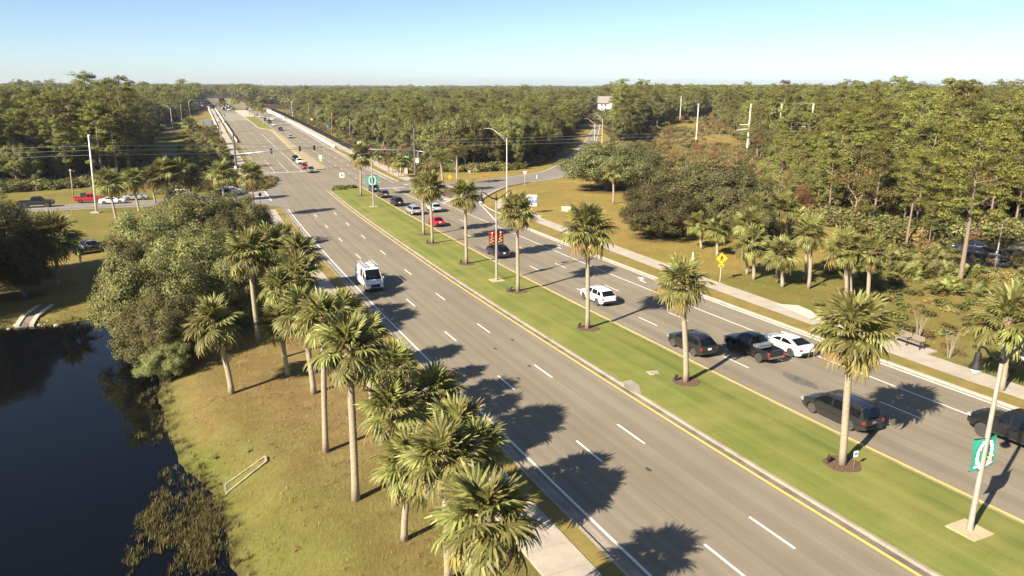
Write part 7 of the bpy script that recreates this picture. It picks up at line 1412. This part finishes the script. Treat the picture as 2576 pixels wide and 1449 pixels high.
for i, j in ((0, 1), (1, 2), (3, 2), (0, 3)):
    p, q = H[i], H[j]; dd = (q - p) / np.hypot(*(q - p)); n2 = np.array([-dd[1], dd[0]]) * .055; zz = [gz(*p), gz(*q)]; V = [(p - n2).tolist() + [zz[0] - .2], (p + n2).tolist() + [zz[0] - .2], (q + n2).tolist() + [zz[1] - .2], (q - n2).tolist() + [zz[1] - .2]]; MB().add(V + [(a_, b_, c_ + .26) for a_, b_, c_ in V], [(0, 1, 5, 4), (1, 2, 6, 5), (2, 3, 7, 6), (3, 0, 4, 7), (4, 5, 6, 7)]).build('wall', plain('mossy_concrete', (.27, .25, .15), .9, var=.3), root)
# ---- overpass walls, fence and rail
def wall_sweep(name, s0, s1, o0, prof, m, label, cat, step=10.0, part='panel', steps=None):
    """a wall is a thing made of cast panels with open joints"""
    x, y = road_xy(s0, o0(s0)); root = empty(name, (0, 0, 0), 0, label, cat); s = s0
    while s < s1 - 1: e = min(s1, s + step); link(part, strip_mesh(part, np.linspace(s + .03, e - .03, 5), [((lambda ss, q=q: o0(ss) + q), z) for q, z in prof], m), root); s = e
    return root
lowr = [(-.02, -.6), (.0, .05), (.08, .30), (.14, .85), (.38, .85), (.46, -.6)]
wall_sweep('overpass_barrier', 300, 470, lambda s: 30.9, lowr, M_BARRIER, 'low white concrete barrier on the right side of the overpass', 'barrier'); wall_sweep('overpass_barrier', 470, 640, lambda s: 30.9, [(a, b if b < .5 else b + .9) for a, b in lowr], M_BARRIER, 'higher far section of the white barrier on the overpass', 'barrier')
wall_sweep('overpass_barrier', 330, 640, lambda s: -2.75, [(a - .2, b) for a, b in lowr], M_BARRIER, 'white concrete barrier on the left side of the overpass', 'barrier'); wall_sweep('overpass_parapet', 400, 640, lambda s: -7.7, [(a, b) for a, b in lowr], M_BARRIER, 'outer white parapet on the left side of the overpass', 'parapet')
def fence(s0, s1, o0, h, label, name='chain_link_fence', step=3.0, picket=.28, w_=.035):
    root = empty(name, (0, 0, 0), 0, label, 'fence'); n = int((s1 - s0) / step); mb = MB()
    for k in range(n + 1):
        s = s0 + k * step; x, y = road_xy(s, o0); z = float(road_z(x, y)); MB().tube([(x, y, z - .8), (x, y, z + h)], .05, 5).build('post', M_BLK, root)
    s = s0
    while s < s1:
        x, y = road_xy(s, o0); z = float(road_z(x, y)); t = road_th(s); ux, uy = -sin(t) * w_, cos(t) * w_; V = [(x - ux, y - uy, z - .5), (x + ux, y + uy, z - .5), (x + ux, y + uy, z + h - .05), (x - ux, y - uy, z + h - .05)]; nx2, ny2 = cos(t) * .03, sin(t) * .03
        mb.add(V + [(a + nx2, b + ny2, c) for a, b, c in V], [(0, 1, 2, 3), (7, 6, 5, 4), (0, 3, 7, 4), (1, 5, 6, 2)]); s += picket
    o = mb.build('mesh_wires', M_BLK, root); o['kind'] = 'stuff'
    P_ = [(*road_xy(s, o0), float(road_z(*road_xy(s, o0))) + h) for s in np.arange(s0, s1, 6)]; MB().tube(P_, .04, 5).build('top_rail', M_BLK, root); return root
fence(262, 600, 35.6, 1.9, 'long black chain-link fence along the right side of the overpass')
root = empty('walk_railing', (0, 0, 0), 0, 'thin dark railing along the left walk of the overpass', 'railing')
for k in range(30): s = 268 + k * 4; x, y = road_xy(s, -4.6); z = float(road_z(x, y)); MB().tube([(x, y, z), (x, y, z + 1.25)], .035, 5).build('post', M_BLK, root)
for hh in (1.25, .75): MB().tube([(*road_xy(s, -4.6), float(road_z(*road_xy(s, -4.6))) + hh) for s in np.arange(268, 386, 5)], .03, 5).build('rail', M_BLK, root)
# ---- white house among the trees, far towers
hx, hy = HOUSE; zb = -1.2; root = empty('white_house', (hx, hy, zb), .0, 'large white house with grey roof rising out of the wood', 'house'); root.scale = (1.16, 1.06, .93); M_HW = plain('house_white', (.80, .75, .66), .8, var=.04); M_HR = plain('house_roof', (.24, .215, .19), .8, var=.12)
mb = MB(); mb.box((0, 0, 5.0), (17.5, 11, 10)); mb.build('wall', M_HW, root)
mb = MB(); mb.add([(-9.6, -6.6, 9.4), (9.6, -6.6, 9.4), (9.6, 6.6, 9.4), (-9.6, 6.6, 9.4), (-9.4, 0.5, 15.4), (9.4, 0.5, 15.4)], [(0, 1, 5, 4), (2, 3, 4, 5), (0, 4, 3), (1, 2, 5), (3, 2, 1, 0)]); rf = mb.build('roof', M_HR, root)
mb = MB(); mb.box((1.6, -6.4, 5.2), (5.6, 2.4, 10.4)); mb.add([(-1.5, -7.7, 10.3), (4.7, -7.7, 10.3), (1.6, -7.7, 12.8), (-1.5, -3, 10.3), (4.7, -3, 10.3), (1.6, -2.5, 12.8)], [(0, 1, 2), (1, 4, 5, 2), (0, 2, 5, 3), (0, 3, 4, 1)]); gb = mb.build('gable', M_HW, root)
for xx in (-7, -4.5, 6.8):
    for zz in (4.6, 7.6): mb = MB(); mb.box((xx, -5.52, zz), (1.2, .08, 1.5)); f_ = mb.build('window', M_HW, root); mb = MB(); mb.box((xx, -5.57, zz), (1.0, .06, 1.3)); mb.build('pane', M_GLASS, f_)
for xx, zz in ((.6, 8.3), (2.6, 8.3)): mb = MB(); mb.box((xx, -7.62, zz), (1.0, .08, 1.6)); f_ = mb.build('window', M_HW, root); mb = MB(); mb.box((xx, -7.67, zz), (.8, .06, 1.4)); mb.build('pane', M_GLASS, f_)
def store(x, y, w, d, h, rz, label):
    root = empty('roadside_store', (x, y, float(road_z(x, y)) - .5), rz, label, 'building', 'low buildings beyond the crest'); mb = MB(); mb.box((0, 0, h / 2), (w, d, h)); mb.build('wall', M_HW, root); mb = MB(); mb.box((0, 0, h + .2), (w + .8, d + .8, .4)); mb.build('roof', M_HR, root)
    for k in range(4): mb = MB(); mb.box((-w * .36 + k * w * .24, -d / 2 - .04, h * .45), (w * .16, .08, h * .5)); mb.build('window', M_GLASS, root)
for s_0, o_0, w_0, h_0, lb in ((900, -14, 12, 4, 'pale low building left of the road beyond the crest'),):
    x, y = road_xy(s_0, o_0); store(float(x), float(y), w_0, 10, h_0, road_th(s_0), lb)
def far_tower(px_bear, dist, h, label, r, tank=False):
    x, y = dist * sin(px_bear), dist * cos(px_bear); root = empty('far_tower', (x, y, -1.2), 0, label, 'tower'); MB().tube([(0, 0, 0), (0, 0, h)], [r, r * .8], 8).build('shaft', M_SWHITE, root)
    mb = MB(); mb.lathe([(r, h - 2), (r * 2.2, h - 1), (r * 2.2, h + 3), (r, h + 4)], 10); mb.build('antennas', M_SWHITE, root)
far_tower(math.atan((2482 - 1288) / 1850), 2300, 44, 'white mast standing above the horizon at the right', 1.6); far_tower(math.atan((1598 - 1288) / 1850), 3000, 31, 'faint white mast on the horizon right of centre', .7)
far_tower(math.atan((682 - 1288) / 1850), 3000, 30, 'faint white water tower above the horizon left of centre', .7)
# ---- the man in the yellow vest beside the camouflage pickup
def person(x, y, yaw, label):
    root = empty('person', (x, y, gz(x, y)), yaw, label, 'person'); J = {'pel': (0, 0, .95), 'wa': (0, -.01, 1.12), 'ch': (0, 0, 1.34), 'nk': (0, 0, 1.50), 'hd': (.02, 0, 1.62), 'tp': (.02, 0, 1.74)}
    E_ = [('pel', 'wa'), ('wa', 'ch'), ('ch', 'nk'), ('nk', 'hd'), ('hd', 'tp')]; R_ = {'pel': .15, 'wa': .135, 'ch': .155, 'nk': .06, 'hd': .095, 'tp': .07}
    for n_, s in (('l', 1), ('r', -1)):
        J.update({'hp' + n_: (0, .09 * s, .90), 'kn' + n_: (.04, .11 * s, .50), 'an' + n_: (-.02, .12 * s, .09), 'to' + n_: (.15, .13 * s, .04), 'sh' + n_: (0, .19 * s, 1.42), 'el' + n_: (.04, .26 * s, 1.14), 'wr' + n_: (.22, .22 * s, .98)})
        E_ += [('pel', 'hp' + n_), ('hp' + n_, 'kn' + n_), ('kn' + n_, 'an' + n_), ('an' + n_, 'to' + n_), ('ch', 'sh' + n_), ('sh' + n_, 'el' + n_), ('el' + n_, 'wr' + n_)]; R_.update({'hp' + n_: .10, 'kn' + n_: .065, 'an' + n_: .05, 'to' + n_: .045, 'sh' + n_: .07, 'el' + n_: .048, 'wr' + n_: .036})
        for k in range(4): nm = 'f%d%s' % (k, n_); J[nm] = (.34 - .01 * abs(k - 1.5), (.19 + .018 * k) * s, .93 - .012 * k); E_.append(('wr' + n_, nm)); R_[nm] = .009
        J['th' + n_] = (.28, .17 * s, .97); E_.append(('wr' + n_, 'th' + n_)); R_['th' + n_] = .010
    ks = list(J); me_ = bpy.data.meshes.new('person_body'); me_.from_pydata([J[k] for k in ks], [(ks.index(a), ks.index(b)) for a, b in E_], []); o = link('body', me_, root); md = o.modifiers.new('skin', 'SKIN'); sv = me_.skin_vertices[0].data
    for i, k in enumerate(ks): sv[i].radius = (R_[k], R_[k])
    sv[0].use_root = True; o.modifiers.new('sub', 'SUBSURF').levels = 1; me_.materials.append(plain('dark_work_clothes', (.03, .032, .04), .8))
    mb = MB(); mb.lathe([(.19, 1.0), (.20, 1.12), (.215, 1.34), (.20, 1.44), (.10, 1.50)], 12); v_ = mb.build('safety_vest', plain('yellow_vest', (.62, .66, .05), .7), root, True); v_.scale = (.85, 1.08, 1); mb = MB(); mb.lathe([(.212, 1.15), (.216, 1.20), (.212, 1.20)], 12); b_ = mb.build('reflective_band', plain('reflective', (.8, .8, .78), .4), v_, True)
    mb = MB(); mb.lathe([(.115, 1.66), (.118, 1.72), (.09, 1.79), (.02, 1.81)], 10, (.02, 0, 0)); mb.build('hair', plain('dark_hair', (.02, .016, .012), .8), root, True)
person(PERSON[0][0], PERSON[0][1], 1.2, 'person in a yellow safety vest and dark trousers beside the camouflage pickup')

# ------------------------------------------------------------------ the air
m, n = mat('air'); n.n.remove(n.b); v = n.new('ShaderNodeVolumePrincipled'); v.inputs['Density'].default_value = 0.000095; v.inputs['Color'].default_value = (0.86, 0.90, 1.0, 1); v.inputs['Anisotropy'].default_value = 0.2; n.l(v.outputs[0], n.out.inputs['Volume'])
mb = MB(); mb.box((0, 3150, 22), (11000, 7000, 56)); hz_ = mb.build('haze', m); hz_['kind'] = 'stuff'
